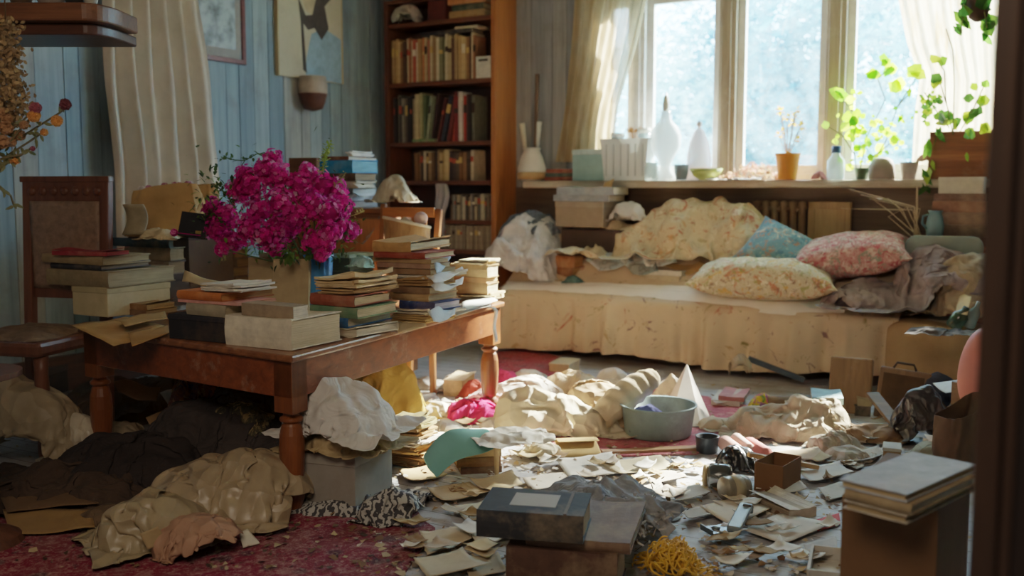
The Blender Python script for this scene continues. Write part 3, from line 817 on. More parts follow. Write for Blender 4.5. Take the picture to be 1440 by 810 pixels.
for i in range(nu + 1):
    s = i / nu; u = (bl - uc) + (br_ - bl) * s; r = []
    zt = ZB - .045 * s
    f = vnoise(u * 1.0, 0, 4, 5.5); f2 = vnoise(u, 0, 9, 13) + .5 * (1 - abs(vnoise(u, 0, 14, 4.4)) * 3)
    vf = -.42 + .02 * s
    for j in range(nv + 1):
        t = j / nv
        if t < .42:
            q = t / .42; y = .42 + (vf + .05 - .42) * q; z = zt + brise(y + 6.85) + .012 * vnoise(u, y, 2, 5) + .008 * vnoise(u, y, 7, 14)
        elif t < .52:
            a = (t - .42) / .1 * math.pi / 2; y = vf + .05 - .05 * math.sin(a) ; z = zt - .05 + .05 * math.cos(a) + .006 * f2 * (1 - math.cos(a))
            y -= .01 * f * (t - .42) / .1
        else:
            q = (t - .52) / .48; dz = (zt - .05) * (1 - .16 - .1 * vnoise(u, 3, 1, 1.3)); z = zt - .05 - dz * q
            am = .022 + .062 * q; y = vf - .03 * q - .01 * f - am * (f + .7 * f2 + .25 * math.sin(u * 23 + f * 5))
            y += .02 * math.sin(q * 9 + u * 3) * q * .5
        r.append((u, y, z))
    P.append(r)
b.grid(P); b.build('bed_cover', floral('dcc3a2', ['a8483c', '75703c', '6b4a55', 'a98a60'], 4.2, .2, 2), bed, None, 0, True, 0, 1)
for s in (0, 1):
    b = MB(); b.lathe([(.05, 0), (.055, .06), (.04, .12), (.05, .2)], 12, 0, (bl - uc + .12 + s * (br_ - bl - .3), -.25)); b.build('leg', wood('4a3525', '6b4c35', 2), bed, smooth=True)
# end bolster of the bed (tan, right)
pe = PV(1245, 520, 6.38); ue = pe.dot(U); ur = PV(1385, 520, 6.38).dot(U)
b = MB(); P = []; prof = []
for k in range(18):
    a = k / 17
    if a < .5: prof.append((-.05 - .015 * math.sin(a * 2 * math.pi), .05 + .3 * a * 2))
    else:
        q = (a - .5) * 2 * math.pi / 2; prof.append((-.05 + .06 * (1 - math.cos(q)) + .7 * max(0, a - .93) / .07, .35 + .06 * math.sin(q)))
for i in range(21):
    s = i / 20; u = ue + (ur - ue) * s
    rd = 1 - .12 * (abs(s - .5) * 2) ** 6
    P.append([(u - ue, y + .008 * vnoise(u, z, 3, 4), z * rd * (1.12 - .14 * s)) for y, z in prof])
b.grid(P)
o = b.build('bolster', fabric('b3926a', .18, stain=.35), None, R(ue, 6.42, 0), ROOM, True, 0, 1, .004)
tag(o, 'tan padded bolster closing the right end of the bed', 'bolster')

# ---- radiator and panel below the sill
p0, p1 = PV(1056, 300, 7.16), PV(1133, 300, 7.16); b = MB(); e = empty('radiator', 'old brown ribbed radiator below the window sill', 'radiator', R(p0.dot(U), 7.2, 0), ROOM)
n = 6; wd = (p1.dot(U) - p0.dot(U)) / n; zt2 = PV(1095, 282, 7.16).z
for k in range(n):
    b = MB(); P = []
    prof = [(.0, .45), (.03, .47), (wd * .42, .52), (wd * .42, zt2 - .05), (.03, zt2 - .01), (.0, zt2)]
    b.lathe(prof, 14, 0, (wd * (k + .5), 0)); b.build('rib', plain('8a6f52', .6, .25, 12, .2), e, smooth=True)
for zp in (.5, zt2 - .06):
    b = MB(); b.tube([(0, 0, zp), (wd * n, 0, zp)], .022, 10); b.build('pipe', plain('7a6048', .6), e, smooth=True)
p0, p1 = PV(1136, 300, 7.14), PV(1196, 300, 7.14); u0, u1 = p0.dot(U), p1.dot(U)
e = empty('wooden_board', 'small worn framed wooden board beside the radiator', 'panel', R(u0, 7.16, 0), ROOM)
za, zc2 = .5, PV(1165, 284, 7.14).z; w_ = u1 - u0
b = MB(); b.box(0, w_, 0, .03, za, zc2); b.build('board', wood('94754f', 'b59468', 2, .6, wear=.25), e, bevel=.005)
b = MB()
for x0, x1, z0, z1 in ((0, w_, zc2 - .05, zc2), (0, w_, za, za + .05), (0, .045, za, zc2), (w_ - .045, w_, za, zc2)): b.box(x0, x1, -.014, 0, z0, z1)
b.build('panel_frame', wood('8a6c4a', 'a98a60', 2, .6), e, bevel=.004)

# ================================================================== ON THE TABLE
Z0 = ZT_ + .001
YT = math.radians(-29)
# front-right stack
stack(502, 476, Z0, YT, [
    ('book', 470, 502, 560, 13, 'c9bfa6', 'd8ccb2', 'cream worn hardback book', {'fore': True}),
    ('book', 440, 490, 552, 14, '1f5f92', 'cfc4a8', 'bright blue cloth-bound book', {'maxW': .3}),
    ('book', 437, 503, 559, 15, '5d7d5f', 'd9cda9', 'faded green hardback book'),
    ('book', 437, 499, 550, 15, '8f4a36', 'd4bf9a', 'rust red hardback book'),
    ('papers', 444, 497, 562, 11, 'b08d60', '', 'tan sheaf of curling papers', {'curl': .02}),
    ('papers', 441, 500, 556, 11, 'c9ac80', '', 'pale tan sheaf of curling papers', {'curl': .025, 'rag': .02})],
    'stack at the front-right table edge', 'stack at the front-right table edge')
# big white volume on the corner
stack(411, 494, Z0, YT, [('book', 318, 411, 481, 43, 'd9cfb8', 'd8c9a8', 'large battered cream book', {'warp': .004}),
                         ('soft', 340, 412, 434, 18, '8d7a64', 'e2dccb', 'small grey-brown book', {'db': .03})],
      'pair on the near table corner', 'pair of books on the near table corner', 1)
# black box and mixed books left of it
stack(316, 483, Z0, YT, [('box', 238, 316, 352, 36, '1d1d22', '23232a', 'black storage box', {'name': 'storage_box', 'maxW': .3}),
                         ('book', 263, 318, 378, 17, '8d8570', 'b8aa8a', 'grey-tan thick book', {'maxW': .26}),
                         ('soft', 250, 334, 389, 4, 'c98a80', 'd0a090', 'thin pink folder', {}),
                         ('book', 250, 312, 386, 12, 'b5652f', 'c08a50', 'orange-edged book', {}),
                         ('papers', 280, 330, 384, 11, 'cbc4b6', '', 'white loose printed pages', {'rag': .02})],
      'stack behind the big cream book', 'stack behind the big cream book')
# left front stack
stack(152, 447, Z0, YT, [('box', 103, 152, 240, 42, 'c6b58c', 'b8a87f', 'cream cardboard box', {}),
                         ('book', 63, 153, 247, 23, '8f7d5c', 'b3a27e', 'large tan hardback book', {'maxL': .45}),
                         ('book', 72, 143, 212, 8, '35353a', '7d705c', 'thin black book', {}),
                         ('book', 60, 145, 212, 12, 'a08a64', 'a8946e', 'tan hardback book', {}),
                         ('soft', 73, 150, 182, 6, '9e2f38', 'b0565a', 'red paper folder', {'warp': .012, 'dy': 6})],
      'stack at the table\'s far left front', 'stack at the left end of the table')
stack(240, 432, Z0, YT, [('box', 165, 240, 268, 46, '4a3a30', '3f3128', 'dark brown box', {}),
                         ('book', 170, 238, 262, 18, '6a5a48', '8d7a5c', 'dull brown book', {}),
                         ('book', 176, 240, 261, 18, '7a684e', '9a8664', 'brown-grey book', {}),
                         ('book', 148, 238, 246, 12, '35464c', '5a5a50', 'dark teal book', {'maxW': .3})],
      'stack behind the left-end stack', 'stack behind the left-end stack')
stack(332, 404, Z0, YT, [('book', 256, 332, 353, 14, '5a3a28', '8a6a48', 'brown leather book', {}),
                         ('book', 258, 328, 351, 13, '6b4630', '9a7a52', 'chestnut leather book', {}),
                         ('book', 254, 334, 354, 13, '523524', '8f6d48', 'dark brown book', {}),
                         ('book', 260, 330, 350, 13, '6f4c33', '96744e', 'reddish brown book', {}),
                         ('book', 262, 330, 348, 12, '4a3226', '8a6a48', 'blackish brown book', {})],
      'dark stack under the flowers', 'dark stack under the flowers')
# leaning stack, right
stack(605, 456, Z0, YT, [
    ('papers', 548, 600, 642, 10, 'b8965f', '', 'tan sheaf of papers', {'rag': .02}),
    ('papers', 552, 604, 652, 8, 'd8cdb4', '', 'cream sheaf of papers', {'rag': .025}),
    ('book', 562, 612, 648, 12, '26366a', 'd6d0de', 'navy blue book', {}),
    ('book', 552, 603, 644, 10, 'b08c5e', 'd6c49c', 'tan paperback book', {}),
    ('soft', 548, 604, 642, 9, '7a5a3e', 'cbb68c', 'brown paperback book', {}),
    ('papers', 536, 600, 641, 9, 'a07a4c', '', 'brownish sheaf of papers', {'curl': .015}),
    ('papers', 545, 606, 652, 8, 'd2c6b2', '', 'white-edged paper sheaf', {'rag': .03, 'curl': .02}),
    ('soft', 531, 605, 641, 8, '8a6544', 'c8b48c', 'dull brown paperback', {}),
    ('soft', 530, 605, 633, 7, '96705a', 'd0bc98', 'rosy brown booklet', {}),
    ('soft', 524, 606, 631, 6, 'a88458', 'd8c8a2', 'light tan booklet', {'dy': -4}),
    ('book', 526, 598, 640, 9, '8f3a2a', 'd8c49a', 'red-spined book', {'dy': 5}),
    ('book', 524, 578, 640, 13, 'b5854e', 'dcc8a0', 'tan open-edged book', {'dy': 9, 'ry': -.06, 'warp': .012})],
    'tall leaning stack on the table', 'tall leaning stack on the table', 3)
for k, q in enumerate([[(604, 392, .86), (650, 376, .86), (652, 384, .845), (610, 402, .85)], [(606, 404, .80), (652, 391, .80), (650, 404, .78), (612, 412, .79)],
                       [(602, 440, .70), (642, 424, .70), (640, 446, .66), (610, 456, .66)], [(610, 372, .9), (632, 352, .92), (634, 366, .89), (614, 390, .88)]]):
    sheetq('paper_sheet', ['white crumpled sheet sticking out from the middle of the leaning stack', 'white folded sheet sticking out furthest right of the leaning stack', 'pale blue-white sheet hanging from the foot of the leaning stack', 'pale blue sheet poking from the upper leaning stack'][k], 'paper', q, ['e6e4e2', 'f0efec', 'd2dde2', 'b9cfe0'][k], 'sheets sticking out of the leaning stack', crum=.006, seed=k, fold=.008)
# stack at the far right corner
stack(686, 424, Z0, YT, [('papers', 640, 688, 707, 9, 'cbb48a', '', 'ragged tan sheaf of papers', {'rag': .025}),
                         ('book', 634, 686, 702, 16, 'a87a4a', 'd8c9a6', 'light brown book', {}),
                         ('soft', 636, 684, 700, 7, 'a0683a', 'd0b88a', 'thin orange-brown book', {}),
                         ('book', 633, 686, 702, 18, 'b08a58', 'dccfb0', 'ragged tan book', {}),
                         ('papers', 640, 684, 703, 6, 'd8c9a4', '', 'cream sheaf of papers', {'rag': .02})],
      'stack on the far right table corner', 'stack on the far right table corner')
for k, (q, hx, lab) in enumerate([([(640, 446, Z0), (690, 430, Z0), (676, 420, Z0), (636, 432, Z0)], 'dcd8cc', 'white paper lying flat by the table edge near the ribbon'),
                    ([(560, 470, Z0), (600, 460, Z0), (596, 448, Z0), (560, 456, Z0)], 'cdb48a', 'tan paper lying flat between the two front table stacks'),
                    ([(648, 440, .645), (700, 424, .645), (690, 416, .645), (650, 426, .645)], 'c8ccc6', 'greyish papers slipping from under the far corner stack')]):
    sheetq('paper_sheet', lab, 'paper', q, hx, None, crum=.004, seed=k + 9)
# kraft papers over the front edge
sheetq('kraft_sheet', 'brown kraft sheet hanging over the table front below the cream box', 'paper', [(101, 460, .638), (176, 447, .638), (232, 462, .640), (160, 491, .622)], 'b08a55', None, crum=.006, seed=3, fold=.006)
sheetq('kraft_sheet', 'small folded kraft sheet right of the larger brown sheet', 'paper', [(180, 470, .642), (236, 458, .642), (238, 470, .640), (186, 489, .630)], 'a8804c', None, crum=.005, seed=5)
stack(205, 445, Z0, YT, [('soft', 166, 205, 250, 8, '6b4a30', 'a88a5c', 'tattered brown booklet, lower of two', {}), ('soft', 172, 206, 246, 8, '8a6238', 'b8965c', 'torn light brown booklet, upper of two', {'warp': .012})],
      'beside the cream box', 'torn booklets beside the cream box')
sheetq('kraft_sheet', 'creased tan paper strip beside the cream box on the table', 'paper', [(162, 452, .665), (232, 440, .665), (236, 452, .66), (176, 462, .66)], 'b08f5e', None, crum=.01, seed=8)
# ribbon at the table edge
p = W(684, 432, Z0 + .004); n = Vector((math.cos(math.radians(-23.4)), math.sin(math.radians(-23.4)), 0)); tdir = Vector((-n.y, n.x, 0))
b = MB(); P = []
for i in range(12):
    s = i / 11
    c = Vector((0, 0, 0)) if s == 0 else (n * (.05 + .006 * math.sin(s * 8)) + Vector((0, 0, -.2 * (s - .1)))) if s > .1 else n * .04
    P.append([c - tdir * .02, c + tdir * .02])
b.grid(P); tag(b.build('ribbon', fabric('d9d4c8', .12), None, p, 0, True, 0, 0, .002), 'white ribbon hanging down over the table edge by the far leg', 'ribbon')
# leaning booklet on the black-box stack
sheetq('magazine', 'curled tan booklet leaning on the stack left of the cream book', 'booklet', [(256, 398, .845), (312, 408, .83), (318, 400, .845), (260, 384, .88)], 'b09a74', None, crum=.006, seed=2, fold=.004)

# standing card-covered books in front of the vase
def standing(name, label, xl, xr, ybase, ytop, z0, hx, pg, yaw, T=.03, lean=-.12, db=0):
    base = W((xl + xr) / 2, ybase, z0); a, c = W(xl, ybase, z0), W(xr, ybase, z0)
    Lx = (c - a).length / max(.5, math.cos(yaw)); Hh = (ybase - ytop) * dep(base) / F
    r = empty(name, label, 'book', base, 0, None, (lean, 0, yaw))
    b = MB(); b.box(-Lx / 2, Lx / 2, -.003, 0, 0, Hh, 0, .002); b.box(-Lx / 2, Lx / 2, T, T + .003, 0, Hh, 0, .002); b.box(Lx / 2 - .003, Lx / 2, 0, T, 0, Hh, 0, .001)
    b.build('cover', plain(hx, .8, .2, 8, .2, dirt=.4), r, bevel=.002)
    b = MB(); b.box(-Lx / 2 + .004, Lx / 2 - .004, .001, T - .001, .004, Hh - .004, 0, .002); b.build('page_block', pages(pg), r)
    return r
standing('book', 'tan book standing upright in front of the blue vase', 382, 434, 440, 364, Z0, 'b39f78', 'c9a868', math.radians(-6))
standing('book', 'second tan book standing upright left of the taller one', 350, 388, 436, 362, Z0, 'a8946e', 'b8a47c', math.radians(2), .025, -.1)
stack(408, 432, Z0, YT, [('box', 352, 408, 432, 58, '4a3c32', '3c3029', 'dark box hidden under flowers, lower', {}), ('book', 366, 406, 412, 17, 'b3a284', 'c8b48c', 'small cream book under the flowers, upper', {})], 'of two behind the upright books', 'pair behind the upright books')

# blue ribbed glass vase
vb = W(449, 436, Z0); dv = dep(vb)
vz = empty('glass_vase', 'blue ribbed glass vase holding the magenta flowers', 'vase', vb)
r_ = 19 * dv / F; hv = 78 * dv / F
b = MB(); b.lathe([(r_ * .86, 0), (r_ * .9, .01), (r_ * .95, hv * .5), (r_ * 1.02, hv * .92), (r_ * 1.1, hv), (r_ * 1.0, hv), (r_ * .86, hv * .5), (r_ * .78, .02)], 48, 0, lobes=12, lamp=.045)
b.build('vase_body', glassy('4f9fe0', .25), vz, smooth=True)
b = MB(); b.lathe([(r_ * .76, .021), (r_ * .8, hv * .6)], 20); b.build('water', glassy('8fc4ee', .5), vz, smooth=True)
# second, dark vase behind
v2 = W(395, 424, Z0); e = empty('glass_jar', 'clear glass jar half hidden under the magenta flowers', 'jar', v2)

# bouquet of magenta phlox
bq = empty('flower_bouquet', 'big bouquet of magenta flowers with green sprigs on the table', 'flowers', (vb.x, vb.y, Z0 + .03))
def floret_mesh(b, c, nrm, r, mi):
    x = nrm.orthogonal().normalized(); y = nrm.cross(x); a0 = random.uniform(0, 6)
    for k in range(5):
        a = a0 + k * 2 * math.pi / 5; d = x * math.cos(a) + y * math.sin(a); e = nrm.cross(d)
        b.add([c, c + d * r * .6 + e * r * .42 + nrm * r * .22, c + d * r + nrm * r * random.uniform(-.1, .25), c + d * r * .6 - e * r * .42 + nrm * r * .22], [(0, 1, 2, 3)], mi)
PINK = [leafm('dc1c96', .4, .25), leafm('f23cac', .45, .25), leafm('f880c6', .5, .25), leafm('a80f6a', .25, .3), leafm('fac4e2', .5, .2)]
def cluster(px, py, y, rpx, dark=0, n=None, sq=(1, 1)):
    p = PD(px, py, y); r = rpx * dep(p) / F; b = MB(); n = n or int(70 + 60 * (rpx / 25) ** 2)
    for _ in range(n):
        d = Vector((random.gauss(0, 1), random.gauss(0, 1), random.gauss(0, 1))).normalized()
        rr = r * random.uniform(.62, 1.0)
        q = Vector((d.x * rr * sq[0], d.y * rr * .8, d.z * rr * sq[1]))
        lt = (px * 7 + py * 3) % 5 / 5; w = (.42, .3 + .2 * lt, .06 + .25 * lt, .12, .02 + .08 * lt) if not dark else (.5, .12, .03, .4, .02)
        floret_mesh(b, q, (d + Vector((jit(.5), jit(.5), jit(.5)))).normalized(), random.uniform(.011, .018), random.choices(range(5), w)[0])
    b.lathe([(.01 * r, -.55 * r), (.45 * r * sq[0], -.38 * r), (.6 * r, 0), (.45 * r, .38 * r), (.01 * r, .55 * r)], 10, 3)
    o = b.build('blossom', PINK, bq, p - bq.location); return p
HEADS = [(375, 238, 4.98, 22), (352, 262, 4.95, 27), (392, 250, 5.0, 24), (335, 268, 5.0, 20), (365, 295, 4.9, 25), (393, 285, 4.82, 24), (420, 262, 4.95, 22), (433, 252, 5.05, 20),
         (455, 262, 5.0, 22), (472, 268, 5.05, 20), (440, 288, 4.88, 24), (415, 305, 4.85, 25), (462, 300, 4.9, 25), (480, 292, 4.98, 20), (478, 318, 4.95, 20), (492, 325, 5.0, 15),
         (350, 322, 4.92, 26), (372, 330, 4.88, 22), (318, 302, 5.0, 20), (305, 322, 5.02, 20), (300, 292, 5.04, 16), (325, 340, 4.95, 17), (440, 340, 4.85, 17), (455, 345, 4.86, 16), (452, 358, 4.84, 11), (462, 328, 4.85, 20), (400, 320, 4.95, 22), (384, 222, 5.02, 13), (345, 245, 5.02, 14), (432, 240, 5.03, 12), (312, 350, 4.9, 10), (388, 345, 4.95, 16)]
for px, py, y, r in HEADS: cluster(px, py, y, r, px < 345 and py > 285)
def leaf(b, p, d, up, l, w, mi=0):
    s = d.cross(up); s = s.normalized() if s.length > 1e-4 else d.orthogonal().normalized(); u = s.cross(d).normalized()
    b.add([p, p + d * l * .35 + s * w + u * l * .05, p + d * l * .75 + s * w * .7, p + d * l - u * l * .12, p + d * l * .75 - s * w * .7, p + d * l * .35 - s * w + u * l * .05], [(0, 1, 2, 5), (5, 2, 3, 4)][:1] + [(5, 2, 4), (2, 3, 4)], mi)
GRN = [leafm('3f5a2a', .35), leafm('6f8f3c', .45), leafm('2c4224', .3)]
b = MB()
for _ in range(520):
    px, py = random.choice([(random.gauss(300, 18), random.gauss(285, 28)), (random.gauss(390, 60), random.gauss(300, 40)), (random.gauss(470, 18), random.gauss(330, 20)), (random.gauss(400, 30), random.gauss(350, 8))])
    p = PD(px, py, 5.0 + jit(.12)); d = Vector((random.gauss(0, 1), random.gauss(-.3, .6), random.gauss(0, .8))).normalized()
    leaf(b, p - bq.location, d, Vector((0, 0, 1)), random.uniform(.02, .05), random.uniform(.005, .011), random.randrange(3))
b.build('foliage', GRN, bq)
b = MB()
for px, py, y, r in HEADS[::2]:
    p = PD(px, py, y) - bq.location; b.tube([(jit(.03), jit(.03), .0), (p.x * .3, p.y * .3, .2), p], .004, 5)
b.build('stem', leafm('4a5a30', .2), bq)
# pale green spike, tendrils and dry sprigs
def spray(name, pts, y, n, hx, size, spread, up=.5):
    b = MB(); P = [PD(a, c, y) - bq.location for a, c in pts]; b.tube(P, .0025, 5)
    for _ in range(n):
        k = random.uniform(0, len(P) - 1.001); i = int(k); q = P[i].lerp(P[i + 1], k - i)
        d = Vector((random.gauss(0, 1), random.gauss(0, 1), random.gauss(up, .7))).normalized()
        leaf(b, q + d * jit(spread), d, Vector((0, .3, 1)), size * random.uniform(.6, 1.3), size * .3)
    return b.build(name, leafm(hx, .5), bq)
spray('green_spike', [(448, 262), (455, 235), (458, 218), (464, 203)], 5.0, 170, 'a9bb55', .02, .022)
spray('tendril', [(338, 260), (335, 240), (345, 225), (362, 216), (380, 218)], 5.05, 26, '4f6a35', .03, .012)
spray('tendril', [(345, 226), (330, 225), (318, 222), (310, 224)], 5.05, 16, '4f6a35', .025, .012)
spray('tendril', [(362, 216), (375, 222), (381, 235)], 5.05, 12, '4f6a35', .025, .012)
spray('leafy_sprig', [(330, 290), (315, 270), (300, 258)], 4.98, 70, '55703a', .022, .03)
spray('leafy_sprig', [(320, 320), (300, 300), (288, 300)], 4.98, 50, '46602f', .022, .03)
spray('dry_sprig', [(470, 262), (480, 252), (486, 243)], 5.0, 40, 'b0a565', .014, .012)
spray('dry_sprig', [(490, 305), (505, 300), (512, 296)], 5.0, 40, 'b5a96a', .014, .012)
spray('dry_sprig', [(320, 345), (312, 358), (318, 366)], 4.9, 22, 'a5a060', .014, .01)
spray('long_leaf', [(404, 345), (405, 356), (410, 362)], 4.84, 14, '5c7d3c', .05, .02, -1)
spray('long_leaf', [(430, 345), (434, 355), (440, 358)], 4.84, 14, '4c6d34', .045, .02, -1)
# single fallen blossom at left
for k, (px, py, z) in enumerate([(245, 327, .95)]):
    p = PD(px, py, 4.9); b = MB()
    for _ in range(26):
        d = Vector((random.gauss(0, 1), random.gauss(0, 1), random.gauss(0, 1))).normalized(); floret_mesh(b, d * .014, d, .013, random.choice((0, 2, 3)))
    b.tube([(0, 0, 0), (.1, .1, -.02), (.25, .1, .02)], .002, 5, 0)
    o = b.build('blossom', PINK, bq, p - bq.location)

# jar under the flowers (parts)
b = MB(); b.lathe([(.05, 0), (.052, .2), (.04, .24), (.042, .27)], 20, close=False); b.build('jar_body', glassy('a9c4c8', .55), e, smooth=True)
b = MB(); b.lathe([(.044, .262), (.044, .285)], 20); b.build('jar_rim', glassy('c9dcdc', .3), e, smooth=True)

# mint-lidded box behind the vase
stack(492, 424, Z0, YT, [('box', 465, 492, 526, 42, '39463c', '', 'dark green box with mint', {}), ('box', 464, 492, 527, 24, '3f5044', '9fc0b0', 'dark green box with mint-coloured lid', {})], 'pair of boxes behind the blue vase', 'boxes behind the blue vase')
drape('cloth', 'mint green cloth crumpled on the right end of the green box', 'cloth', W(508, 376, .84) + Vector((0, 0, 0)), .2, .2, fabric('9fc4b8', .25), .6, .05, [(0, 0, .06, .06, .05)], 3, 20)

# ------------------------------------------------------------------ behind the table, left
cb = W(236, 424, Z0)
stack(236, 414, Z0, YT, [('box', 168, 268, 345, 100, '5a4434', '4a382c', 'large brown cardboard box on the table\'s far side,', {'maxL': .5, 'maxW': .35})], 'behind the flowers', None)
ztop = Z0 + 100 * dep(cb) / F
def bagshape(name, label, cat, px, py, y, wpx, hpx, mat, seed, yaw=0, d=.14, crease=.02, taper=.25):
    """soft paper bag / sack shape: squashed lofted body with creases"""
    p = PD(px, py, y); w = wpx * dep(p) / F / 2; h = hpx * dep(p) / F; b = MB(); P = []
    N = 40
    for i in range(15):
        s = i / 14; r = []
        for q in range(N + 1):
            a = 2 * math.pi * q / N; k = 1 - taper * s ** 2
            x = math.copysign(abs(math.cos(a)) ** .45, math.cos(a)) * w * (k + .1 * s); y_ = math.copysign(abs(math.sin(a)) ** .6, math.sin(a)) * d * (1 - taper * 3 * s)
            nn = vnoise(math.cos(a) * 2 + seed, math.sin(a) * 2 + s * 2, seed, 1.3) + .5 * vnoise(math.cos(a) * 5 + seed, math.sin(a) * 5 + s * 6, seed, 1.3)
            r.append((x + nn * crease, y_ + nn * crease, h * s * (1 + .16 * x / w + .05 * math.sin(x / w * 2.3 + seed)) + (vnoise(x * 3, y_ * 3, s * 3 + seed, 2.5) * crease if s > .2 else 0)))
        P.append(r)
    b.grid(P); o = b.build(name, mat, None, p, yaw, True, 0, 1, .003); return tag(o, label, cat)
bagshape('paper_bag', 'large tan paper bag behind the flowers on the left', 'bag', 236, 332, 5.35, 105, 70, plain('b48d58', .85, .25, 7, .2), 3, -.15, .12, .025)
bagshape('paper_bag', 'second tan paper bag with torn top beside the curtain', 'bag', 278, 330, 5.55, 60, 66, plain('a8824e', .85, .25, 7, .2), 8, .2, .1, .02)
b = MB(); p = PD(172, 330, 5.0)
P = [[(.0 + .1 * t + .02 * math.sin(s * 3), .03 * math.sin(s * 2.4), .15 * s + .0 * t) for t in (0, .35, .7, 1)] for s in [i / 8 for i in range(9)]]
b.grid(P); tag(b.build('magazine', plain('8f8468', .6), None, p, .15, True, 0, 0, .012), 'curled grey magazine standing against the tan paper bag', 'magazine')
drape('crumpled_paper', 'crumpled cream paper in front of the tan paper bag', 'paper', PD(222, 338, 5.05), .3, .22, plain('c2ae88', .9, .2, 8, .1), .6, .06, [(0, 0, .08, .06, .05)], 12, 24)
p = PD(268, 333, 5.0); e = empty('book', 'black hardback book leaning upright beside the paper bag', 'book', p, 0, None, (-.25, .12, -.1))
b = MB(); b.box(-.07, .075, 0, .004, 0, .125); b.box(-.07, .075, .03, .034, 0, .125); b.box(-.07, -.066, 0, .034, 0, .125); b.build('cover', plain('17171b', .5), e, bevel=.002)
b = MB(); b.box(-.064, .07, .005, .029, .003, .12); b.build('page_block', pages('9a8a6c'), e)
b = MB(); b.box(.02, .05, -.001, 0, .02, .035); b.build('cover_mark', plain('8f7a3f', .5), e)
# pink and white dried blossoms lying on the paper bag
dbq = empty('flower_bunch', 'small bunch of pink and white dried flowers on the paper bag', 'flowers', PD(228, 278, 5.45))
b = MB()
for k in range(16):
    c = PD(200 + 4.6 * k + jit(3), 268 - .35 * k + jit(4), 5.45 + jit(.04)) - dbq.location
    for _ in range(16):
        d = Vector((random.gauss(0, 1), random.gauss(0, 1), random.gauss(0, 1))).normalized(); floret_mesh(b, c + d * .014, d, .014, 0 if k % 3 else 1)
b.build('blossoms', [leafm('b5657a', .3), leafm('e0d2ca', .3)], dbq)
b = MB()
for k in range(5): b.tube([(0, 0, -.03), (jit(.15), .02, -.01), (jit(.2), 0, .02)], .003, 5)
b.build('stem', leafm('6b5a3a', .2), dbq)

# ------------------------------------------------------------------ behind the table, middle: cabinet, books, chair, basket
p = PD(500, 290, 6.35); cw = 190 * 6.35 / F
cab = empty('cabinet', 'low brown wooden cabinet behind the table under the blue book', 'cabinet', (PD(480, 290, 6.4).x, 6.45, 0), math.radians(-20))
zc_ = PD(500, 292, 6.45).z
KW = wood('5a3620', '8a5a34', 0, .5)
b = MB(); b.box(-cw / 2, cw / 2, -.2, .2, .06, zc_ - .03); b.build('carcass', KW, cab, bevel=.004)
b = MB(); b.box(-cw / 2 - .015, cw / 2 + .015, -.215, .215, zc_ - .03, zc_); b.build('cabinet_top', KW, cab, bevel=.005)
for s in (-1, 1):
    b = MB(); b.box(min(0, s * (cw / 2 - .02)) + .005, max(0, s * (cw / 2 - .02)) - .005, -.222, -.2, .1, zc_ - .06); dd = b.build('door', wood('6b4428', '9a6a3e', 2, .5), cab, bevel=.006)
    b = MB(); b.lathe([(.001, 0), (.008, .0), (.014, .012), (.001, .02)], 10); k = b.build('knob', plain('8a6a3a', .3, metal=.6), dd, (s * .04, -.222, zc_ * .6), rot=(math.pi / 2, 0, 0), smooth=True)
yb = math.radians(-22)
base_y = 292
stack(497, base_y, zc_ + .001, yb, [
    ('soft', 448, 497, 532, 9, '3a3a40', '8f9498', 'dark grey book', {'maxW': .3}),
    ('papers', 440, 498, 530, 9, 'b8c0c4', '', 'grey-white sheaf of papers', {'rag': .02}),
    ('soft', 445, 496, 533, 8, '4d5a60', 'c2cccc', 'slate grey book', {'maxW': .3}),
    ('papers', 448, 499, 530, 10, 'c9bda8', '', 'pale beige sheaf of papers', {'rag': .02}),
    ('book', 450, 500, 530, 11, '4a3428', '9a8266', 'brown book', {'maxW': .3}),
    ('book', 440, 496, 532, 18, '1f86b8', '7fb5c8', 'bright blue book', {'maxW': .35}),
    ('soft', 452, 490, 530, 5, '7a4a3a', 'd0c4b0', 'thin reddish book', {}),
    ('papers', 486, 492, 524, 7, 'd8ccbc', '', 'whitish folded papers', {})], 'stack on the cabinet', 'stack on the brown cabinet', 3)
stack(462, 270, zc_ + .001, yb, [('box', 408, 446, 450, 66, '6a4c36', '5c402c', 'brown wooden box', {'maxW': .22})], 'left of the blue book on the cabinet', None, base=PD(446, 288, 6.2))
drape('cloth_bag', 'dusty white cloth bag lying on the cabinet by the bookcase', 'bag', PD(555, 285, 6.4), .42, .36, fabric('b9ad96', .25), .72, .05, [(0, 0, .115, .09, .15)], 21, 26)
# small chair behind the table
cy = 5.95; pc = PD(570, 300, cy); yaw = math.radians(-14)
c2 = empty('dining_chair', 'brown wooden chair behind the table, holding a wicker basket', 'chair', (pc.x, cy, 0), yaw)
hw3 = 39 * cy / F; zt3 = PD(570, 287, cy).z
CH2 = wood('6b3f22', '96602f', 2, .4)
for s in (-1, 1):
    b = MB(); b.bar((s * hw3, .0, 0), (s * hw3, -.02, .55), .035, .04); b.bar((s * hw3, -.02, .55), (s * (hw3 + (.02 if s > 0 else 0)), .08, zt3 - (0 if s < 0 else .03)), .035, .035); b.build('back_post', CH2, c2, bevel=.005)
b = MB(); b.box(-hw3, hw3, .045, .075, zt3 - .08, zt3 - .02); b.build('top_rail', wood('7a4624', 'a0632f', 0, .4), c2, bevel=.005)
b = MB(); b.box(-hw3, hw3, .02, .045, .68, .73); b.build('lower_rail', CH2, c2, bevel=.004)
for k in range(4):
    x = -hw3 + (k + 1) * 2 * hw3 / 5; b = MB(); b.bar((x, .03, .72), (x, .058, zt3 - .07), .03, .012); b.build('back_slat', CH2, c2)
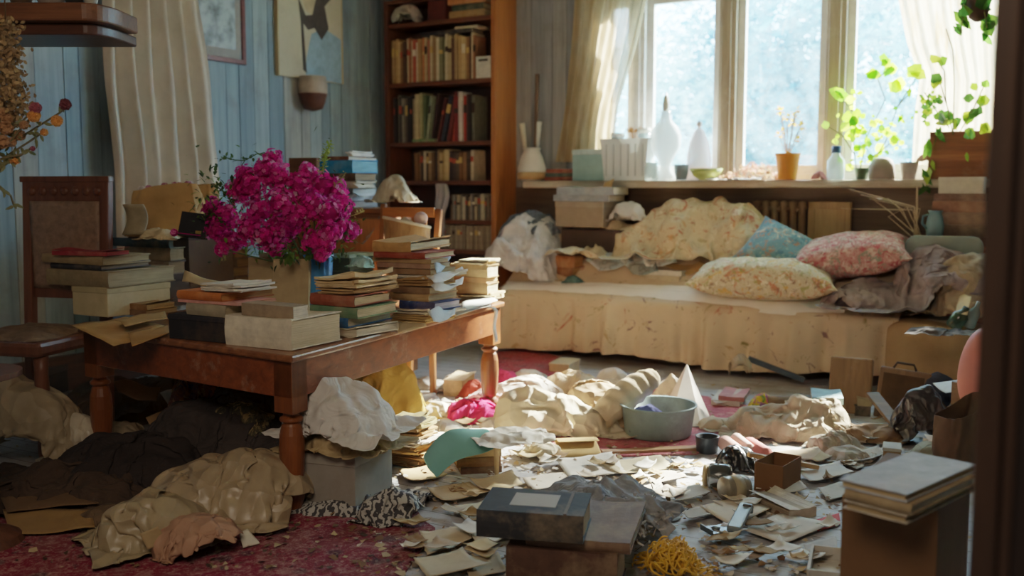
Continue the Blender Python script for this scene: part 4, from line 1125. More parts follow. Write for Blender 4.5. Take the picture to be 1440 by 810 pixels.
b = MB(); b.box(-hw3 - .02, hw3 + .02, -.42, .02, .52, .56); b.build('seat', CH2, c2, bevel=.01)
for s in (-1, 1):
    b = MB(); b.bar((s * hw3 * .95, -.39, 0), (s * hw3 * .95, -.39, .52), .035, .035); b.build('front_leg', CH2, c2)
# wicker basket on it
pb = PD(572, 345, cy - .22); zbk = .56
bk = empty('wicker_basket', 'tan wicker basket standing on the chair behind the table', 'basket', (pb.x, cy - .2, zbk + .001), yaw)
zt4 = PD(572, 313, cy - .2).z - zbk; rx = 31 * cy / F
b = MB(); P = []
for i in range(25):
    s = i / 24; r = []
    for q in range(73):
        a = 2 * math.pi * q / 72; k = .82 + .18 * s + .012 * (1 if (i // 2 + q // 3) % 2 else -1)
        r.append((math.cos(a) * rx * k, math.sin(a) * .14 * k, zt4 * s + .03 * s * math.cos(a + 2.6)))
    P.append(r)
b.grid(P); b.build('basket_body', wood('8a6238', 'b58a54', 2, .7, 2), bk, smooth=False, solid=.004)
b = MB(); b.box(-rx * .78, rx * .78, -.1, .1, 0, .01); b.build('basket_base', plain('8a6238'), bk)
b = MB(); b.tube([(math.cos(a) * rx * 1.0, math.sin(a) * .14, zt4 + .03 * math.cos(a + 2.6)) for a in [2 * math.pi * q / 36 for q in range(37)]], .009, 8, cap=False); b.build('rim', plain('cfc0a0', .8), bk, smooth=True)
drape('cloth', 'cream cloth stuffed in the wicker basket', 'cloth', (pb.x - .02, cy - .2, zbk + zt4 - .1), .2, .16, fabric('b8a58c'), .7, .05, [(0, 0, .09, .06, .12)], 5, 18)
p = PD(592, 307, cy - .2); b = MB(); b.lathe([(.001, -.035), (.024, -.03), (.038, -.012), (.04, .005), (.033, .022), (.018, .034), (.001, .037)], 16)
tag(b.build('yarn_ball', plain('d8b0a4', .9, .2, 30, .5), None, p + Vector((0, 0, .0)), 0, True), 'pale pink ball lying on the wicker basket', 'ball')
# grey bowl / shape left of the chair
p = PD(515, 320, 6.1)
b = MB(); P = []
for i in range(12):
    s = i / 11; r = []
    for j in range(9):
        t = j / 8 - .5; r.append((.11 * s - .02 + .03 * t, .05 * math.cos(t * 2.2), -.08 + .17 * s ** 1.6 + .05 * t))
    P.append(r)
b.grid(P); tag(b.build('felt_hat', fabric('77726e', .2), None, p, 0, True, 0, 1, .006), 'grey felt hat brim hooked on the chair behind the flowers', 'hat')

# ================================================================== ON THE BED
def on(px, py, z): return W(px, py, z)
ZBED = .485
def pillow(name, label, px, py, z, wpx, hgt, dpt, yaw, mat, seed, rot=(0, 0), puff=1.0):
    """px,py = centre of its foot; wpx = width in the photo"""
    p = B(px, py); w = wpx * dep(p) / F / 2 / max(.6, math.cos(yaw + 0)); b = MB()
    n = 26; T_ = []; B_ = []
    for i in range(n + 1):
        r1 = []; r2 = []
        for j in range(n + 1):
            s, t = i / n * 2 - 1, j / n * 2 - 1
            pin = 1 - .10 * (1 - abs(s) ** 2) * abs(t) ** 3 * 1.0; pin2 = 1 - .10 * (1 - abs(t) ** 2) * abs(s) ** 3
            x, y = s * w * pin2, t * dpt / 2 * pin
            f = max(0, (1 - abs(s) ** 2.6)) ** .55 * max(0, (1 - abs(t) ** 2.6)) ** .55
            wr = .014 * vnoise(x * 1.3, y, seed, 9) * f + .02 * vnoise(x, y, seed + 3, 4) * f
            r1.append((x, y, hgt * .5 + hgt * .5 * f * puff + wr)); r2.append((x, y, hgt * .5 - hgt * .46 * f + wr * .4))
        T_.append(r1); B_.append(r2)
    b.grid(T_); b.grid([r[::-1] for r in B_])
    o = b.build(name, mat, None, p, 0, True, 0, 0, rot=(rot[0], rot[1], yaw)); bpy.context.view_layer.update()
    return tag(o, label, 'pillow')
pillow('pillow', 'cream floral pillow at the front edge of the bed', 1074, 424, ZBED + .005, 190, .28, .42, math.radians(-24), floral('dccaa6', ['c46a4a', '9a9a58', 'd9a24f', '8a6a58', 'efe3c8'], 9, .7, 4), 3, (math.radians(10), 0))
pillow('pillow', 'red-pink flowered pillow near the radiator panel', 1200, 392, ZBED + .01, 150, .28, .46, math.radians(-24), floral('c48a84', ['a03a48', 'd9c2b4', '7a8a78', 'b34a56', 'd8b0a8'], 10, .9, 9), 8, (math.radians(12), math.radians(-8)))
pillow('pillow', 'blue-teal floral pillow leaning against the radiator', 1100, 376, ZBED + .01, 92, .24, .44, math.radians(-36), floral('6f9aa8', ['d6cbb0', '4a7486', 'b07a5a', '8fb0b0'], 9, .8, 14), 5, (math.radians(48), math.radians(24)))
# big floral quilt heap
q0 = PV(945, 380, 6.88); q0.z = .62
def quilt_hf(bumps, base=0):
    f = mound(bumps); return f
q0 = PV(945, 380, 6.93); q0.z = .74
drape('quilt', 'big crumpled cream floral quilt heaped against the window sill', 'quilt', q0, 2.15, .8, floral('dcc6a2', ['b5523f', 'c98a5a', 'a8926a', 'b06a58', 'ead9b8'], 5.5, .45, 7), .78, .16,
      [(.14, .1, .5, .2, .44), (.1, .06, .66, .22, .34), (.45, .1, .32, .19, .4), (-.52, .1, .45, .18, .22), (.52, .04, .36, .18, .22)], 5, 74, ROOM, .5, 110, bend=.1, wr=.085)
# grey-white clothes heap, left
q1 = PV(748, 400, 6.78); q1.z = .62
drape('clothing_heap', 'heap of grey-white crumpled clothes at the left end of the bed', 'clothes', (q1.x, q1.y, .56), 1.05, 1.0, fabric('c9c6c6', .35, stain=.5, stainc='5c6470'), .66, .16,
      [(-.02, .05, .3, .34, .46), (-.1, -.12, .24, .24, .3), (.1, -.1, .18, .2, .26)], 15, 50, ROOM, .5, 110, bend=.06)
drape('shirt', 'dark blue-grey shirt lying on top of the grey-white clothes heap', 'clothes', (q1.x, q1.y + .05, .57), .62, .5, fabric('5c6672', .5, stain=.6, stainc='c9ccd2'), .7, .1,
      [(-.02, .05, .3, .34, .475), (.1, -.1, .18, .2, .28)], 18, 34, ROOM, .54, 90, bend=.06)
# suitcase and books at the head of the bed
bx = stack(850, 320, .755, ROOM, [('box', 781, 848, 893, 36, '8d7c68', '9a8a76', 'grey-beige fabric storage case', {'maxW': .34}),
      ('soft', 778, 856, 885, 9, '8a9298', 'd8c8b0', 'large book', {'maxW': .32}), ('soft', 783, 862, 884, 11, '9aa6ae', 'cbb698', 'blue-grey large book', {'maxW': .32, 'warp': .01})], 'pile at the head of the bed', 'pile at the head of the bed', base=PV(848, 320, 6.82))
p = PV(838, 322, 6.84); b = MB(); b.box(-.3, .3, 0, .34, 0, p.z - .72); tag(b.build('trunk', plain('3b2a24', .7), None, (p.x, p.y, .715), ROOM, bevel=.01), 'dark trunk under the storage case at the head of the bed', 'trunk')
sheetq('paper_sheet', 'tan folded page sticking up from the books at the head of the bed', 'paper', [PV(842, 284, 6.86), PV(854, 282, 6.86), PV(864, 252, 6.9), PV(850, 258, 6.9)], 'c9a06a', None, crum=.004, seed=4)
drape('cloth', 'red and white cloth bundled between the storage case and the quilt', 'cloth', PV(882, 312, 6.96), .5, .32, floral('d8cfc6', ['a83a3f', 'b56a6a'], 5, .5), .62, .08, [(0, 0, .15, .1, .13)], 31, 28, ROOM)
# brown box and teal cloth in front of the clothes
stack(808, 393, .5, ROOM - .2, [('book', 772, 806, 822, 13, '7a4a2a', 'b08a5a', 'brown book', {}), ('book', 770, 808, 822, 16, '8f5a34', 'a87a4a', 'reddish tan book', {})], 'pair beside the grey-white clothes', 'pair of books by the clothes heap', base=B(806, 394))
drape('cloth', 'small teal cloth beside the brown books on the bed', 'cloth', B(806, 401), .22, .16, fabric('567a78', .3), .7, .04, [(0, 0, .07, .05, .04)], 6, 18)
# magazines and papers on the bed
BM = [([B(822, 378, .045), B(868, 362, .045), B(892, 384, .045), B(842, 396, .045)], 'b9c2c6', 'open grey-blue magazine on the bed, furthest left'),
      ([B(862, 366, .045), B(905, 360, .045), B(915, 384, .045), B(880, 390, .045)], 'c6cac4', 'white magazine page beside the open grey-blue magazine'),
      ([B(898, 366, .045), B(942, 364, .045), B(952, 384, .045), B(908, 390, .045)], 'dcd8cc', 'white magazine in the middle of the bed'),
      ([B(880, 388, .045), B(922, 382, .045), B(926, 396, .045), B(890, 400, .045)], '9aa098', 'grey printed leaflet at the front of the magazines')]
def print_mat(hx, seed):
    t = NT('printed_' + hx); c = lin(hx); v = t.coord(); n = t.noise(v, 12 + seed, 2, .5)
    col = t.ramp(n, [(.42, c), (.5, [x * .55 for x in c]), (.58, [c[0] * .8, c[1] * .95, c[2]])]); return t.done(t.bsdf(col, .5, None, 0, 0, 0, .3))
for k, (q, hx, lab) in enumerate(BM): sheetq('magazine', lab, 'magazine', q, hx, 'magazines on the bed', crum=.01, seed=k, mat=print_mat(hx, k), fold=.01)
stack(962, 398, .5, ROOM - .1, [('soft', 908, 955, 972, 8, 'b8a88a', 'e2dac6', 'cream book', {'maxW': .3}), ('soft', 905, 958, 970, 7, 'd6cfbf', 'e6dfcf', 'white booklet', {'maxW': .3})], 'pair left of the floral pillow', 'pair of booklets left of the pillow', base=B(957, 400))
sheetq('kraft_sheet', 'tan cardboard sheet lying between the quilt and the floral pillow', 'cardboard', [B(888, 362, .01), B(928, 348, .01), B(1000, 380, .01), B(968, 394, .01)], 'b5935f', None, crum=.008, seed=7)
p0 = B(850, 404); b = MB(); P = []  # added draped strip, its white imitating sunlight on the bed's front edge
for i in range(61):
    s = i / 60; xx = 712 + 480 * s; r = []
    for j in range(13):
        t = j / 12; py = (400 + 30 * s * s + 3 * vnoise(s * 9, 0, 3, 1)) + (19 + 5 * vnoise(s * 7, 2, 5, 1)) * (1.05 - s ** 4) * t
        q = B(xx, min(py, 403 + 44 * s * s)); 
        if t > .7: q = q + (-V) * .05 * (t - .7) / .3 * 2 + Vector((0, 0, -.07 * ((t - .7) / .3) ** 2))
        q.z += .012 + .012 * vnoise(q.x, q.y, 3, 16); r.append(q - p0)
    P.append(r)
b.grid(P); tag(b.build('sunlight_strip', fabric('f6f0e6', .1), None, p0, 0, True, 0, 1, .002), 'white strip painted as sunlight along the front of the bed', 'sheet')  # no real sheet: added strip imitating sunlight
sheetq('paper_sheet', 'white paper with green print lying right of the floral pillow', 'paper', [B(1122, 432, .01), B(1162, 426, .01), B(1195, 440, .01), B(1140, 448, .01)], 'dfe6de', None, crum=.006, seed=14)
# mauve clothing heap
q2 = PV(1268, 440, 6.68)
drape('clothing_heap', 'mauve-grey crumpled clothing at the right end of the bed', 'clothes', (q2.x, q2.y, .5), 1.3, .95, fabric('8f7f7e', .4), .62, .2,
      [(.18, .12, .26, .26, .42), (-.12, .0, .3, .2, .14), (.3, -.05, .25, .2, .28)], 25, 56, ROOM, .5, 110, bend=.05)
drape('blanket', 'beige blanket falling from the mauve clothing onto the bolster', 'blanket', (q2.x + .22, q2.y - .2, .47), .62, .6, fabric('a08a70', .3), .7, .12,
      [(.06, .12, .22, .24, .36)], 35, 34, ROOM - .3, .42, 90, bend=.08)
drape('shawl', 'mauve fringed shawl crumpled beside the floral pillow', 'shawl', B(1200, 436), .55, .42, fabric('a2918f', .45), .58, .1, [(0, 0, .2, .12, .1)], 41, 34, ROOM, None, 80)
# grey rounded tray
p = PV(1272, 348, 6.72); p2 = PV(1384, 348, 6.72); b = MB(); L = (p2 - p).length; hh = 32 * dep(p) / F / 2
pts = []
for k in range(32):
    a = 2 * math.pi * k / 32; x = (L / 2 - hh) * (1 if math.cos(a) > 0 else -1) + hh * math.cos(a); pts.append((x, hh * math.sin(a)))
vs = [(x, 0, z) for x, z in pts] + [(x, .03, z) for x, z in pts]; vs2 = [(x * .95, -.004, z * .8) for x, z in pts]
b.add(vs + vs2, [tuple(range(64, 96))] + [(k, (k + 1) % 32, 64 + (k + 1) % 32, 64 + k) for k in range(32)] + [tuple(range(63, 31, -1))] + [(k, 32 + k, 32 + (k + 1) % 32, (k + 1) % 32) for k in range(32)])
tag(b.build('headrest', plain('7f8880', .5, .15, 8, .1), None, (p + p2) / 2, ROOM, bevel=.006), 'grey-green rounded board lying across the right end of the bed', 'board')
# plaid box, books, jug at the far right end
p = PV(1340, 410, 6.85); u0, u1 = p.dot(U), PV(1400, 410, 6.85).dot(U)
def plaid():
    t = NT('red_plaid'); v = t.coord(); col = None
    w1 = t.n('ShaderNodeTexWave', bands_direction='X'); w2 = t.n('ShaderNodeTexWave', bands_direction='Z')
    for w_ in (w1, w2): w_.inputs['Scale'].default_value = 9; t.l(v, w_.inputs['Vector'])
    c1 = t.ramp(w1.outputs['Fac'], [(.3, lin('7a2c22')), (.6, lin('a85a3c'))]); c2 = t.ramp(w2.outputs['Fac'], [(.3, lin('5a241c')), (.6, lin('b06a48'))])
    return t.done(t.bsdf(t.mix(.5, c1, c2), .9))
e = empty('storage_box', 'red plaid box at the right end of the bed under the books', 'box', R((u0 + u1) / 2, 6.95, .3), ROOM)
hb = PV(1360, 334, 6.85).z - .3; w2 = (u1 - u0) / 2 + .05
b = MB(); b.box(-w2, w2, -.1, .25, 0, hb - .05); b.build('box_body', plaid(), e, bevel=.004)
b = MB(); b.box(-w2 - .1, w2 + .004, -.104, .254, hb - .05, hb); b.build('lid', plain('5a3a2c', .7), e, bevel=.004)
zb2 = .3 + hb + .002
for k, (xl, xr, T, hx, pg, lab) in enumerate([(1308, 1392, .075, '6b5648', 'a8957c', 'brown-grey thick book, lowest on the plaid box'), (1306, 1388, .075, '7d6150', 'b5a088', 'dull brown book, second up on the plaid box'),
                                     (1310, 1386, .07, '8a5f4a', 'b09a80', 'reddish brown book, third up on the plaid box'), (1312, 1384, .045, '6f5244', '9a8570', 'thin brown book, fourth up on the plaid box')]):
    flatbook('book', lab, xl, xr, 320, 6.86, T, hx, pg, z=zb2, depth=.24, group='books on the plaid box'); zb2 += T + .002
pw = PV(1320, 260, 6.86); L = (PV(1384, 260, 6.86) - pw).length
e = empty('storage_box', 'cream white box topmost on the books at the right of the sill', 'box', (pw + PV(1384, 260, 6.86)) / 2 + V * .1, ROOM); e.location.z = zb2
box_parts(e, L, .2, PV(1350, 249, 6.86).z - zb2, 'd2c5ac', 'd9cdb6')
p = PV(1317, 334, 6.82); p.z = .3 + hb + .002
p = PV(1314, 334, 6.84)
e = empty('jug', 'blue-grey enamel jug beside the brown books', 'jug', p)
b = MB(); s = dep(p) / F
b.lathe([(9 * s, 0), (11 * s, 4 * s), (12 * s, 16 * s), (10 * s, 28 * s), (8 * s, 34 * s), (10 * s, 38 * s), (8.5 * s, 37 * s), (7 * s, 33 * s)], 20); b.build('jug_body', plain('6f8c92', .35, .2, 10, .1), e, smooth=True)
b = MB(); b.tube([(-10 * s, 0, 32 * s), (-17 * s, 0, 30 * s), (-18 * s, 0, 20 * s), (-11 * s, 0, 12 * s)], 1.6 * s, 8); b.build('handle', plain('5c777d', .35), e, smooth=True)
# what the jug stands on
p2 = PV(1314, 334, 6.84)
b = MB(); b.box(-.07, .06, -.07, .07, .43, p2.z - .002); tag(b.build('storage_box', plain('4a3a30', .8), None, (p2.x, p2.y, 0), ROOM, bevel=.004), 'small dark box under the blue-grey jug behind the rounded board', 'box')
# twigs in front of the sill
p = PV(1290, 330, 6.9); e = empty('dry_twigs', 'bundle of bare dry twigs rising behind the bed at the sill', 'twigs', (p.x, p.y, .5))
b = MB()
for k in range(9):
    q = PV(1290 + jit(6), 335, 6.9); a = [q, PV(1270 + jit(25), 300 + jit(10), 6.9 + jit(.06)), PV(1235 + jit(60), 285 + jit(20), 6.88 + jit(.08))]
    b.tube([x - Vector((p.x, p.y, .5)) for x in a], [.004, .003, .0015], 5)
b.tube([(0, 0, 0), PV(1290, 262, 6.92) - Vector((p.x, p.y, .5))], .006, 6)
b.build('twig', plain('b39b7c', .8), e)
# bottles, cans and plaid cloth on the bolster
for k, (px, py, w_, h_, hx, nm, lab) in enumerate([(1340, 452, 22, 34, '2f4a38', 'bottle', 'dark green bottle lying among things on the bolster'), (1362, 452, 16, 40, '7f8f8a', 'can', 'grey-green can on the bolster next to the door frame')]):
    p = W(px, py + 8, .47); s = dep(p) / F; b = MB()
    b.lathe([(w_ * .45 * s, 0), (w_ * .5 * s, 2 * s), (w_ * .5 * s, h_ * .6 * s), (w_ * .2 * s, h_ * .8 * s), (w_ * .2 * s, h_ * s)], 16)
    tag(b.build(nm, glassy(hx, .15), None, p, smooth=True, rot=(math.radians(18), math.radians(25 if k == 0 else 12), 0)), lab, nm)
sheetq('carton', 'tan and orange carton standing among the bottles on the bolster', 'carton', [(1344, 440, .55), (1360, 444, .55), (1366, 418, .62), (1350, 412, .62)], 'b58f5c', None, crum=.003, seed=3)
drape('cloth', 'dark checked cloth lying on the front of the bolster', 'cloth', W(1325, 470, .455), .42, .2, fabric('4a433f', .5, stain=.5, stainc='8a8078'), .8, .03, [(0, 0, .2, .08, .02)], 9, 30, ROOM)

# ================================================================== ON THE WINDOW SILL
SV = VW - .12
def sill(px, v=SV): 
    p = PV(px, 250, v); p.z = ZS + .001; return p
def spx(v_p): return dep(v_p) / F
# white lidded jar with brushes
p = sill(748, 7.16); s = spx(p); e = empty('ceramic_jar', 'white round-bellied jar with brushes beside the bookcase', 'jar', p)
b = MB(); b.lathe([(14 * s, 0), (19 * s, 8 * s), (20 * s, 18 * s), (15 * s, 34 * s), (11 * s, 42 * s), (13 * s, 46 * s), (11 * s, 45 * s), (9 * s, 40 * s)], 24); b.build('jar_body', plain('d9d2c4', .35, .12, 8, .1), e, smooth=True)
for px, h, hx in ((734, 80, 'cdbfa6'), (758, 82, 'dcd8d0'), (755, 148, '6a5240')):
    x = (px - 748) * s; b = MB(); q = e.matrix_world
    b.tube([(x * .3, 0, 10 * s), (x * .7, 0, 45 * s), (x, .0, h * s)], [2 * s, 2.4 * s, (4 if h < 100 else 3) * s], 8); b.build('brush', plain(hx, .6), e, smooth=True)
b = MB(); b.lathe([(20.3 * s, 2 * s), (20.5 * s, 12 * s)], 24); b.build('band', plain('b08a5c', .7), e, smooth=True)
# flat books on the sill
for k, (T, hx, lab) in enumerate([(.03, '7a3a30', 'red-brown book lying on the sill beside the white jar, lower'), (.028, '4a5a52', 'dark green book lying on the sill beside the white jar, middle'), (.03, '8a4a3a', 'russet book lying on the sill beside the white jar, upper')]):
    flatbook('book', lab, 766 + k, 822 - k * 2, 250, 7.09, T, hx, 'c9b898', z=ZS + .002 + k * .031, depth=.17, group='flat books on the sill')
# teal box and white containers
def vessel(name, label, cat, px, v, prof, mat, n=24, extra=None):
    p = sill(px, v); s = spx(p); e = empty(name, label, cat, p); b = MB(); b.lathe([(r * s, z * s) for r, z in prof], n); b.build(name.split('_')[-1] + '_body', mat, e, smooth=True); return e, s
p = sill(830, 7.12); s = spx(p); e = empty('tin_box', 'pale teal tin box on the sill below the left curtain', 'box', p, ROOM)
b = MB(); b.box(-22 * s, 26 * s, -.07, .08, 0, 36 * s); b.build('box_body', plain('8fb5b5', .5, .2, 8, .1), e, bevel=.005); b = MB(); b.box(-23 * s, 27 * s, -.073, .083, 36 * s, 43 * s); b.build('lid', plain('b9cfcc', .5), e, bevel=.005)
p = sill(883, 7.1); s = spx(p); e = empty('plastic_crate', 'white open plastic container on the sill beside the teal tin box', 'container', p, ROOM)
b = MB(); P = []
for (k, z) in ((.84, 0), (1, 56), (1.04, 58), (.97, 56), (.82, 2)):
    P.append([(x * 36 * s * k, y * .085 * k, z * s) for x, y in ((-1, -1), (1, -1), (1, 1), (-1, 1), (-1, -1))])
b.grid(P); b.box(-30 * s, 30 * s, -.07, .07, .001, .003); b.build('container_body', glassy('e6ebe8', .15), e, bevel=.004)
b = MB(); 
for k in range(6): b.box((-28 + 11 * k) * s, (-26 + 11 * k) * s, -.092, -.08, 6 * s, 50 * s)
b.build('ridges', glassy('d6dede', .2), e)
for k, (px, v, w_, h_, lab) in enumerate([(868, 7.22, 12, 60, 'clear glass jar standing behind the white container, left'), (905, 7.24, 12, 66, 'clear glass jar behind the white container, right')]):
    e, s = vessel('glass_jar', lab, 'jar', px, v, [(w_, 0), (w_ * 1.05, 4), (w_ * 1.05, h_ * .7), (w_ * .7, h_ * .85), (w_ * .75, h_), (w_ * .65, h_), (w_ * .9, 4)], glassy('cfe0e0', .5))
    b = MB(); b.lathe([(w_ * .8 * s, h_ * s), (w_ * .8 * s, (h_ + 6) * s)], 16); b.build('lid', plain('c9c2b2', .5), e, smooth=True)
e, s = vessel('glass_decanter', 'clear white round decanter with a tall neck on the sill', 'decanter', 935, 7.16, [(14, 0), (16, 3), (9, 14), (8, 22), (14, 34), (21, 46), (22, 62), (17, 74), (9, 82), (6, 92), (7, 96), (5, 96)], glassy('e8eeee', .3))
b = MB(); b.lathe([(4 * s, 96 * s), (5 * s, 104 * s), (3 * s, 116 * s), (.5 * s, 122 * s)], 12); b.build('stopper', plain('c9c0b0', .4), e, smooth=True)
e, s = vessel('glass_jar', 'small clear jar at the foot of the round decanter', 'jar', 916, 7.06, [(9, 0), (10, 3), (10, 18), (8, 22), (9, 25), (7, 25), (8, 4)], glassy('d9e6e4', .45))
e, s = vessel('glass_cup', 'small dark glass cup right of the decanter', 'cup', 958, 7.1, [(8, 0), (10, 12), (11, 22), (9.5, 21), (7, 2)], glassy('6f7f80', .3))
e, s = vessel('glass_bell', 'pinkish glass bell jar on the sill left of the first post', 'jar', 982, 7.18, [(17, 0), (18, 4), (17, 34), (13, 54), (7, 68), (2, 74)], glassy('e2ccc6', .45))
b = MB(); b.lathe([(1 * s, 73 * s), (4 * s, 76 * s), (4 * s, 80 * s), (.5 * s, 83 * s)], 12); b.build('knob', plain('d9c9c0', .4), e, smooth=True)
e, s = vessel('glass_bowl', 'low yellow-green glass bowl in front of the bell jar', 'bowl', 993, 7.08, [(10, 0), (18, 6), (24, 16), (22, 15), (16, 6), (8, 2)], glassy('b5b862', .35))
e, s = vessel('ceramic_vase', 'white vase under the left sheer curtain', 'vase', 893, 7.22, [(10, 0), (14, 12), (10, 30), (6, 44), (8, 50), (6, 50)], plain('e2ded4', .4))
b = MB()
for k in range(10):
    a = jit(.06); b.tube([(0, 0, 44 * s), (a, jit(.03), 70 * s + jit(.03))], .003, 5)
    for _ in range(6): d = Vector((random.gauss(0, 1), random.gauss(0, 1), random.gauss(0, 1))).normalized(); floret_mesh(b, Vector((a, 0, 70 * s)) + d * .014, d, .012, 0)
b.build('dry_flowers', leafm('c9894a', .4), e)
# dried flower litter between the posts
e = empty('dried_flowers', 'low heap of dried brown-pink flowers on the sill behind the orange pot', 'flowers', sill(1062, 7.15))
b = MB()
for _ in range(150):
    c = Vector((jit(.24), jit(.07), 0)); c.z = random.uniform(.02, .15) * (1 - abs(c.x) / .3); c = Vector((c.x * U.x + c.y * V.x, c.x * U.y + c.y * V.y, c.z))
    d = Vector((random.gauss(0, 1), random.gauss(0, 1), random.gauss(0, 1))).normalized(); floret_mesh(b, c, d, .018, random.randrange(3))
b.build('petals', [leafm('b58a6a', .4), leafm('c98f7a', .4), leafm('8a7050', .4)], e)
drape('lace_doily', 'white cloth spread over the front edge of the sill below the first post', 'cloth', sill(1035, 7.08) + Vector((0, 0, .0)), .42, .22, fabric('ddd6c8', .12), .92, .02, (), 8, 22, ROOM, .02, 30)
# orange pot with yellow plant
e, s = vessel('flower_pot', 'orange flower pot holding a yellow plant on the sill', 'flower pot', 1107, 7.07, [(12, 0), (12.5, 1), (16.5, 33), (17.5, 34), (17.5, 37), (15.5, 37), (14, 30), (1, 30)], plain('dd8222', .5, .15, 10, .1))
pe_ = empty('yellow_plant', 'small yellow-leaved plant growing in the orange pot', 'plant', sill(1107, 7.07) + Vector((0, 0, 30 * s)))
b = MB(); b2 = MB()
for k in range(13):
    t = Vector((jit(17) * s, jit(.06), random.uniform(20, 66) * s)); b.tube([(jit(.01), 0, 0), t * .55 + Vector((jit(.01), 0, .01)), t], .0025, 5)
    for _ in range(9):
        d = Vector((random.gauss(0, 1), random.gauss(0, 1), random.gauss(.2, .8))).normalized(); leaf(b2, t + d * .008, d, Vector((0, 0, 1)), random.uniform(.02, .04), .011, random.randrange(2))
b.build('stem', leafm('a58a4a', .3), pe_); b2.build('foliage', [leafm('e6c04a', .55), leafm('d9a83a', .5)], pe_)
# sapling with single leaves by the orange pot
vine = empty('trailing_plant', 'bright green leafy vine climbing in front of the second window post', 'plant', sill(1210, 7.16))
wood_ivy = empty('ivy_plant', 'green ivy spilling out of the wooden planter by the door frame', 'plant', PV(1350, 182, 7.12))
def plant_from(rt, stems, leaves, v, hxs, tr=.55):
    b = MB()
    for st_ in stems:
        b.tube([PV(a, c, v + jit(.05)) - rt.location for a, c in st_], .004, 5)
    b.build('stem', leafm('6b6a3a', .2), rt)
    b = MB()
    for px, py, r, el in leaves:
        p = PV(px, py, v + jit(.08)); s = dep(p) / F
        for q in range(2 if r > 9 else 1):
            d = Vector((jit(1), jit(.6), -.9 if el else jit(.9) - .25)).normalized()
            l = 2 * r * s * random.uniform(.8, 1.1); c = p + Vector((jit(r * .5 * s), 0, jit(r * .5 * s))) * q
            leaf(b, c - d * l * .5 - rt.location, d, (-V + Vector((jit(.7), 0, jit(.7)))).normalized(), l, l * (.2 if el else .42), random.randrange(len(hxs)))
    b.build('foliage', [leafm(h, tr, .2) for h in hxs], rt)
LV = [(1227, 104, 12, 0), (1246, 88, 10, 0), (1254, 97, 10, 0), (1265, 118, 12, 0), (1291, 104, 14, 0), (1279, 130, 9, 1), (1177, 131, 12, 0), (1196, 140, 8, 0), (1161, 176, 8, 0), (1201, 170, 11, 0), (1210, 183, 10, 0), (1192, 165, 9, 0), (1196, 190, 9, 0), (1227, 173, 8, 0), (1248, 187, 9, 0), (1261, 194, 10, 0), (1237, 208, 8, 0), (1205, 208, 9, 0), (1195, 235, 9, 0), (1212, 215, 9, 0), (1268, 168, 10, 1), (1205, 160, 9, 0), (1240, 180, 7, 0), (1220, 198, 7, 0), (1188, 178, 8, 0), (1230, 190, 6, 0), (1175, 199, 6, 0), (1182, 225, 7, 0)]
for _ in range(60): LV.append((random.gauss(1222, 22), random.gauss(190, 26), random.uniform(3, 6), 0))
plant_from(vine, [[(1205, 245), (1200, 200), (1205, 165), (1180, 132)], [(1208, 245), (1220, 190), (1245, 140), (1232, 105)], [(1215, 245), (1245, 200), (1262, 150), (1292, 104)], [(1215, 245), (1235, 215), (1260, 195)], [(1203, 220), (1185, 190), (1163, 177)], [(1262, 150), (1280, 130)], [(1235, 110), (1255, 92)]], LV, 7.12, ['7fb52c', 'a3cc3c', '5a9428', 'bfd94a'])
LV = [(1315, 83, 9, 0), (1324, 88, 10, 0), (1317, 111, 11, 0), (1306, 208, 14, 1), (1303, 249, 15, 1), (1303, 262, 11, 1), (1322, 190, 12, 1), (1362, 138, 9, 0), (1381, 142, 10, 0), (1360, 163, 11, 0), (1376, 156, 10, 0), (1365, 187, 11, 0), (1360, 221, 8, 1), (1325, 172, 12, 0), (1335, 168, 11, 0), (1345, 172, 10, 0), (1386, 118, 9, 0), (1370, 122, 8, 0), (1312, 232, 9, 1), (1384, 180, 10, 0), (1312, 200, 9, 0)]
for _ in range(46): LV.append((random.gauss(1310, 10), random.gauss(146, 12), random.uniform(3, 6), 0))
plant_from(wood_ivy, [[(1340, 190), (1330, 140), (1328, 100), (1318, 85)], [(1340, 190), (1342, 120), (1340, 70), (1330, 40)], [(1340, 185), (1318, 190), (1306, 225), (1303, 262)], [(1350, 185), (1370, 150), (1384, 120)], [(1335, 180), (1312, 150), (1300, 130)], [(1335, 160), (1320, 110)]], LV, 7.02, ['5f8f2c', '86b038', '3d6426', 'a5b83c'])
hang = empty('hanging_plant', 'dark green hanging plant at the top right beside the door frame', 'plant', PV(1372, -20, 6.6))
plant_from(hang, [[(1372, -20), (1360, 5), (1353, 30), (1351, 48)], [(1372, -20), (1385, 20), (1390, 50)], [(1372, -20), (1374, 20)]], [(1353, 28, 18, 1), (1349, 40, 12, 1), (1360, 7, 13, 0), (1370, 2, 12, 0), (1388, 55, 12, 1), (1376, 10, 14, 0), (1386, 25, 14, 0), (1366, -6, 14, 0), (1390, 40, 11, 0), (1356, 16, 10, 0), (1382, 4, 12, 0)], 6.6, ['4a7a2c', '2f5220', '75a035'])
b = MB(); q = PV(1376, 8, 6.6); s = spx(q); b.lathe([(4 * s, -22 * s), (12 * s, -16 * s), (16 * s, 2 * s), (15 * s, 16 * s), (13 * s, 16 * s)], 18); b.build('basket', plain('4a3426', .8), hang, q - hang.location, smooth=True)
b = MB(); b.tube([q - hang.location + Vector((0, 0, 16 * s)), (q.x - hang.location.x, q.y - hang.location.y, CEIL - hang.location.z)], .003, 5); b.build('hanger', plain('3a3028', .7), hang)
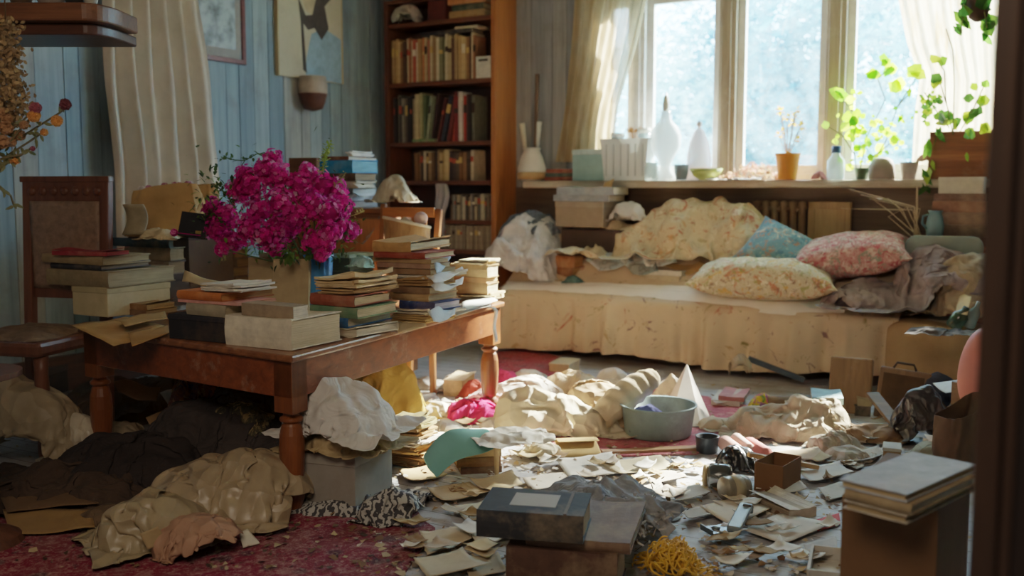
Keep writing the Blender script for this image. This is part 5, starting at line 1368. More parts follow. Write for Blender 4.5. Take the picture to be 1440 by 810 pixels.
# wooden planter
p = sill(1354, 7.12); s = spx(p); e = empty('wooden_planter', 'brown wooden planter box on the sill at the right', 'planter', p, ROOM)
b = MB()
b.box(-.2, .22, -.09, -.07, 0, 66 * s); b.box(-.2, .22, .07, .09, 0, 66 * s); b.box(-.2, -.18, -.07, .07, 0, 66 * s); b.box(.2, .22, -.07, .07, 0, 66 * s); b.box(-.18, .2, -.07, .07, 0, .02)
b.build('planter_body', wood('6b3a22', '94562f', 0, .6, wear=.1), e, bevel=.004)
b = MB(); b.box(-.18, .2, -.07, .07, 52 * s, 58 * s); b.build('soil', plain('3a2a20', .95), e)
b = MB(); b.box(-.21, .23, -.1, -.09, 26 * s, 34 * s); b.build('batten', wood('7a4226', 'a06035', 0), e)
# small sill things
e, s = vessel('glass_bottle', 'clear bottle with a blue cap by the second window post', 'bottle', 1175, 7.08, [(11, 0), (12, 3), (12, 26), (6, 34), (5.5, 38)], glassy('d3e2e4', .45))
b = MB(); b.lathe([(6.5 * s, 37 * s), (6.5 * s, 46 * s), (5 * s, 47 * s)], 14); b.build('cap', plain('35568a', .5), e, smooth=True)
drape('cloth', 'pink-red cloth scrap on the sill left of the blue-capped bottle', 'cloth', sill(1152, 7.07), .16, .12, fabric('b5706a', .3), .6, .04, [(0, 0, .05, .04, .05)], 4, 16)
e, s = vessel('stone_bowl', 'grey-brown upturned bowl on the sill under the vine', 'bowl', 1240, 7.06, [(17, 0), (18, 4), (17, 18), (13, 27), (8, 30), (1, 31)], plain('8d7c70', .7, .2, 9, .2))
e, s = vessel('plant_pot', 'small dark green pot at the foot of the vine', 'pot', 1212, 7.1, [(8, 0), (10, 14), (11, 16), (9, 16), (7, 2)], plain('3f5a40', .5))
e, s = vessel('plant_pot', 'small grey pot right of the upturned bowl', 'pot', 1278, 7.08, [(9, 0), (12, 20), (13, 24), (11, 24), (8, 2)], plain('b5ada2', .6))
drape('cloth', 'pinkish gauze bunched on the sill beside the wooden planter', 'cloth', sill(1300, 7.12), .26, .14, sheer('c9a08a', .9, .5), .6, .1, [(0, 0, .07, .05, .17)], 14, 20, ROOM)

# ================================================================== CURTAINS
def curtain(name, label, mat, rows, plane, val, folds, amp, seed, nx=90, sub=0):
    b = MB(); ny = len(rows); P = []
    ys = [r[0] for r in rows]; N = 30
    nrm = -V if plane == 'v' else U
    o0 = None
    for i in range(N + 1):
        y = ys[0] + (ys[-1] - ys[0]) * i / N
        k = max(j for j in range(ny) if ys[j] <= y + 1e-6); k = min(k, ny - 2); f = (y - ys[k]) / (ys[k + 1] - ys[k])
        xl = rows[k][1] * (1 - f) + rows[k + 1][1] * f; xr = rows[k][2] * (1 - f) + rows[k + 1][2] * f
        r = []
        for j in range(nx + 1):
            s = j / nx; ss = s + .02 * vnoise(s * 4, i * .06, seed, 1)
            px = xl + (xr - xl) * ss
            p = PV(px, y, val) if plane == 'v' else PU(px, y, val)
            a = math.sin(2 * math.pi * folds * s + 1.5 * vnoise(s * 3, i * .05, seed + 5, 1)) * amp + vnoise(s * 7, i * .12, seed + 8, 1) * amp * .8
            p = p + nrm * (amp * 1.3 + a); 
            if o0 is None: o0 = p.copy()
            r.append(p - o0)
        P.append(r)
    b.grid(P); o = b.build(name, mat, None, o0, 0, True, 0, sub); return tag(o, label, 'curtain')
curtain('curtain', 'heavy beige linen curtain on the blue left wall', fabric('d6c8b4', .15, stain=.2), [(-160, 128, 270), (0, 134, 274), (120, 140, 292), (240, 150, 304), (420, 158, 312)], 'u', UW + .05, 5.8, .05, 3)
curtain('curtain', 'cream sheer curtain tied back at the left of the window', sheer('d8c6a6', .93, .5, 'b59a72'), [(-70, 812, 935), (0, 812, 912), (80, 806, 893), (150, 798, 872), (185, 792, 868), (228, 784, 872)], 'v', VW - .05, 7.5, .03, 9)
curtain('curtain', 'sheer lace curtain with tan stripes at the right of the window', sheer('e2cfae', .9, .5, 'b8935f'), [(-70, 1255, 1420), (0, 1264, 1420), (60, 1276, 1420), (110, 1294, 1420), (160, 1288, 1420), (232, 1284, 1420)], 'v', VW - .04, 8.5, .022, 14)

# ================================================================== ON THE LEFT WALL
def wall_panel(q, u):  # px corners on the left wall
    return [PU(x, y, u) for x, y in q]
# framed picture
cN = PU(300, 20, UW + .03); e = empty('framed_picture', 'small red-brown framed picture on the blue wall beside the curtain', 'picture', PU(343, 92, UW + .012), math.radians(90) - PH)
v0 = PU(262, 40, UW).dot(V); v1 = PU(343, 40, UW).dot(V); zb_ = PU(343, 92, UW).z; zt_ = zb_ + .58
wv = v1 - v0  # local x along v (away), local y = -u
FRM = wood('5a2018', '7d3526', 0, .35)
b = MB()
for x0, x1, z0, z1 in ((-wv, 0, 0, .035), (-wv, 0, zt_ - zb_ - .035, zt_ - zb_), (-wv, -wv + .035, 0, zt_ - zb_), (-.035, 0, 0, zt_ - zb_)): b.box(x0, x1, -.03, 0, z0, z1)
b.build('frame', FRM, e, bevel=.004)
b = MB(); b.box(-wv + .03, -.03, -.012, -.008, .03, zt_ - zb_ - .03); b.build('mount', plain('b9a08e', .8), e)
t = NT('faded_print'); n = t.noise(t.coord((1, 1, 1)), 9, 4, .6); col = t.ramp(n, [(.32, lin('5a4a48')), (.45, lin('a5aaaa')), (.58, lin('e8eae8'))]); PRINT = t.done(t.bsdf(col, .35))
b = MB(); b.box(-wv + .1, -.09, -.015, -.012, .1, zt_ - zb_ - .09); b.build('print', PRINT, e)
b = MB(); b.box(-wv + .03, -.03, -.022, -.02, .03, zt_ - zb_ - .03); b.build('glass', glassy('dfe8ea', .88, .03), e)
# unframed canvas with a dark leafy shape
v0, v1 = PU(388, 60, UW).dot(V), PU(478, 60, UW).dot(V); zb_ = PU(400, 108, UW).z; e = empty('painted_canvas', 'cream poster with dark leaf shapes and pale blue ground on the wall', 'poster', PU(478, 108, UW + .012), math.radians(90) - PH)
e.location.z = zb_; wv = v1 - v0; ht = .85
b = MB(); b.box(-wv, 0, -.03, 0, 0, ht); b.build('canvas', plain('cfc3a4', .85, .15, 5, .1, dirt=.3), e, bevel=.004)
def blob(pts, hx, name, y):
    b = MB(); b.add([(-wv * (1 - a), y, ht * c) for a, c in pts], [tuple(range(len(pts)))]); b.build(name, plain(hx, .8), e)
blob([(.4, .02), (.98, .0), (.98, .42), (.7, .5), (.5, .42), (.42, .2)], '93b0bf', 'blue_area', -.0305)
blob([(.3, .98), (.62, .98), (.62, .75), (.52, .6), (.42, .62), (.32, .8)], 'cdb48c', 'pale_leaf', -.031)
blob([(.3, .75), (.42, .58), (.52, .6), (.6, .8), (.75, .85), (.82, .78), (.72, .7), (.78, .5), (.66, .38), (.55, .48), (.45, .45), (.38, .5), (.42, .05), (.36, .08), (.34, .5)], '4f4640', 'dark_leaves', -.0315)
b = MB(); b.box(-.008, .004, -.034, .0, 0, ht * 1.0); b.box(-wv - .004, -wv + .008, -.034, 0, 0, ht); b.build('edge_strip', wood('b59a68', 'cdb485', 2), e)
# wall pot
p = PU(440, 132, UW + .1); s = dep(p) / F; e = empty('wall_pot', 'two-tone cream and brown round pot hanging on the wall', 'pot', p)
b = MB(); b.lathe([(15 * s, -8 * s), (20 * s, 0), (20.5 * s, 12 * s), (18.5 * s, 24 * s), (17 * s, 24 * s)], 24); b.build('pot_body', plain('b8a48c', .5), e, smooth=True)
b = MB(); b.lathe([(3 * s, -24 * s), (13 * s, -21 * s), (17 * s, -12 * s), (19.4 * s, -2 * s), (20.4 * s, 0)], 24); b.build('pot_base', plain('5c3524', .5), e, smooth=True)
b = MB(); b.box(-.02, .02, 0, .02, -.05, .12); b.build('bracket', plain('3a2a22', .6), e, U * -.085, math.radians(90) - PH)
# corner shelf, upper left, with pots
sp = PD(60, 34, 4.3); e = empty('wall_shelf', 'dark wooden rounded shelf high on the wall at upper left', 'shelf', sp)
s = 4.3 / F; b = MB(); b2 = MB()
pts = [(-95 * s, .28), (-95 * s, -.1)] + [((98 - 30 + 30 * math.sin(a)) * s, -.1 + .0 + .19 * (1 - math.cos(a))) for a in [math.pi / 2 * k / 8 for k in range(9)]] + [(98 * s, .28)]
for z0, z1, k, bb_ in ((0, 24 * s, 1, b), (-16 * s, -1 * s, .9, b2)):
    n = len(pts); vs = [(x * k, y + (1 - k) * .6, z0) for x, y in pts] + [(x * k, y + (1 - k) * .6, z1) for x, y in pts]
    bb_.add(vs, [tuple(range(n)), tuple(range(2 * n - 1, n - 1, -1))] + [(i, i + n, (i + 1) % n + n, (i + 1) % n) for i in range(n)])
b.build('shelf_board', wood('4a2c1c', '7a4e32', 0, .4), e, bevel=.008); b2.build('shelf_support', wood('3a2016', '5a3524', 0, .4), e, bevel=.008)
zs2 = sp.z + 24 * s + .001
for k, (px, r, h, hx, lab) in enumerate([(72, 20, 45, '9a9088', 'grey patterned bowl on the upper left shelf'), (105, 14, 60, '2f2a28', 'black pot on the upper left shelf'), (128, 10, 40, 'b8b2a4', 'small pale jar at the right end of the upper left shelf'), (30, 16, 50, '5c4a3c', 'brown pot at the left of the upper left shelf')]):
    p = PD(px, 10, 4.32); b = MB(); b.lathe([(r * .7 * s, 0), (r * s, h * .3 * s), (r * s, h * .7 * s), (r * .7 * s, h * s), (r * .6 * s, h * s), (r * .8 * s, h * .4 * s)], 18)
    tag(b.build('pot', plain(hx, .5, .3, 30, .2), None, (p.x, p.y, zs2), smooth=True), lab, 'pot')
# hanging bunch of dried seed heads, far left
hb_ = empty('dried_bunch', 'hanging bunch of tan dried seed heads at the far left edge', 'dried plants', PD(8, 30, 3.5))
b = MB()
for _ in range(1300):
    t = random.random(); px = random.gauss(4 + 10 * t, 9 + 6 * t); py = 30 + 145 * t + jit(6)
    p = PD(px, py, 3.5 + jit(.08)) - hb_.location; d = Vector((random.gauss(0, 1), random.gauss(0, 1), random.gauss(0, 1))).normalized()
    leaf(b, p, d, Vector((0, 1, 0)), random.uniform(.012, .026), .006, random.randrange(2))
b.build('seed_heads', [leafm('9a7f58', .2), leafm('7a6244', .2)], hb_)
b = MB()
for k in range(6): b.tube([(0, 0, .45), (0, 0, .0), PD(jit(14) + 8, 150, 3.5) - hb_.location], .003, 5)
b.build('stem', plain('6b5236', .8), hb_)
# branch of dried orange roses from the left
br = empty('dried_rose_branch', 'branch of dried orange and pink roses reaching in from the left', 'flowers', PD(-40, 250, 3.4))
TW_ = [[(-40, 232), (10, 205), (50, 180), (82, 160), (95, 150)], [(-40, 240), (5, 222), (40, 200), (62, 185)], [(-40, 215), (5, 190), (30, 172), (40, 162)], [(-40, 250), (0, 238), (20, 222)], [(10, 205), (30, 180), (56, 152)], [(5, 222), (30, 218), (44, 208)], [(-30, 250), (0, 262), (15, 275), (20, 290)]]
b = MB()
for t in TW_: b.tube([PD(a, c, 3.4 + .02 * k) - br.location for k, (a, c) in enumerate(t)], .0035, 6)
b.build('twig', plain('5c5238', .8), br)
for px, py, r, k in [(80, 170, 9, 0), (48, 163, 10, 0), (92, 147, 9, 1), (50, 152, 9, 2), (20, 224, 9, 0), (28, 190, 9, 3), (8, 180, 11, 3), (4, 200, 11, 3), (62, 186, 6, 0), (46, 209, 4, 2), (10, 168, 9, 3), (16, 200, 8, 3), (2, 160, 10, 3), (34, 176, 7, 3)]:
    p = PD(px, py, 3.4 + jit(.04)); rr = r * 3.4 / F; b = MB()
    for q in range(26):
        d = Vector((random.gauss(0, 1), random.gauss(0, 1), random.gauss(.3, 1))).normalized(); floret_mesh(b, d * rr * .5, d, rr * .75, 0)
    b.build('rose', leafm(['cf9350', '6e3a42', '9a5560', 'a8805c'][k], .35, .3), br, p - br.location)
b = MB()
for _ in range(90):
    t = random.choice(TW_); i = random.randrange(len(t) - 1); f = random.random(); p = PD(t[i][0] * (1 - f) + t[i + 1][0] * f, t[i][1] * (1 - f) + t[i + 1][1] * f, 3.42) - br.location
    d = Vector((random.gauss(0, 1), random.gauss(0, .6), random.gauss(0, 1))).normalized(); leaf(b, p, d, Vector((0, 1, 0)), random.uniform(.02, .04), .006, 0)
b.build('foliage', leafm('6b6a48', .3), br)
# tall vase that holds the branch (mostly out of frame)
p = PD(-60, 250, 3.4); b = MB(); b.lathe([(.05, .62), (.08, .72), (.085, .9), (.05, 1.1), (.055, 1.16), (.045, 1.16)], 20); e = tag(b.build('clay_vase', plain('6b4a38', .6), None, (p.x, p.y, 0), smooth=True), 'clay vase at the left edge holding the dried rose branch', 'vase')
b = MB(); b.lathe([(.16, 0), (.14, .03), (.03, .08), (.03, .56), (.17, .6), (.17, .619)], 24); tag(b.build('pedestal', wood('3a2218', '5c3826', 2), None, (p.x, p.y, 0), smooth=False), 'dark wooden pedestal under the clay vase at the left edge', 'pedestal')

# ================================================================== RUGS
def rug_mat(base, hx2, hx3, sc=9):
    t = NT('rug_' + base); v = t.coord(); n = t.noise(v, sc, 5, .7, 1.5); n2 = t.noise(v, 3, 6, .7); n3 = t.noise(v, 60, 3, .8)
    vo = t.n('ShaderNodeTexVoronoi'); vo.inputs['Scale'].default_value = sc * .7; t.l(v, vo.inputs['Vector'])
    col = t.ramp(n, [(.38, lin(hx3)), (.47, lin(base)), (.6, lin(base)), (.68, lin(hx2))])
    col = t.mix(t.ramp(vo.outputs['Distance'], [(.18, (.7, .7, .7)), (.3, (0, 0, 0))]), col, lin(hx2))
    col = t.mix(t.ramp(n2, [(.45, (0, 0, 0)), (.75, (.6, .6, .6))]), col, lin('6a5a52'))
    col = t.mix(t.ramp(n3, [(.5, (0, 0, 0)), (.75, (.5, .5, .5))]), col, lin('c9b0a4'))
    return t.done(t.bsdf(col, .95, n3, .6, .01, 0, .1))
def rug(name, label, pts, mat, th=.008):
    P = [W(x, y, 0) for x, y in pts]; c = sum(P, Vector()) / len(P); n = len(P); b = MB()
    vs = [(p.x - c.x, p.y - c.y, 0) for p in P] + [(p.x - c.x, p.y - c.y, th) for p in P]
    b.add(vs, [tuple(range(2 * n - 1, n - 1, -1))[::-1], tuple(range(n))] + [(i, (i + 1) % n, n + (i + 1) % n, n + i) for i in range(n)])
    return tag(b.build(name, mat, None, (c.x, c.y, .001)), label, 'rug')
rug('rug', 'dark red patterned rug with a ragged edge at the front left', [(545, 840), (575, 800), (600, 765), (612, 745), (596, 735), (585, 718), (560, 700), (520, 690), (430, 680), (250, 672), (60, 690), (-120, 730), (-220, 900), (500, 900)], rug_mat('6e1c30', '2a222c', '8a5a5a', 11))
rug('rug', 'faded pink-red rug in front of the bed', [(836, 644), (980, 640), (1010, 622), (1060, 595), (1050, 572), (1000, 560), (900, 545), (820, 535), (720, 530), (700, 545), (640, 560), (650, 590), (720, 620), (790, 640)], rug_mat('b85a66', 'c98a86', '8a2f42', 14))
rug('rug', 'dark red cloth rug bunched under the left end of the bed', [(696, 530), (700, 500), (745, 494), (800, 512), (806, 528), (770, 536)], rug_mat('9a3038', '5a2028', '7a2a30', 10), .03)

# ================================================================== FLOOR, MIDDLE
def heap(name, label, cat, px, py, sx, sy, mat, **k): return drape(name, label, cat, W(px, py, .0) + Vector((0, 0, k.pop('z', .002))), sx, sy, mat, **k)
YF = math.radians(-27)
# front book stack
YB = math.radians(-14)
o1, zt1 = stack(870, 846, .001, YB, [('book', 712, 868, 940, 66, '4a3226', '8a6a48', 'very thick dark brown book', {'maxW': .5, 'warp': .006})], 'at the bottom front, under the black book', None, 1)
stack(862, 778, zt1, YB, [('book', 740, 886, 925, 15, '6a5240', 'b59a78', 'tattered brown book', {'maxW': .4}), ('book', 670, 820, 872, 40, '26282c', 'b59468', 'large black book with a pale label', {'maxW': .42, 'db': -.03, 'dy': 3})],
      'pair on the thick brown book', 'pair on the thick brown book', 1)
# pale label and lines on the black book's lid
top = [o for o in bpy.data.objects if o.get('label', '').startswith('large black book with a pale label')][0]
cv = [o for o in top.children if o.name.startswith('cover')][0]; zz = max(v.co.z for v in cv.data.vertices); Lx = max(v.co.x for v in cv.data.vertices); Wy = max(v.co.y for v in cv.data.vertices)
b = MB(); b.box(-Lx * .45, Lx * .42, -Wy * .45, Wy * .6, zz - .002, zz + .0012); b.build('cover_label', plain('a9a8a2', .7, .15, 10, .1, dirt=.3), top)
b = MB(); b.box(Lx * .62, Lx * .68, -Wy, Wy, zz - .002, zz + .004); b.build('cover_ridge', plain('5a4a3c', .6), top)
heap('rag', 'fuzzy blue-grey rag draped behind the black book', 'rag', 850, 745, .62, .52, fabric('8d939a', .4, stain=.6, stainc='6a5a4a'), comp=.85, rough=.06, bumps=[(0, .0, .27, .25, .16), (.1, -.08, .2, .22, .158)], seed=4, n=50, yaw=YB, z0=.2)
# fuzzy lint on the rag
lint = []; b = MB()
for _ in range(420):
    px = random.gauss(885, 22); py = random.gauss(716, 18); p = W(px, py, .13 + jit(.02)); d = Vector((random.gauss(0, 1), random.gauss(0, 1), random.gauss(0, .6))).normalized()
    x = d.orthogonal().normalized() * .003; q = p + d * random.uniform(.01, .03) + Vector((jit(.01), jit(.01), jit(.01)))
    b.add([p - x, p + x, q + x, q - x], [(0, 1, 2, 3)])
tag(b.build('lint', fabric('a3a09c', .3), None), 'grey fluff and lint clinging to the rag behind the black book', 'lint', None, 'stuff')
# yellow raffia tangle
yr = W(945, 806, 0); b = MB(); s = dep(yr) / F
for k in range(150):
    c = Vector((random.gauss(0, 24) * s, random.gauss(0, .045), 0)); hh = 52 * s * math.exp(-(c.x / (34 * s)) ** 2); a0 = random.uniform(0, 6.3); pts = []
    r = random.uniform(5, 15) * s
    for q in range(9):
        a = a0 + q * .7; pts.append((c.x + math.cos(a) * r * 1.1, c.y + math.sin(a) * r * .9, max(.006, hh * random.uniform(.55, 1) * (.7 + .3 * math.sin(a * 1.3 + k)))))
    b.tube(pts, .0042, 5)
tag(b.build('raffia_tangle', plain('d9a52f', .45, .3, 20, .2), None, yr, smooth=True, sub=1), 'tangled heap of shiny yellow raffia at the bottom front', 'raffia')
# teal sheet over a stack of books
st_, zt = stack(705, 664, .001, math.radians(12), [('soft', 648, 706, 764, 9, '5a3a26', 'a07a4a', 'dark brown battered book', {'warp': .01}), ('book', 642, 704, 786, 13, '8a5a30', 'c9975a', 'light brown book', {'maxW': .4}),
     ('book', 655, 705, 786, 13, 'c9a066', 'd8b47a', 'golden tan book', {'maxW': .4}), ('papers', 668, 708, 782, 9, 'd9cfb8', '', 'cream sheaf of papers', {'maxW': .4, 'rag': .015})], 'stack under the teal sheet', 'stack under the teal sheet', 3)
ztl = zt + .012
b = MB(); P = []
A = [W(681, 603, ztl + .03), W(704, 622, ztl + .012)]; Bq = [W(594, 642, .10), W(614, 677, .01)]
A0 = A[0]
for i in range(13):
    s = i / 12; r = []
    for j in range(9):
        t = j / 8; p = (A[0] * (1 - s) + Bq[0] * s) * (1 - t) + (A[1] * (1 - s) + Bq[1] * s) * t
        p = p + Vector((0, 0, .05 * math.sin(s * 3.14) * (1 - t * .6) - .012 * math.sin(s * 6.28) + .012 * math.sin(t * 5 + s * 3))); r.append(p - A0)
    P.append(r)
b.grid(P); tag(b.build('teal_sheet', plain('74b4b0', .55, .12, 6, .06), None, A0, 0, True, 0, 1, .003), 'curling teal sheet sliding from the book stack onto the floor', 'card')
drape('crumpled_paper', 'white crumpled paper on top of the stack under the teal sheet', 'paper', W(722, 618, ztl), .42, .3, plain('e6e0d2', .85, .15, 8, .1), comp=.8, rough=.05, bumps=[(0, 0, .14, .1, .025)], seed=5, n=26, yaw=.2)
p0 = W(698, 628, ztl + .004); b = MB(); P = []
for i in range(10):
    s = i / 9; P.append([W(694 + 2 * s, 628 + 44 * s, (ztl + .006) * (1 - s)) - p0, W(703 - 2 * s, 626 + 47 * s, (ztl + .006) * (1 - s)) - p0 + Vector((0, -.01 * math.sin(s * 3), 0))])
b.grid(P); tag(b.build('paper_strip', plain('c9a878', .8), None, p0, 0, True, 0, 0, .002), 'tan paper strip hanging down the stack beside the teal sheet', 'strip')
# folded envelope roll
e0 = W(812, 638, .0); b = MB(); s = dep(e0) / F; P = []
for i in range(13):
    x = (-30 + 60 * i / 12) * s; P.append([(x + (2 * s if j > 9 else 0), -.07 + .0 + .16 * (0.5 - .5 * math.cos(j / 8 * math.pi)) if j < 9 else .09 - .15 * (j - 8) / 8, .004 + (.05 * math.sin(j / 8 * math.pi / 2) if j < 9 else .055 - .0 * j)) for j in range(14)])
b.grid(P); tag(b.build('folded_envelope', plain('c9a468', .8, .2, 8, .1), None, e0, math.radians(8), True, 0, 1, .003), 'folded tan envelope lying right of the teal sheet stack', 'envelope')
# basin with purple cloth
bp = W(930, 622, .0); s = dep(bp) / F; e = empty('washbasin', 'dented grey-green enamel basin on the pink rug', 'basin', bp + Vector((0, .12, .009)))
R0 = 54 * s
b = MB(); b.lathe([(R0 * .1, 0), (R0 * .8, 0), (R0 * .88, .012), (R0 * .97, 42 * s), (R0 * 1.03, 44 * s), (R0 * 1.03, 46 * s), (R0 * .95, 45 * s), (R0 * .84, .02), (R0 * .1, .016)], 40); b.build('basin_body', plain('7f9594', .4, .3, 8, .15, .2, dirt=.55, dirtc='4a4a48'), e, smooth=True)
o = drape('cloth', 'purple-blue cloth bunched inside the enamel basin', 'cloth', bp + Vector((.0, .12, .028)), .34, .28, fabric('5a5f92', .4), comp=.72, rough=.05, bumps=[(0, 0, .15, .14, 20 * s), (-.06, .03, .07, .07, 34 * s)], seed=6, n=36)
# paper and fabric mound left of the basin
heap('paper_bag', 'large crumpled cream paper bag in the middle of the floor', 'bag', 782, 606, .95, .62, plain('d6c6a8', .85, .18, 5, .1), comp=.72, rough=.14, bumps=[(0, 0, .32, .18, .15), (-.12, .05, .18, .14, .2)], seed=11, n=40, yaw=.1, bend=.5)
heap('crumpled_paper', 'crumpled white paper behind the cream paper bag', 'paper', 742, 572, .7, .5, plain('d9cfc0', .85, .18, 5, .1), comp=.66, rough=.12, bumps=[(0, 0, .22, .16, .14)], seed=13, n=34, yaw=.5, bend=.5)
heap('paper_bag', 'tan paper bag against the left side of the basin', 'bag', 838, 600, .6, .5, plain('c2a27c', .85, .2, 6, .1), comp=.6, rough=.12, bumps=[(0, 0, .17, .14, .22)], seed=17, n=34, yaw=.2, bend=.5)
heap('cloth', 'beige cloth heap behind the tan paper bag', 'cloth', 815, 566, .8, .5, fabric('bfa888', .3), comp=.62, rough=.12, bumps=[(0, 0, .26, .16, .16)], seed=19, n=36, yaw=-.2)
heap('crumpled_paper', 'pinkish white tissue paper in the heap before the bed', 'paper', 700, 575, .6, .4, plain('dcc0bc', .8, .2, 7, .1), comp=.62, rough=.1, bumps=[(0, 0, .2, .12, .08)], seed=23, n=30, bend=.5)
heap('cloth', 'bright pink crumpled fabric behind the far table leg', 'cloth', 668, 590, .5, .45, fabric('d8336a', .35), comp=.6, rough=.1, bumps=[(0, 0, .16, .12, .08)], seed=29, n=30)
heap('cloth', 'pink fabric strip behind the table leg, nearer the bed', 'cloth', 706, 548, .4, .35, fabric('c23a62', .35), comp=.6, rough=.1, bumps=[(0, 0, .12, .1, .1)], seed=30, n=26)
# rolled cloth sticking up
b = MB(); PTS = [(842, 590, 4.95), (862, 570, 5.0), (885, 552, 5.05), (905, 538, 5.1), (922, 528, 5.12)]
o0 = PD(842, 590, 4.95); P = []; nn = 26
def lerpP(f):
    k = min(int(f * 4), 3); q = f * 4 - k; return PD(*PTS[k]).lerp(PD(*PTS[k + 1]), q)
vs = []; ax = (PD(*PTS[-1]) - PD(*PTS[0])).normalized(); x = ax.cross(Vector((0, 0, 1))).normalized(); y = x.cross(ax)
for i in range(nn):
    f = i / (nn - 1); c = lerpP(f) - o0; r = (.062 + .025 * math.sin(f * 3.0) - .018 * f) * (1 if f < .97 else .8)
    row = []
    for q in range(20):
        a = 2 * math.pi * q / 20; rr = r * (1 + .1 * vnoise(math.cos(a) * 2, f * 9, 4, 1.3) + .07 * math.sin(f * 38 + a)); row.append(c + (x * math.cos(a) + y * math.sin(a)) * rr)
    row.append(row[0]); P.append(row)
P.append([lerpP(1) - o0 + (x * math.cos(2 * math.pi * q / 20) + y * math.sin(2 * math.pi * q / 20)) * .022 for q in range(21)])
b.grid(P); tag(b.build('rolled_cloth', fabric('cbb799', .25, stain=.5), None, o0, 0, True, 0, 1), 'rolled-up beige cloth slanting up beside the basin', 'cloth')
# white open card / lampshade wedge behind the basin
o0 = W(962, 592, 0); b = MB()
q = [PD(930, 580, 5.35), PD(966, 512, 5.45), PD(998, 590, 5.3), PD(986, 596, 5.1), PD(940, 590, 5.1)]
q[2].z = .012; q[3].z = .012; q[4].z = .012
b.add([p - o0 for p in q], [(0, 1, 4), (1, 3, 4), (1, 2, 3)])
tag(b.build('folded_card', plain('d9cfc4', .8, .15, 6, .1), None, o0, solid=.006), 'white folded card standing like a tent behind the basin', 'card')
heap('shade', 'pale crumpled cloth leaning between rolled cloth and white card', 'cloth', 945, 580, .34, .3, fabric('c7baa6', .25), comp=.7, rough=.08, bumps=[(0, 0, .12, .09, .2)], seed=37, n=26).name = 'cloth'
# wooden strip
def barthing(name, label, cat, a, c, w, h, mat): 
    A_, C_ = W(*a), W(*c); b = MB(); b.bar(Vector((0, 0, 0)), C_ - A_, w, h); return tag(b.build(name, mat, None, A_ + Vector((0, 0, h / 2)), bevel=.003), label, cat)
barthing('wooden_strip', 'long brown wooden strip on the floor in front of the basin', 'strip', (846, 640, .0), (982, 634, .0), .05, .022, wood('8a6444', 'b88c60', 0, .6))
barthing('wooden_stick', 'tan wooden stick resting on the brown carton', 'stick', (1052, 642, .10), (1150, 660, .03), .03, .02, wood('8a6238', 'c29a64', 0, .6))
barthing('metal_pipe', 'grey-blue pipe sticking out from under the bed', 'pipe', (1052, 508, .16), (1130, 538, .03), .035, .035, plain('4f5a66', .4))
# cups, jars, rolls in the middle right
p = W(994, 636, 0); s = dep(p) / F; e = empty('cup', 'dark blue-black tin cup on the floor in front of the basin', 'cup', p)
b = MB(); b.lathe([(13 * s, 0), (15 * s, 2 * s), (16 * s, 22 * s), (17 * s, 24 * s), (14.5 * s, 23 * s), (12 * s, 4 * s)], 24); b.build('cup_body', plain('2f3438', .4), e, smooth=True)
b = MB(); b.lathe([(14 * s, 17 * s), (.5 * s, 17 * s)], 20); b.build('contents', plain('5a6468', .5), e)
for k, (a, c, r, hx, lab) in enumerate([((1018, 622, .05), (1042, 640, .03), .036, 'cf9a90', 'pink cardboard tube on the floor, left of three'), ((1034, 616, .07), (1054, 632, .05), .028, 'd8b0a4', 'pale pink tube behind the left pink one'), ((1052, 624, .05), (1078, 640, .035), .036, 'c96a64', 'salmon red tube on the floor, right of three')]):
    A_, C_ = W(*a), W(*c); b = MB(); b.tube([Vector(), (C_ - A_) * .06, (C_ - A_) * .94, C_ - A_], [r * .92, r, r, r * .92], 18); tag(b.build('cardboard_tube', plain(hx, .7, .2, 10, .1), None, A_, smooth=True), lab, 'tube', 'pink tubes')
p = W(1000, 672, 0); s = dep(p) / F
def lying(name, lab, cat, a, c, r, mats, prof):
    A_, C_ = W(*a), W(*c); d = C_ - A_; L = d.length; e = empty(name, lab, cat, A_, rot=d.to_track_quat('Z', 'Y').to_euler())
    for nm, m, pr in prof:
        b = MB(); b.lathe([(x * r, z * L) for x, z in pr], 20); b.build(nm, m, e, smooth=True)
    return e
lying('glass_jar', 'dark glass jar with a tan lid lying on its side on the floor', 'jar', (990, 668, .06), (1028, 672, .06), .055, None, [('jar_body', glassy('3f443f', .25), [(.7, .16), (.95, .22), (1, .4), (1, .9), (.85, 1), (.1, 1)]), ('lid', plain('c2a878', .5), [(.1, 0), (.8, 0), (.82, .14), (.7, .16)])])
lying('lantern_jar', 'silver-banded tin jar lying beside the dark glass jar', 'jar', (1016, 688, .05), (1050, 684, .05), .05, None, [('jar_body', plain('8a8070', .35, .3, 20, .2, .4), [(.2, 0), (.9, .02), (1, .1), (.94, .18), (1, .26), (1, .8), (.9, .98), (.2, 1)]), ('label_band', plain('b5a684', .6), [(1.01, .32), (1.01, .72)])])
heap('cloth', 'shiny black plastic scrap between the jars and the pink tubes', 'plastic', 1036, 660, .3, .24, plain('17171b', .25, .2, 10, .1, 0, .6), comp=.6, rough=.08, bumps=[(0, 0, .09, .07, .09)], seed=43, n=26, bend=.5)
b = MB(); b.lathe([(.001, 0), (.012, .002), (.014, .014), (.008, .022), (.001, .024)], 12); tag(b.build('stopper', plain('c22a2a', .4), None, W(1050, 688, 0), smooth=True), 'small bright red cap by the tin jar', 'cap')
sheetq('leather_strap', 'brown curled leather strip in front of the tin jar', 'strap', [(998, 684, .012), (1050, 690, .012), (1054, 697, .005), (1004, 694, .005)], '7d5a38', None, crum=.008, seed=6, fold=.01)
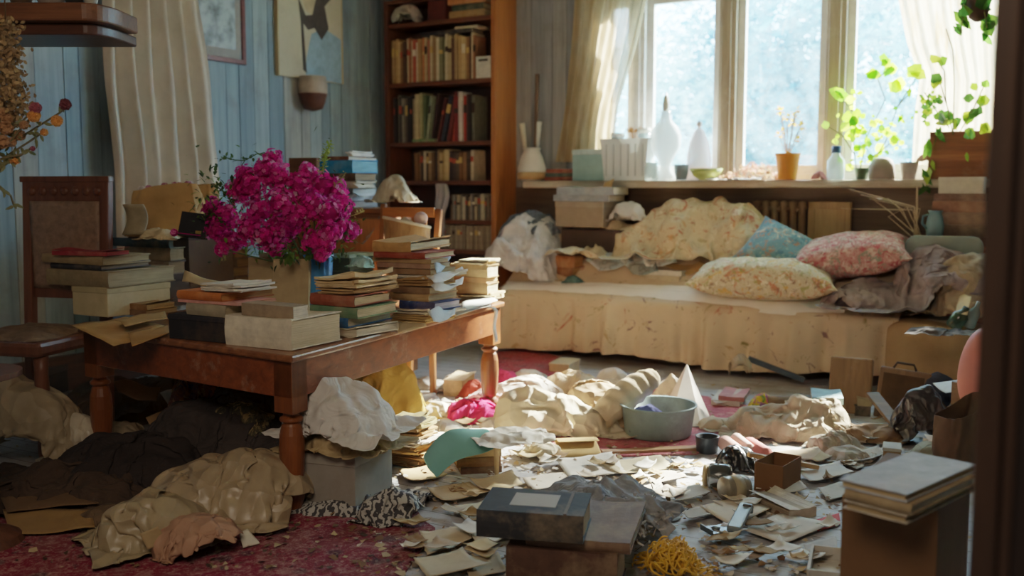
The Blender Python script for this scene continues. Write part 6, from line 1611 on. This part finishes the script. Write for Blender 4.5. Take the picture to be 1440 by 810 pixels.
# open brown carton
st2, z2 = stack(1100, 697, .001, math.radians(-38), [('box', 1060, 1100, 1126, 42, '7d5838', '', 'open brown carton', {'open': True, 'name': 'carton'})], 'tipped on the floor beside the jars', None, 1)
# flat boxes, tools, books lower right
sheetq('cardboard_sheet', 'cream cardboard sheet on the floor beside the grey metal tool', 'cardboard', [(984, 714, .02), (1040, 700, .02), (1085, 716, .02), (1030, 742, .02)], 'cdbfa8', None, crum=.004, seed=21)
sheetq('cardboard_sheet', 'large pale grey-white board lying flat at lower right', 'cardboard', [(1046, 746, .015), (1098, 722, .015), (1172, 738, .015), (1100, 766, .015)], 'cfc8ba', None, crum=.004, seed=22)
e = empty('metal_bracket', 'grey metal tool with a bent handle on the floor, lower middle', 'tool', W(1030, 742, .03), math.radians(22)); s = dep(e.location) / F
b = MB(); b.box(-46 * s, 0 * s, -.05, .03, 0, .008); b.box(-46 * s, -44 * s, -.05, .03, 0, .02); b.build('plate', plain('6a767c', .35, .2, 10, .1, .6), e, bevel=.002)
b = MB(); b.bar((-12 * s, -.05, .012), (42 * s, .07, .05), .05, .022); b.build('handle', plain('8a979c', .35, .2, 10, .1, .5), e, bevel=.006)
b = MB(); b.bar((34 * s, .04, .05), (56 * s, .1, .02), .03, .03); b.build('tip', plain('4a4642', .5), e, bevel=.005)
b = MB(); b.lathe([(.001, .008), (.014, .008), (.016, .014), (.001, .018)], 14, 0, (-30 * s, -.01)); b.build('knob', plain('4f585c', .4), e, smooth=True)
stack(1155, 725, .001, math.radians(25), [('soft', 1110, 1148, 1182, 14, 'b8ac98', 'a0907a', 'grey-white open book', {'maxW': .3, 'warp': .012})], 'lying behind the big brown box', None)
sheetq('magazine', 'red and white magazine under the grey-white open book', 'magazine', [(1140, 734, .004), (1180, 722, .004), (1182, 738, .004), (1150, 748, .004)], 'c24a4a', None, crum=.002, seed=3)
e = empty('drawer', 'small shallow white tray beside the big brown box', 'tray', W(1164, 806, 0), math.radians(-20))
b = MB(); b.box(-.06, .05, -.12, .12, 0, .006); b.box(-.06, -.05, -.12, .12, .006, .05); b.box(.04, .05, -.12, .12, .006, .05); b.box(-.05, .04, -.12, -.11, .006, .05); b.box(-.05, .04, .11, .12, .006, .05); b.build('tray_body', plain('bdb8ac', .7), e, bevel=.002)
e.name = 'tray'
# right: crumpled beige cloth, books, suitcase etc.
heap('cloth', 'large crumpled beige cloth on the floor in front of the suitcase', 'cloth', 1110, 612, .95, .6, fabric('b3a48c', .3, stain=.4), comp=.66, rough=.14, bumps=[(0, 0, .3, .16, .12), (.12, .06, .16, .12, .18)], seed=51, n=46, yaw=-.3, bend=.08)
heap('cloth', 'small dirty white rag right of the crumpled beige cloth', 'rag', 1172, 632, .4, .28, fabric('a89c8a', .35), comp=.62, rough=.08, bumps=[(0, 0, .12, .08, .07)], seed=53, n=26, yaw=.4)
heap('crumpled_paper', 'brown crumpled paper under the book stack by the suitcase', 'paper', 1210, 618, .5, .35, plain('8a6a4a', .9, .25, 6, .1), comp=.7, rough=.08, bumps=[(0, 0, .18, .1, .05)], seed=55, n=28, bend=.4)
stack(1170, 606, .001, math.radians(-10), [('book', 1128, 1172, 1222, 11, '6a5238', 'a58a60', 'dark tan book', {'maxW': .3}), ('book', 1120, 1166, 1218, 11, '8a7050', 'b59c72', 'tan book', {'maxW': .3}), ('papers', 1116, 1160, 1210, 8, 'b09a78', '', 'brownish sheaf of papers', {'rag': .02}),
     ('soft', 1136, 1180, 1220, 6, '5a4a3a', '9a8464', 'brown soft book', {'maxW': .3}), ('soft', 1142, 1186, 1216, 9, '7fa6ae', 'a89878', 'pale teal-covered book', {'maxW': .28})], 'stack left of the suitcase', 'stack left of the suitcase', 5)
lying('paper_roll', 'brown rolled papers lying on the floor behind the beige cloth', 'roll', (1080, 570, .05), (1136, 568, .05), .05, None, [('roll', plain('7a6248', .9, .3, 16, .3), [(.3, 0), (1, 0), (1, .3), (.95, .5), (1, 1), (.3, 1)])])
e = W(1072, 572, 0); heap('packet', 'crumpled packet in yellow, green and pink by the rolled papers', 'packet', 1072, 580, .24, .2, floral('d9b52a', ['3a8a4a', 'c2407a', '7a3a8a'], 12, .9, 3), comp=.65, rough=.06, bumps=[(0, 0, .08, .05, .09)], seed=57, n=22, bend=.5)
stack(1040, 574, .001, math.radians(-20), [('soft', 1000, 1040, 1062, 9, 'c9c4b8', 'd0c8b8', 'white flat book', {'maxW': .3}), ('soft', 1010, 1046, 1064, 6, 'b06a6a', 'cbb0a0', 'rosy flat book', {'maxW': .25})], 'pair on the pink rug by the bright packet', 'pair by the bright packet')
# open suitcase leaning at the bed
sA = W(1165, 575, 0); e = empty('suitcase', 'open worn brown suitcase standing against the bolster', 'suitcase', (W(1225, 585, 0)), math.radians(-24)); s = dep(e.location) / F
b = MB(); b.box(-60 * s, -2 * s, 0, .06, 0, 80 * s); o = b.build('lid', wood('6b4e32', '8d6a44', 2, .6, wear=.12), e, bevel=.01); o.rotation_euler = (-.22, 0, -.05)
b = MB(); b.box(2 * s, 70 * s, 0, .1, 0, 72 * s); o = b.build('case_shell', wood('5a4028', '7a5a3a', 2, .6, wear=.1), e, bevel=.01); o.rotation_euler = (-.2, .08, -.1)
b = MB(); b.box(8 * s, 62 * s, -.006, .0, 8 * s, 64 * s); o = b.build('lining', plain('4a3524', .9), e); o.rotation_euler = (-.2, .08, -.1)
b = MB(); b.tube([(20 * s, -.01, 72 * s), (24 * s, -.01, 80 * s), (46 * s, -.01, 80 * s), (50 * s, -.01, 72 * s)], .007, 8); o = b.build('handle', plain('3a2a1c', .6), e, smooth=True); o.rotation_euler = (-.2, .08, -.1)
barthing('plank', 'dark brown plank leaning across in front of the suitcase', 'plank', (1276, 618, .01), (1226, 556, .16), .07, .02, wood('4a3424', '6b4e36', 0, .6))
stack(1222, 586, .001, math.radians(-15), [('book', 1202, 1224, 1246, 14, '3a3430', '8a7a60', 'dark grey book', {'maxW': .2}), ('soft', 1206, 1226, 1244, 10, '9a8a68', 'b5a280', 'tan small book', {'maxW': .2})], 'pair at the foot of the suitcase', 'pair at the foot of the suitcase')
heap('boot', 'dark leather boot heap right of the suitcase', 'boots', 1298, 622, .5, .42, plain('2f2a2a', .45, .3, 8, .1, 0, .5), comp=.6, rough=.1, bumps=[(0, 0, .13, .12, .26), (-.05, -.06, .1, .1, .16)], seed=61, n=34).name = 'leather_bag'
bpy.data.objects['leather_bag']['label'] = 'slumped black leather bag right of the suitcase'; bpy.data.objects['leather_bag']['category'] = 'bag'
heap('cap', 'blue-black cloth cap on the slumped leather bag', 'cap', 1318, 590, .3, .26, fabric('3a404c', .4), comp=.75, rough=.05, bumps=[(0, 0, .11, .09, .24)], seed=63, n=24)
stack(1266, 655, .001, math.radians(-20), [('box', 1241, 1266, 1292, 24, '8a683c', 'a9a89c', 'small tan wooden box with pale lid', {'maxW': .12})], 'on the floor by the black leather bag', None)
sheetq('paper_sheet', 'white torn card standing beside the small tan box', 'card', [(1296, 642, .0), (1312, 644, .0), (1306, 618, .09), (1298, 616, .09)], 'd8d2c6', None, crum=.003, seed=4)
sheetq('paper_sheet', 'white card lying on the things behind the dark paper bag', 'card', [(1300, 612, .12), (1322, 616, .12), (1326, 624, .10), (1306, 622, .1)], 'e0dcd2', None, crum=.003, seed=5)
heap('crumpled_paper', 'greenish scraps of paper beside the dark paper bag', 'paper', 1314, 648, .3, .24, plain('8a8670', .9, .3, 9, .2), comp=.6, rough=.08, bumps=[(0, 0, .1, .08, .08)], seed=67, n=24, bend=.5)
bagshape('paper_bag', 'dark brown paper bag standing by the door frame', 'bag', 1350, 662, 4.38, 66, 92, plain('5a4634', .8, .25, 6, .15), 5, .3, .1, .02, .06)
# salmon cushion and pale plate
p = PD(1382, 520, 4.6); b = MB(); b.lathe([(.001, -.2)] + [(.105 * math.sin(math.pi * k / 14) ** .8, -.2 * math.cos(math.pi * k / 14)) for k in range(1, 14)] + [(.001, .2)], 24)
o = b.build('cushion', plain('c97a6e', .6, .15, 5, .2), None, p, 0, True, rot=(0, math.radians(8), 0)); tag(o, 'salmon pink stuffed cushion half hidden by the door frame', 'cushion')
p = W(1385, 612, 0); b = MB(); b.box(-.12, .12, -.12, .12, 0, PD(1382, 590, 4.6).z - .02 if False else .33); tag(b.build('wooden_crate', wood('5a4028', '7a5a38', 0, .7), None, (PD(1382, 570, 4.6).x + .04, 4.62, 0), .2, bevel=.004), 'brown wooden crate under the salmon cushion', 'crate')
sheetq('paper_sheet', 'pale blue-white sheet poking out left of the salmon cushion', 'paper', [(1312, 542, .24), (1350, 536, .26), (1362, 552, .26), (1330, 556, .22)], 'c2ccce', None, crum=.01, seed=8)
stack(1330, 582, .001, math.radians(-20), [('box', 1316, 1332, 1364, 40, '6a5238', '7d6444', 'tan box', {'maxW': .25})], 'behind the dark paper bag', None)
# big box at lower right with books on it
st3, zb3 = stack(1310, 973, .001, math.radians(-33), [('box', 1177, 1310, 1374, 262, '664a30', '', 'large plain brown cardboard box', {'maxW': .5})], 'at the lower right corner of the photo', None, .5)
stack(1275, 0, 0, math.radians(-46), [('book', 1186, 1275, 1372, 13, 'b5aa98', 'a08c6a', 'grey-white flat book', {'maxW': .6, 'fore': True}), ('book', 1188, 1282, 1372, 15, '8d7a5c', 'cfc8ba', 'brown-edged flat book', {'maxW': .6}),
     ('book', 1180, 1275, 1372, 12, 'aab0b6', 'b09a74', 'blue-grey flat book', {'maxW': .6, 'fore': True})], 'stack on the big brown box', 'stack on the big brown box', 2, base=W(1275, 737, zb3 + .001))

# ================================================================== UNDER AND BEHIND THE TABLE
st4, zc4 = stack(500, 714, .03, math.radians(-22), [('box', 426, 500, 552, 72, '8f8a82', '9a958c', 'grey cardboard box', {'maxW': .36})], 'under the table behind the near leg', None, 1)
drape('striped_cloth', 'black and white striped cloth under the grey box', 'cloth', W(515, 722, .0) + Vector((-.03, .08, 0)), .8, .7, None or fabric('9a9894', .5), comp=.66, rough=.12, bumps=[(-.03, .06, .3, .22, .02), (.18, -.1, .12, .12, .09)], seed=71, n=50, yaw=-.3, bend=.04)
def stripes():
    t = NT('stripes'); w = t.n('ShaderNodeTexWave'); w.inputs['Scale'].default_value = 11; w.inputs['Distortion'].default_value = 9; w.inputs['Detail Scale'].default_value = 3; t.l(t.coord(), w.inputs['Vector'])
    return t.done(t.bsdf(t.ramp(w.outputs['Fac'], [(.45, lin('3a3a3e')), (.55, lin('a8a6a0'))]), .9))
bpy.data.objects['striped_cloth'].data.materials[0] = stripes()
g = st4[0][1]
drape('sack', 'tan cloth sack lying on the grey box under the table', 'sack', (g.x - .01, g.y, zc4), .62, .5, fabric('a8926c', .25), comp=.72, rough=.06, bumps=[(0, 0, .2, .15, .07)], seed=73, n=34, yaw=-.35)
drape('sack', 'white stuffed sack on top of the tan sack under the table', 'sack', (g.x - .02, g.y, zc4 + .06), .66, .56, fabric('cdcac4', .18), comp=.72, rough=.06, bumps=[(0, 0, .2, .16, .16), (-.06, 0, .16, .14, .18)], seed=75, n=40, yaw=-.35, bend=.3)
yl = W(520, 612, 0)
drape('cloth', 'yellow-ochre cloth hanging over things under the table', 'cloth', (yl.x, yl.y + .1, .0), .85, .75, fabric('c9a256', .3), comp=.7, rough=.08, bumps=[(0, 0, .26, .2, .34), (.14, 0, .14, .12, .37)], seed=77, n=40, yaw=-.3, bend=.2)
stack(590, 660, .001, math.radians(-25), [('papers', 545, 592, 616, 16, '8a6640', '', 'brown sheaf of papers', {'rag': .02}), ('papers', 542, 588, 622, 14, 'b08a58', '', 'tan sheaf of papers', {'rag': .025}), ('papers', 540, 594, 624, 12, 'cfc6ba', '', 'grey-white sheaf of papers', {'rag': .03, 'curl': .03}),
     ('papers', 548, 590, 616, 10, 'a9855a', '', 'light brown sheaf of papers', {'rag': .025}), ('papers', 544, 588, 612, 12, 'b8a878', '', 'pale tan sheaf of papers', {'rag': .02, 'curl': .02})], 'stack beside the ochre cloth', 'stack beside the ochre cloth', 6)
# front left bags
def hp(name, label, cat, px, py, sx, sy, mat, h, rx, ry, seed, comp=.66, n=38, yaw=0, rough=.12, bend=.3, extra=()): return heap(name, label, cat, px, py, sx, sy, mat, comp=comp, rough=rough, bumps=[(0, 0, rx, ry, h)] + list(extra), seed=seed, n=n, yaw=yaw, bend=bend)
hp('plastic_bag', 'large glossy beige bag beside the near table leg', 'bag', 322, 722, .86, .66, plain('9a886c', .35, .2, 6, .1, 0, .5), .17, .3, .2, 81, extra=[(.1, .03, .2, .16, .21)], yaw=-.15)
hp('plastic_bag', 'crumpled pale beige plastic wrap in front of the clothes pile', 'plastic', 212, 765, .66, .6, plain('958669', .4, .2, 6, .1, 0, .5), .17, .17, .14, 83, yaw=.5, comp=.6)
hp('paper_bag', 'crumpled pinkish-tan paper bag at the bottom left on the rug', 'bag', 280, 780, .46, .36, plain('a07a62', .7, .2, 7, .1), .12, .15, .11, 85, comp=.6)
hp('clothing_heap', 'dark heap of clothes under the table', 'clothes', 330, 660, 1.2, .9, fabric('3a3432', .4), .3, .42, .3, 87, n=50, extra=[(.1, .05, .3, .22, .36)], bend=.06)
hp('cloth', 'red and blue patterned cloth on the dark clothes heap', 'cloth', 292, 636, .5, .4, floral('7a4a48', ['35405a', '9a5a3a', 'b59a78'], 9, .9, 5), .4, .18, .14, 89, n=30)
hp('cloth', 'dark olive camouflage-like cloth above the glossy beige bag', 'cloth', 342, 668, .5, .36, floral('4a4636', ['7a7048', '2a2820', '94835a'], 12, .9, 8), .3, .2, .12, 91, n=30)
hp('plastic_bag', 'large off-white bag at the far left on the floor', 'bag', 45, 648, .8, .6, plain('9c8e74', .5, .2, 6, .1), .34, .24, .18, 93, n=40, extra=[(-.12, 0, .16, .14, .38)])
hp('plastic_bag', 'striped pale plastic wrap right of the off-white bag', 'plastic', 108, 648, .4, .36, plain('b8ad98', .35, .3, 14, .1, 0, .5), .2, .11, .1, 95, n=28)
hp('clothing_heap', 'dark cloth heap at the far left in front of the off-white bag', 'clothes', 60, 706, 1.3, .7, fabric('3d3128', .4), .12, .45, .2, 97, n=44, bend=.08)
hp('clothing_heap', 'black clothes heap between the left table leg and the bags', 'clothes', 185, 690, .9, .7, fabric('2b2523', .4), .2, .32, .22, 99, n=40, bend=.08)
sheetq('kraft_sheet', 'large flat kraft paper at the bottom left on the rug', 'paper', [(4, 720, .03), (128, 720, .04), (134, 748, .02), (14, 756, .012)], '85693f', None, crum=.012, seed=31, fold=.006)
sheetq('cardboard_sheet', 'dark cardboard lying behind the flat kraft paper', 'cardboard', [(0, 700, .06), (118, 690, .07), (140, 712, .05), (10, 724, .04)], '5a452e', None, crum=.012, seed=32)
sheetq('paper_sheet', 'small white folded card near the near table leg on the rug', 'card', [(336, 752, .05), (348, 746, .05), (366, 766, .012), (342, 772, .012)], 'c9c0ae', None, crum=.004, seed=33)
sheetq('kraft_sheet', 'small tan card lying on the crumpled plastic wrap', 'card', [(196, 752, .10), (222, 742, .12), (236, 764, .06), (208, 774, .05)], '9a8460', None, crum=.004, seed=34)
# papers and boxes behind, below the table
BK = [([(160, 540, .3), (226, 546, .28), (220, 568, .22), (166, 558, .25)], '6b5238', 'brown folder behind the left table leg'), ([(225, 556, .2), (300, 548, .22), (310, 570, .16), (240, 580, .15)], 'b0aeaa', 'white papers on the floor behind the table'),
      ([(205, 590, .15), (300, 566, .18), (330, 580, .12), (215, 612, .08)], '8a6c48', 'long tan paper behind the dark clothes heap'), ([(240, 540, .2), (285, 540, .2), (290, 552, .18), (245, 552, .18)], '9a958c', 'grey papers far behind the table')]
for q, hx, lab in BK: sheetq('paper_sheet', lab, 'paper', q, hx, None, crum=.012, seed=len(lab), fold=.01)
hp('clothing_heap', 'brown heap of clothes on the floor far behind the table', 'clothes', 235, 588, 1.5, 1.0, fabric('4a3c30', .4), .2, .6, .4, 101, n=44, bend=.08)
stack(196, 600, .001, math.radians(-25), [('box', 150, 196, 236, 44, '4a3a2a', '5a4632', 'dark brown carton', {'maxW': .4})], 'on the floor behind the left table leg', None)
stack(66, 560, .001, math.radians(-10), [('box', 30, 66, 112, 40, '3a3836', '4a4846', 'dark grey carton', {'maxW': .22})], 'under the high-backed chair', None)
# far middle: blocks and papers between the table's back and the bed
stack(655, 558, .001, math.radians(-15), [('book', 624, 650, 684, 22, 'c9b08a', 'b8824a', 'tan thick book', {'maxW': .3})], 'on the floor behind the far table leg', None)
heap('cloth', 'red crumpled cloth beside the tan thick book on the floor', 'cloth', 668, 562, .3, .25, fabric('9a3a2c', .35), comp=.6, rough=.06, bumps=[(0, 0, .09, .08, .1)], seed=103, n=22)
stack(800, 530, .001, math.radians(-20), [('box', 772, 800, 815, 18, 'b59c78', 'b59c78', 'small tan block', {'maxW': .25})], 'on the floor at the bed edge', None)
heap('stocking', 'pale lumpy stuffed sock standing in front of the bed', 'sock', 1040, 545, .2, .2, fabric('b5a288', .3), comp=.6, rough=.05, bumps=[(0, 0, .08, .07, .2)], seed=105, n=22)

# more crumpled scraps in the middle heap
for k, (px, py, w_, hx, hh, lab) in enumerate([(622, 618, .34, 'd5ccbc', .07, 'crumpled white paper right of the paper stack under the table'), (610, 588, .3, 'c9bda6', .07, 'crumpled cream paper under the table edge behind the paper stack'), (648, 636, .26, 'cdbf9f', .05, 'crumpled tan paper in front of the pink fabric'),
      (745, 545, .36, 'cfc4b2', .1, 'crumpled paper by the bed left of the small tan block'), (860, 552, .3, 'd8cfc0', .14, 'crumpled white paper behind the rolled cloth'), (705, 606, .3, 'e0d2cc', .06, 'crumpled pinkish paper right of the far table leg'),
      (600, 548, .34, '8f8a82', .06, 'crumpled grey paper far under the table beside its back leg'), (640, 545, .3, 'b8b0a2', .05, 'crumpled pale grey paper behind the far table leg'), (760, 640, .26, 'd5c8ae', .05, 'crumpled cream scrap between teal sheet stack and paper bag'),
      (1010, 604, .26, 'b8a58a', .05, 'crumpled beige scrap on the pink rug right of the basin'), (1190, 648, .3, 'a59a88', .04, 'crumpled grey-beige scrap below the small dirty rag'), (1064, 604, .26, 'cabda6', .05, 'crumpled cream scrap left of the large beige cloth'),
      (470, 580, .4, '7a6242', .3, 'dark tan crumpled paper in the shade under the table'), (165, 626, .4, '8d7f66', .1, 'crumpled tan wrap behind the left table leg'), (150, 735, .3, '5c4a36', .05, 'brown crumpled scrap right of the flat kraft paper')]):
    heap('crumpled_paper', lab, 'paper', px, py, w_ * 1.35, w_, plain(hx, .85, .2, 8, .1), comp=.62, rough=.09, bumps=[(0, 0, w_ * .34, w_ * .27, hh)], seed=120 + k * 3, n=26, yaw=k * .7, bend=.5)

# ================================================================== LOOSE PAPERS AND LITTER
BIG = [([(640, 716), (700, 706), (712, 724), (655, 738)], 'c9bda4'), ([(655, 740), (720, 730), (740, 752), (668, 768)], 'd2c8b2'), ([(590, 752), (655, 742), (664, 762), (600, 782)], 'bfae90'),
       ([(600, 690), (660, 680), (690, 696), (622, 708)], 'b5a080'), ([(660, 676), (720, 668), (735, 684), (680, 694)], 'c2b090'), ([(735, 676), (800, 664), (826, 680), (750, 694)], 'cfc6b8'),
       ([(780, 648), (860, 640), (880, 668), (800, 672)], 'd6d2c8'), ([(840, 650), (930, 644), (948, 662), (870, 670)], 'c4b596'), ([(905, 668), (960, 664), (965, 676), (915, 684)], 'b8ad9c'),
       ([(940, 690), (985, 684), (1000, 698), (950, 706)], 'b9b6ae'), ([(560, 664), (610, 656), (630, 672), (575, 682)], 'b5966a'), ([(1000, 708), (1075, 694), (1100, 708), (1030, 724)], 'c9c0b2'),
       ([(1075, 676), (1120, 668), (1135, 690), (1090, 700)], 'bdb4a6'), ([(1120, 664), (1180, 652), (1200, 668), (1140, 680)], 'c6c2b8'), ([(1080, 640), (1150, 632), (1165, 646), (1095, 652)], 'b09c80'),
       ([(1150, 690), (1200, 676), (1210, 694), (1165, 706)], 'bab4aa'), ([(590, 596), (640, 588), (650, 604), (600, 612)], 'cfcac0'), ([(620, 570), (665, 562), (672, 578), (630, 586)], 'd6cabc'),
       ([(560, 560), (610, 552), (618, 566), (570, 574)], 'b5b0a4'), ([(600, 624), (640, 616), (652, 634), (612, 640)], 'd9d4c8'), ([(640, 606), (690, 596), (700, 612), (650, 618)], 'c2a888'),
       ([(690, 700), (760, 694), (770, 706), (700, 716)], 'a89878'), ([(960, 722), (990, 714), (1000, 726), (970, 736)], 'b0aaa0'), ([(1130, 770), (1175, 756), (1180, 780), (1140, 790)], 'b5b4b0'),
       ([(580, 790), (650, 778), (690, 800), (600, 815)], 'b5a88e'), ([(650, 790), (700, 782), (715, 806), (660, 815)], 'a89a80'), ([(530, 640), (575, 632), (585, 650), (540, 656)], 'a88a60'),
       ([(1190, 640), (1235, 632), (1245, 644), (1200, 652)], 'a8a094'), ([(870, 690), (930, 682), (940, 694), (880, 700)], 'bdb6a8'), ([(1000, 560), (1045, 552), (1052, 562), (1006, 570)], 'c9c6c0')]
COLN = {}
for k, (q, hx) in enumerate(BIG):
    xm = sum(p[0] for p in q) / 4; ym = sum(p[1] for p in q) / 4
    wh = ('by the red rug' if xm < 620 and ym > 640 else 'between table and bed' if xm < 720 and ym < 640 else 'left of the black book' if xm < 780 and ym > 665 else 'between teal sheet and basin' if ym < 690 and xm < 900 else
          'in the middle of the floor' if xm < 1010 else 'near the brown carton' if xm < 1130 else 'near the big brown box')
    key = f"torn {colname(hx)} paper lying flat {wh}"; COLN[key] = COLN.get(key, 0) + 1
    zq = .010 + .0035 * (k % 5)
    sheetq('paper_sheet', key, 'paper', [(a, c, zq) for a, c in q], hx, f'papers on the floor {wh}', n=10, crum=.004, lift=.010, seed=k, ragged=.018)
# smaller scraps, one object each, share a label with the group they belong to
ZONES = [((560, 760), (560, 640), 'small paper scrap on the floor between table and bed', 26), ((560, 760), (660, 790), 'small paper scrap left of the black book', 24),
         ((770, 1000), (640, 720), 'small paper scrap in the middle of the floor', 22), ((1000, 1180), (640, 790), 'small paper scrap near the brown carton', 24), ((1180, 1300), (560, 660), 'small paper scrap in front of the suitcase', 12)]
for (x0, x1), (y0, y1), lab, n in ZONES:
    for k in range(n):
        px, py = random.uniform(x0, x1), random.uniform(y0, y1); w_ = random.uniform(10, 24) * (py - 265) / 400; h_ = w_ * random.uniform(.2, .4); a = jit(8)
        q = [(px - w_, py + a * .3), (px + jit(8), py - h_), (px + w_, py - a * .3), (px + jit(8), py + h_)]
        z = random.uniform(.02, .035)
        sheetq('paper_scrap', lab, 'paper', [(*p, z) for p in q], random.choice(['cfc2a8', 'b59c74', 'd8d4ca', '9a8058', 'c9b48c', 'e0dcd0', '8a6a46', 'b8aa98']), lab.replace('small paper scrap', 'paper scraps'), n=5, crum=.004, lift=.012, seed=k + px, ragged=.03)
# crumbs and chips: nobody could count them
b = MB(); b2 = MB()
def chip(bm, px, py, r):
    c = W(px, py, random.uniform(.004, .02)); n = random.randint(3, 5); a0 = random.uniform(0, 6); t1, t2 = jit(.5), jit(.5); vs = []
    for k in range(n):
        a = a0 + 2 * math.pi * k / n + jit(.3); x, y = math.cos(a) * r * random.uniform(.5, 1.2), math.sin(a) * r * random.uniform(.5, 1.2); vs.append(c + Vector((x, y, max(-.003, x * t1 + y * t2))))
    bm.add(vs, [tuple(range(n))], random.randrange(4))
for _ in range(3600):
    py = 540 + 270 * random.random() ** .8; px = random.gauss(860, 230)
    if px < 440 or px > 1370: continue
    if mnoise.noise(Vector((px * .012, py * .02, 3))) < -.05 and random.random() < .75: continue
    chip(b, px, py, random.uniform(.006, .022))
tag(b.build('litter', [plain('b09a74', .9), plain('6b4e34', .9), plain('d2cabb', .9), plain('8a6c48', .9)], None), 'brown and cream crumbs, chips and plaster flakes strewn over the floor', 'litter', None, 'stuff')
for _ in range(900): chip(b2, random.gauss(300, 160), random.uniform(560, 800), random.uniform(.006, .02))
tag(b2.build('litter', [plain('4a3a2a', .9), plain('6b543a', .9), plain('9a8868', .9), plain('3a2a20', .9)], None), 'dark crumbs and scraps on the red rug and under the table', 'litter', None, 'stuff')
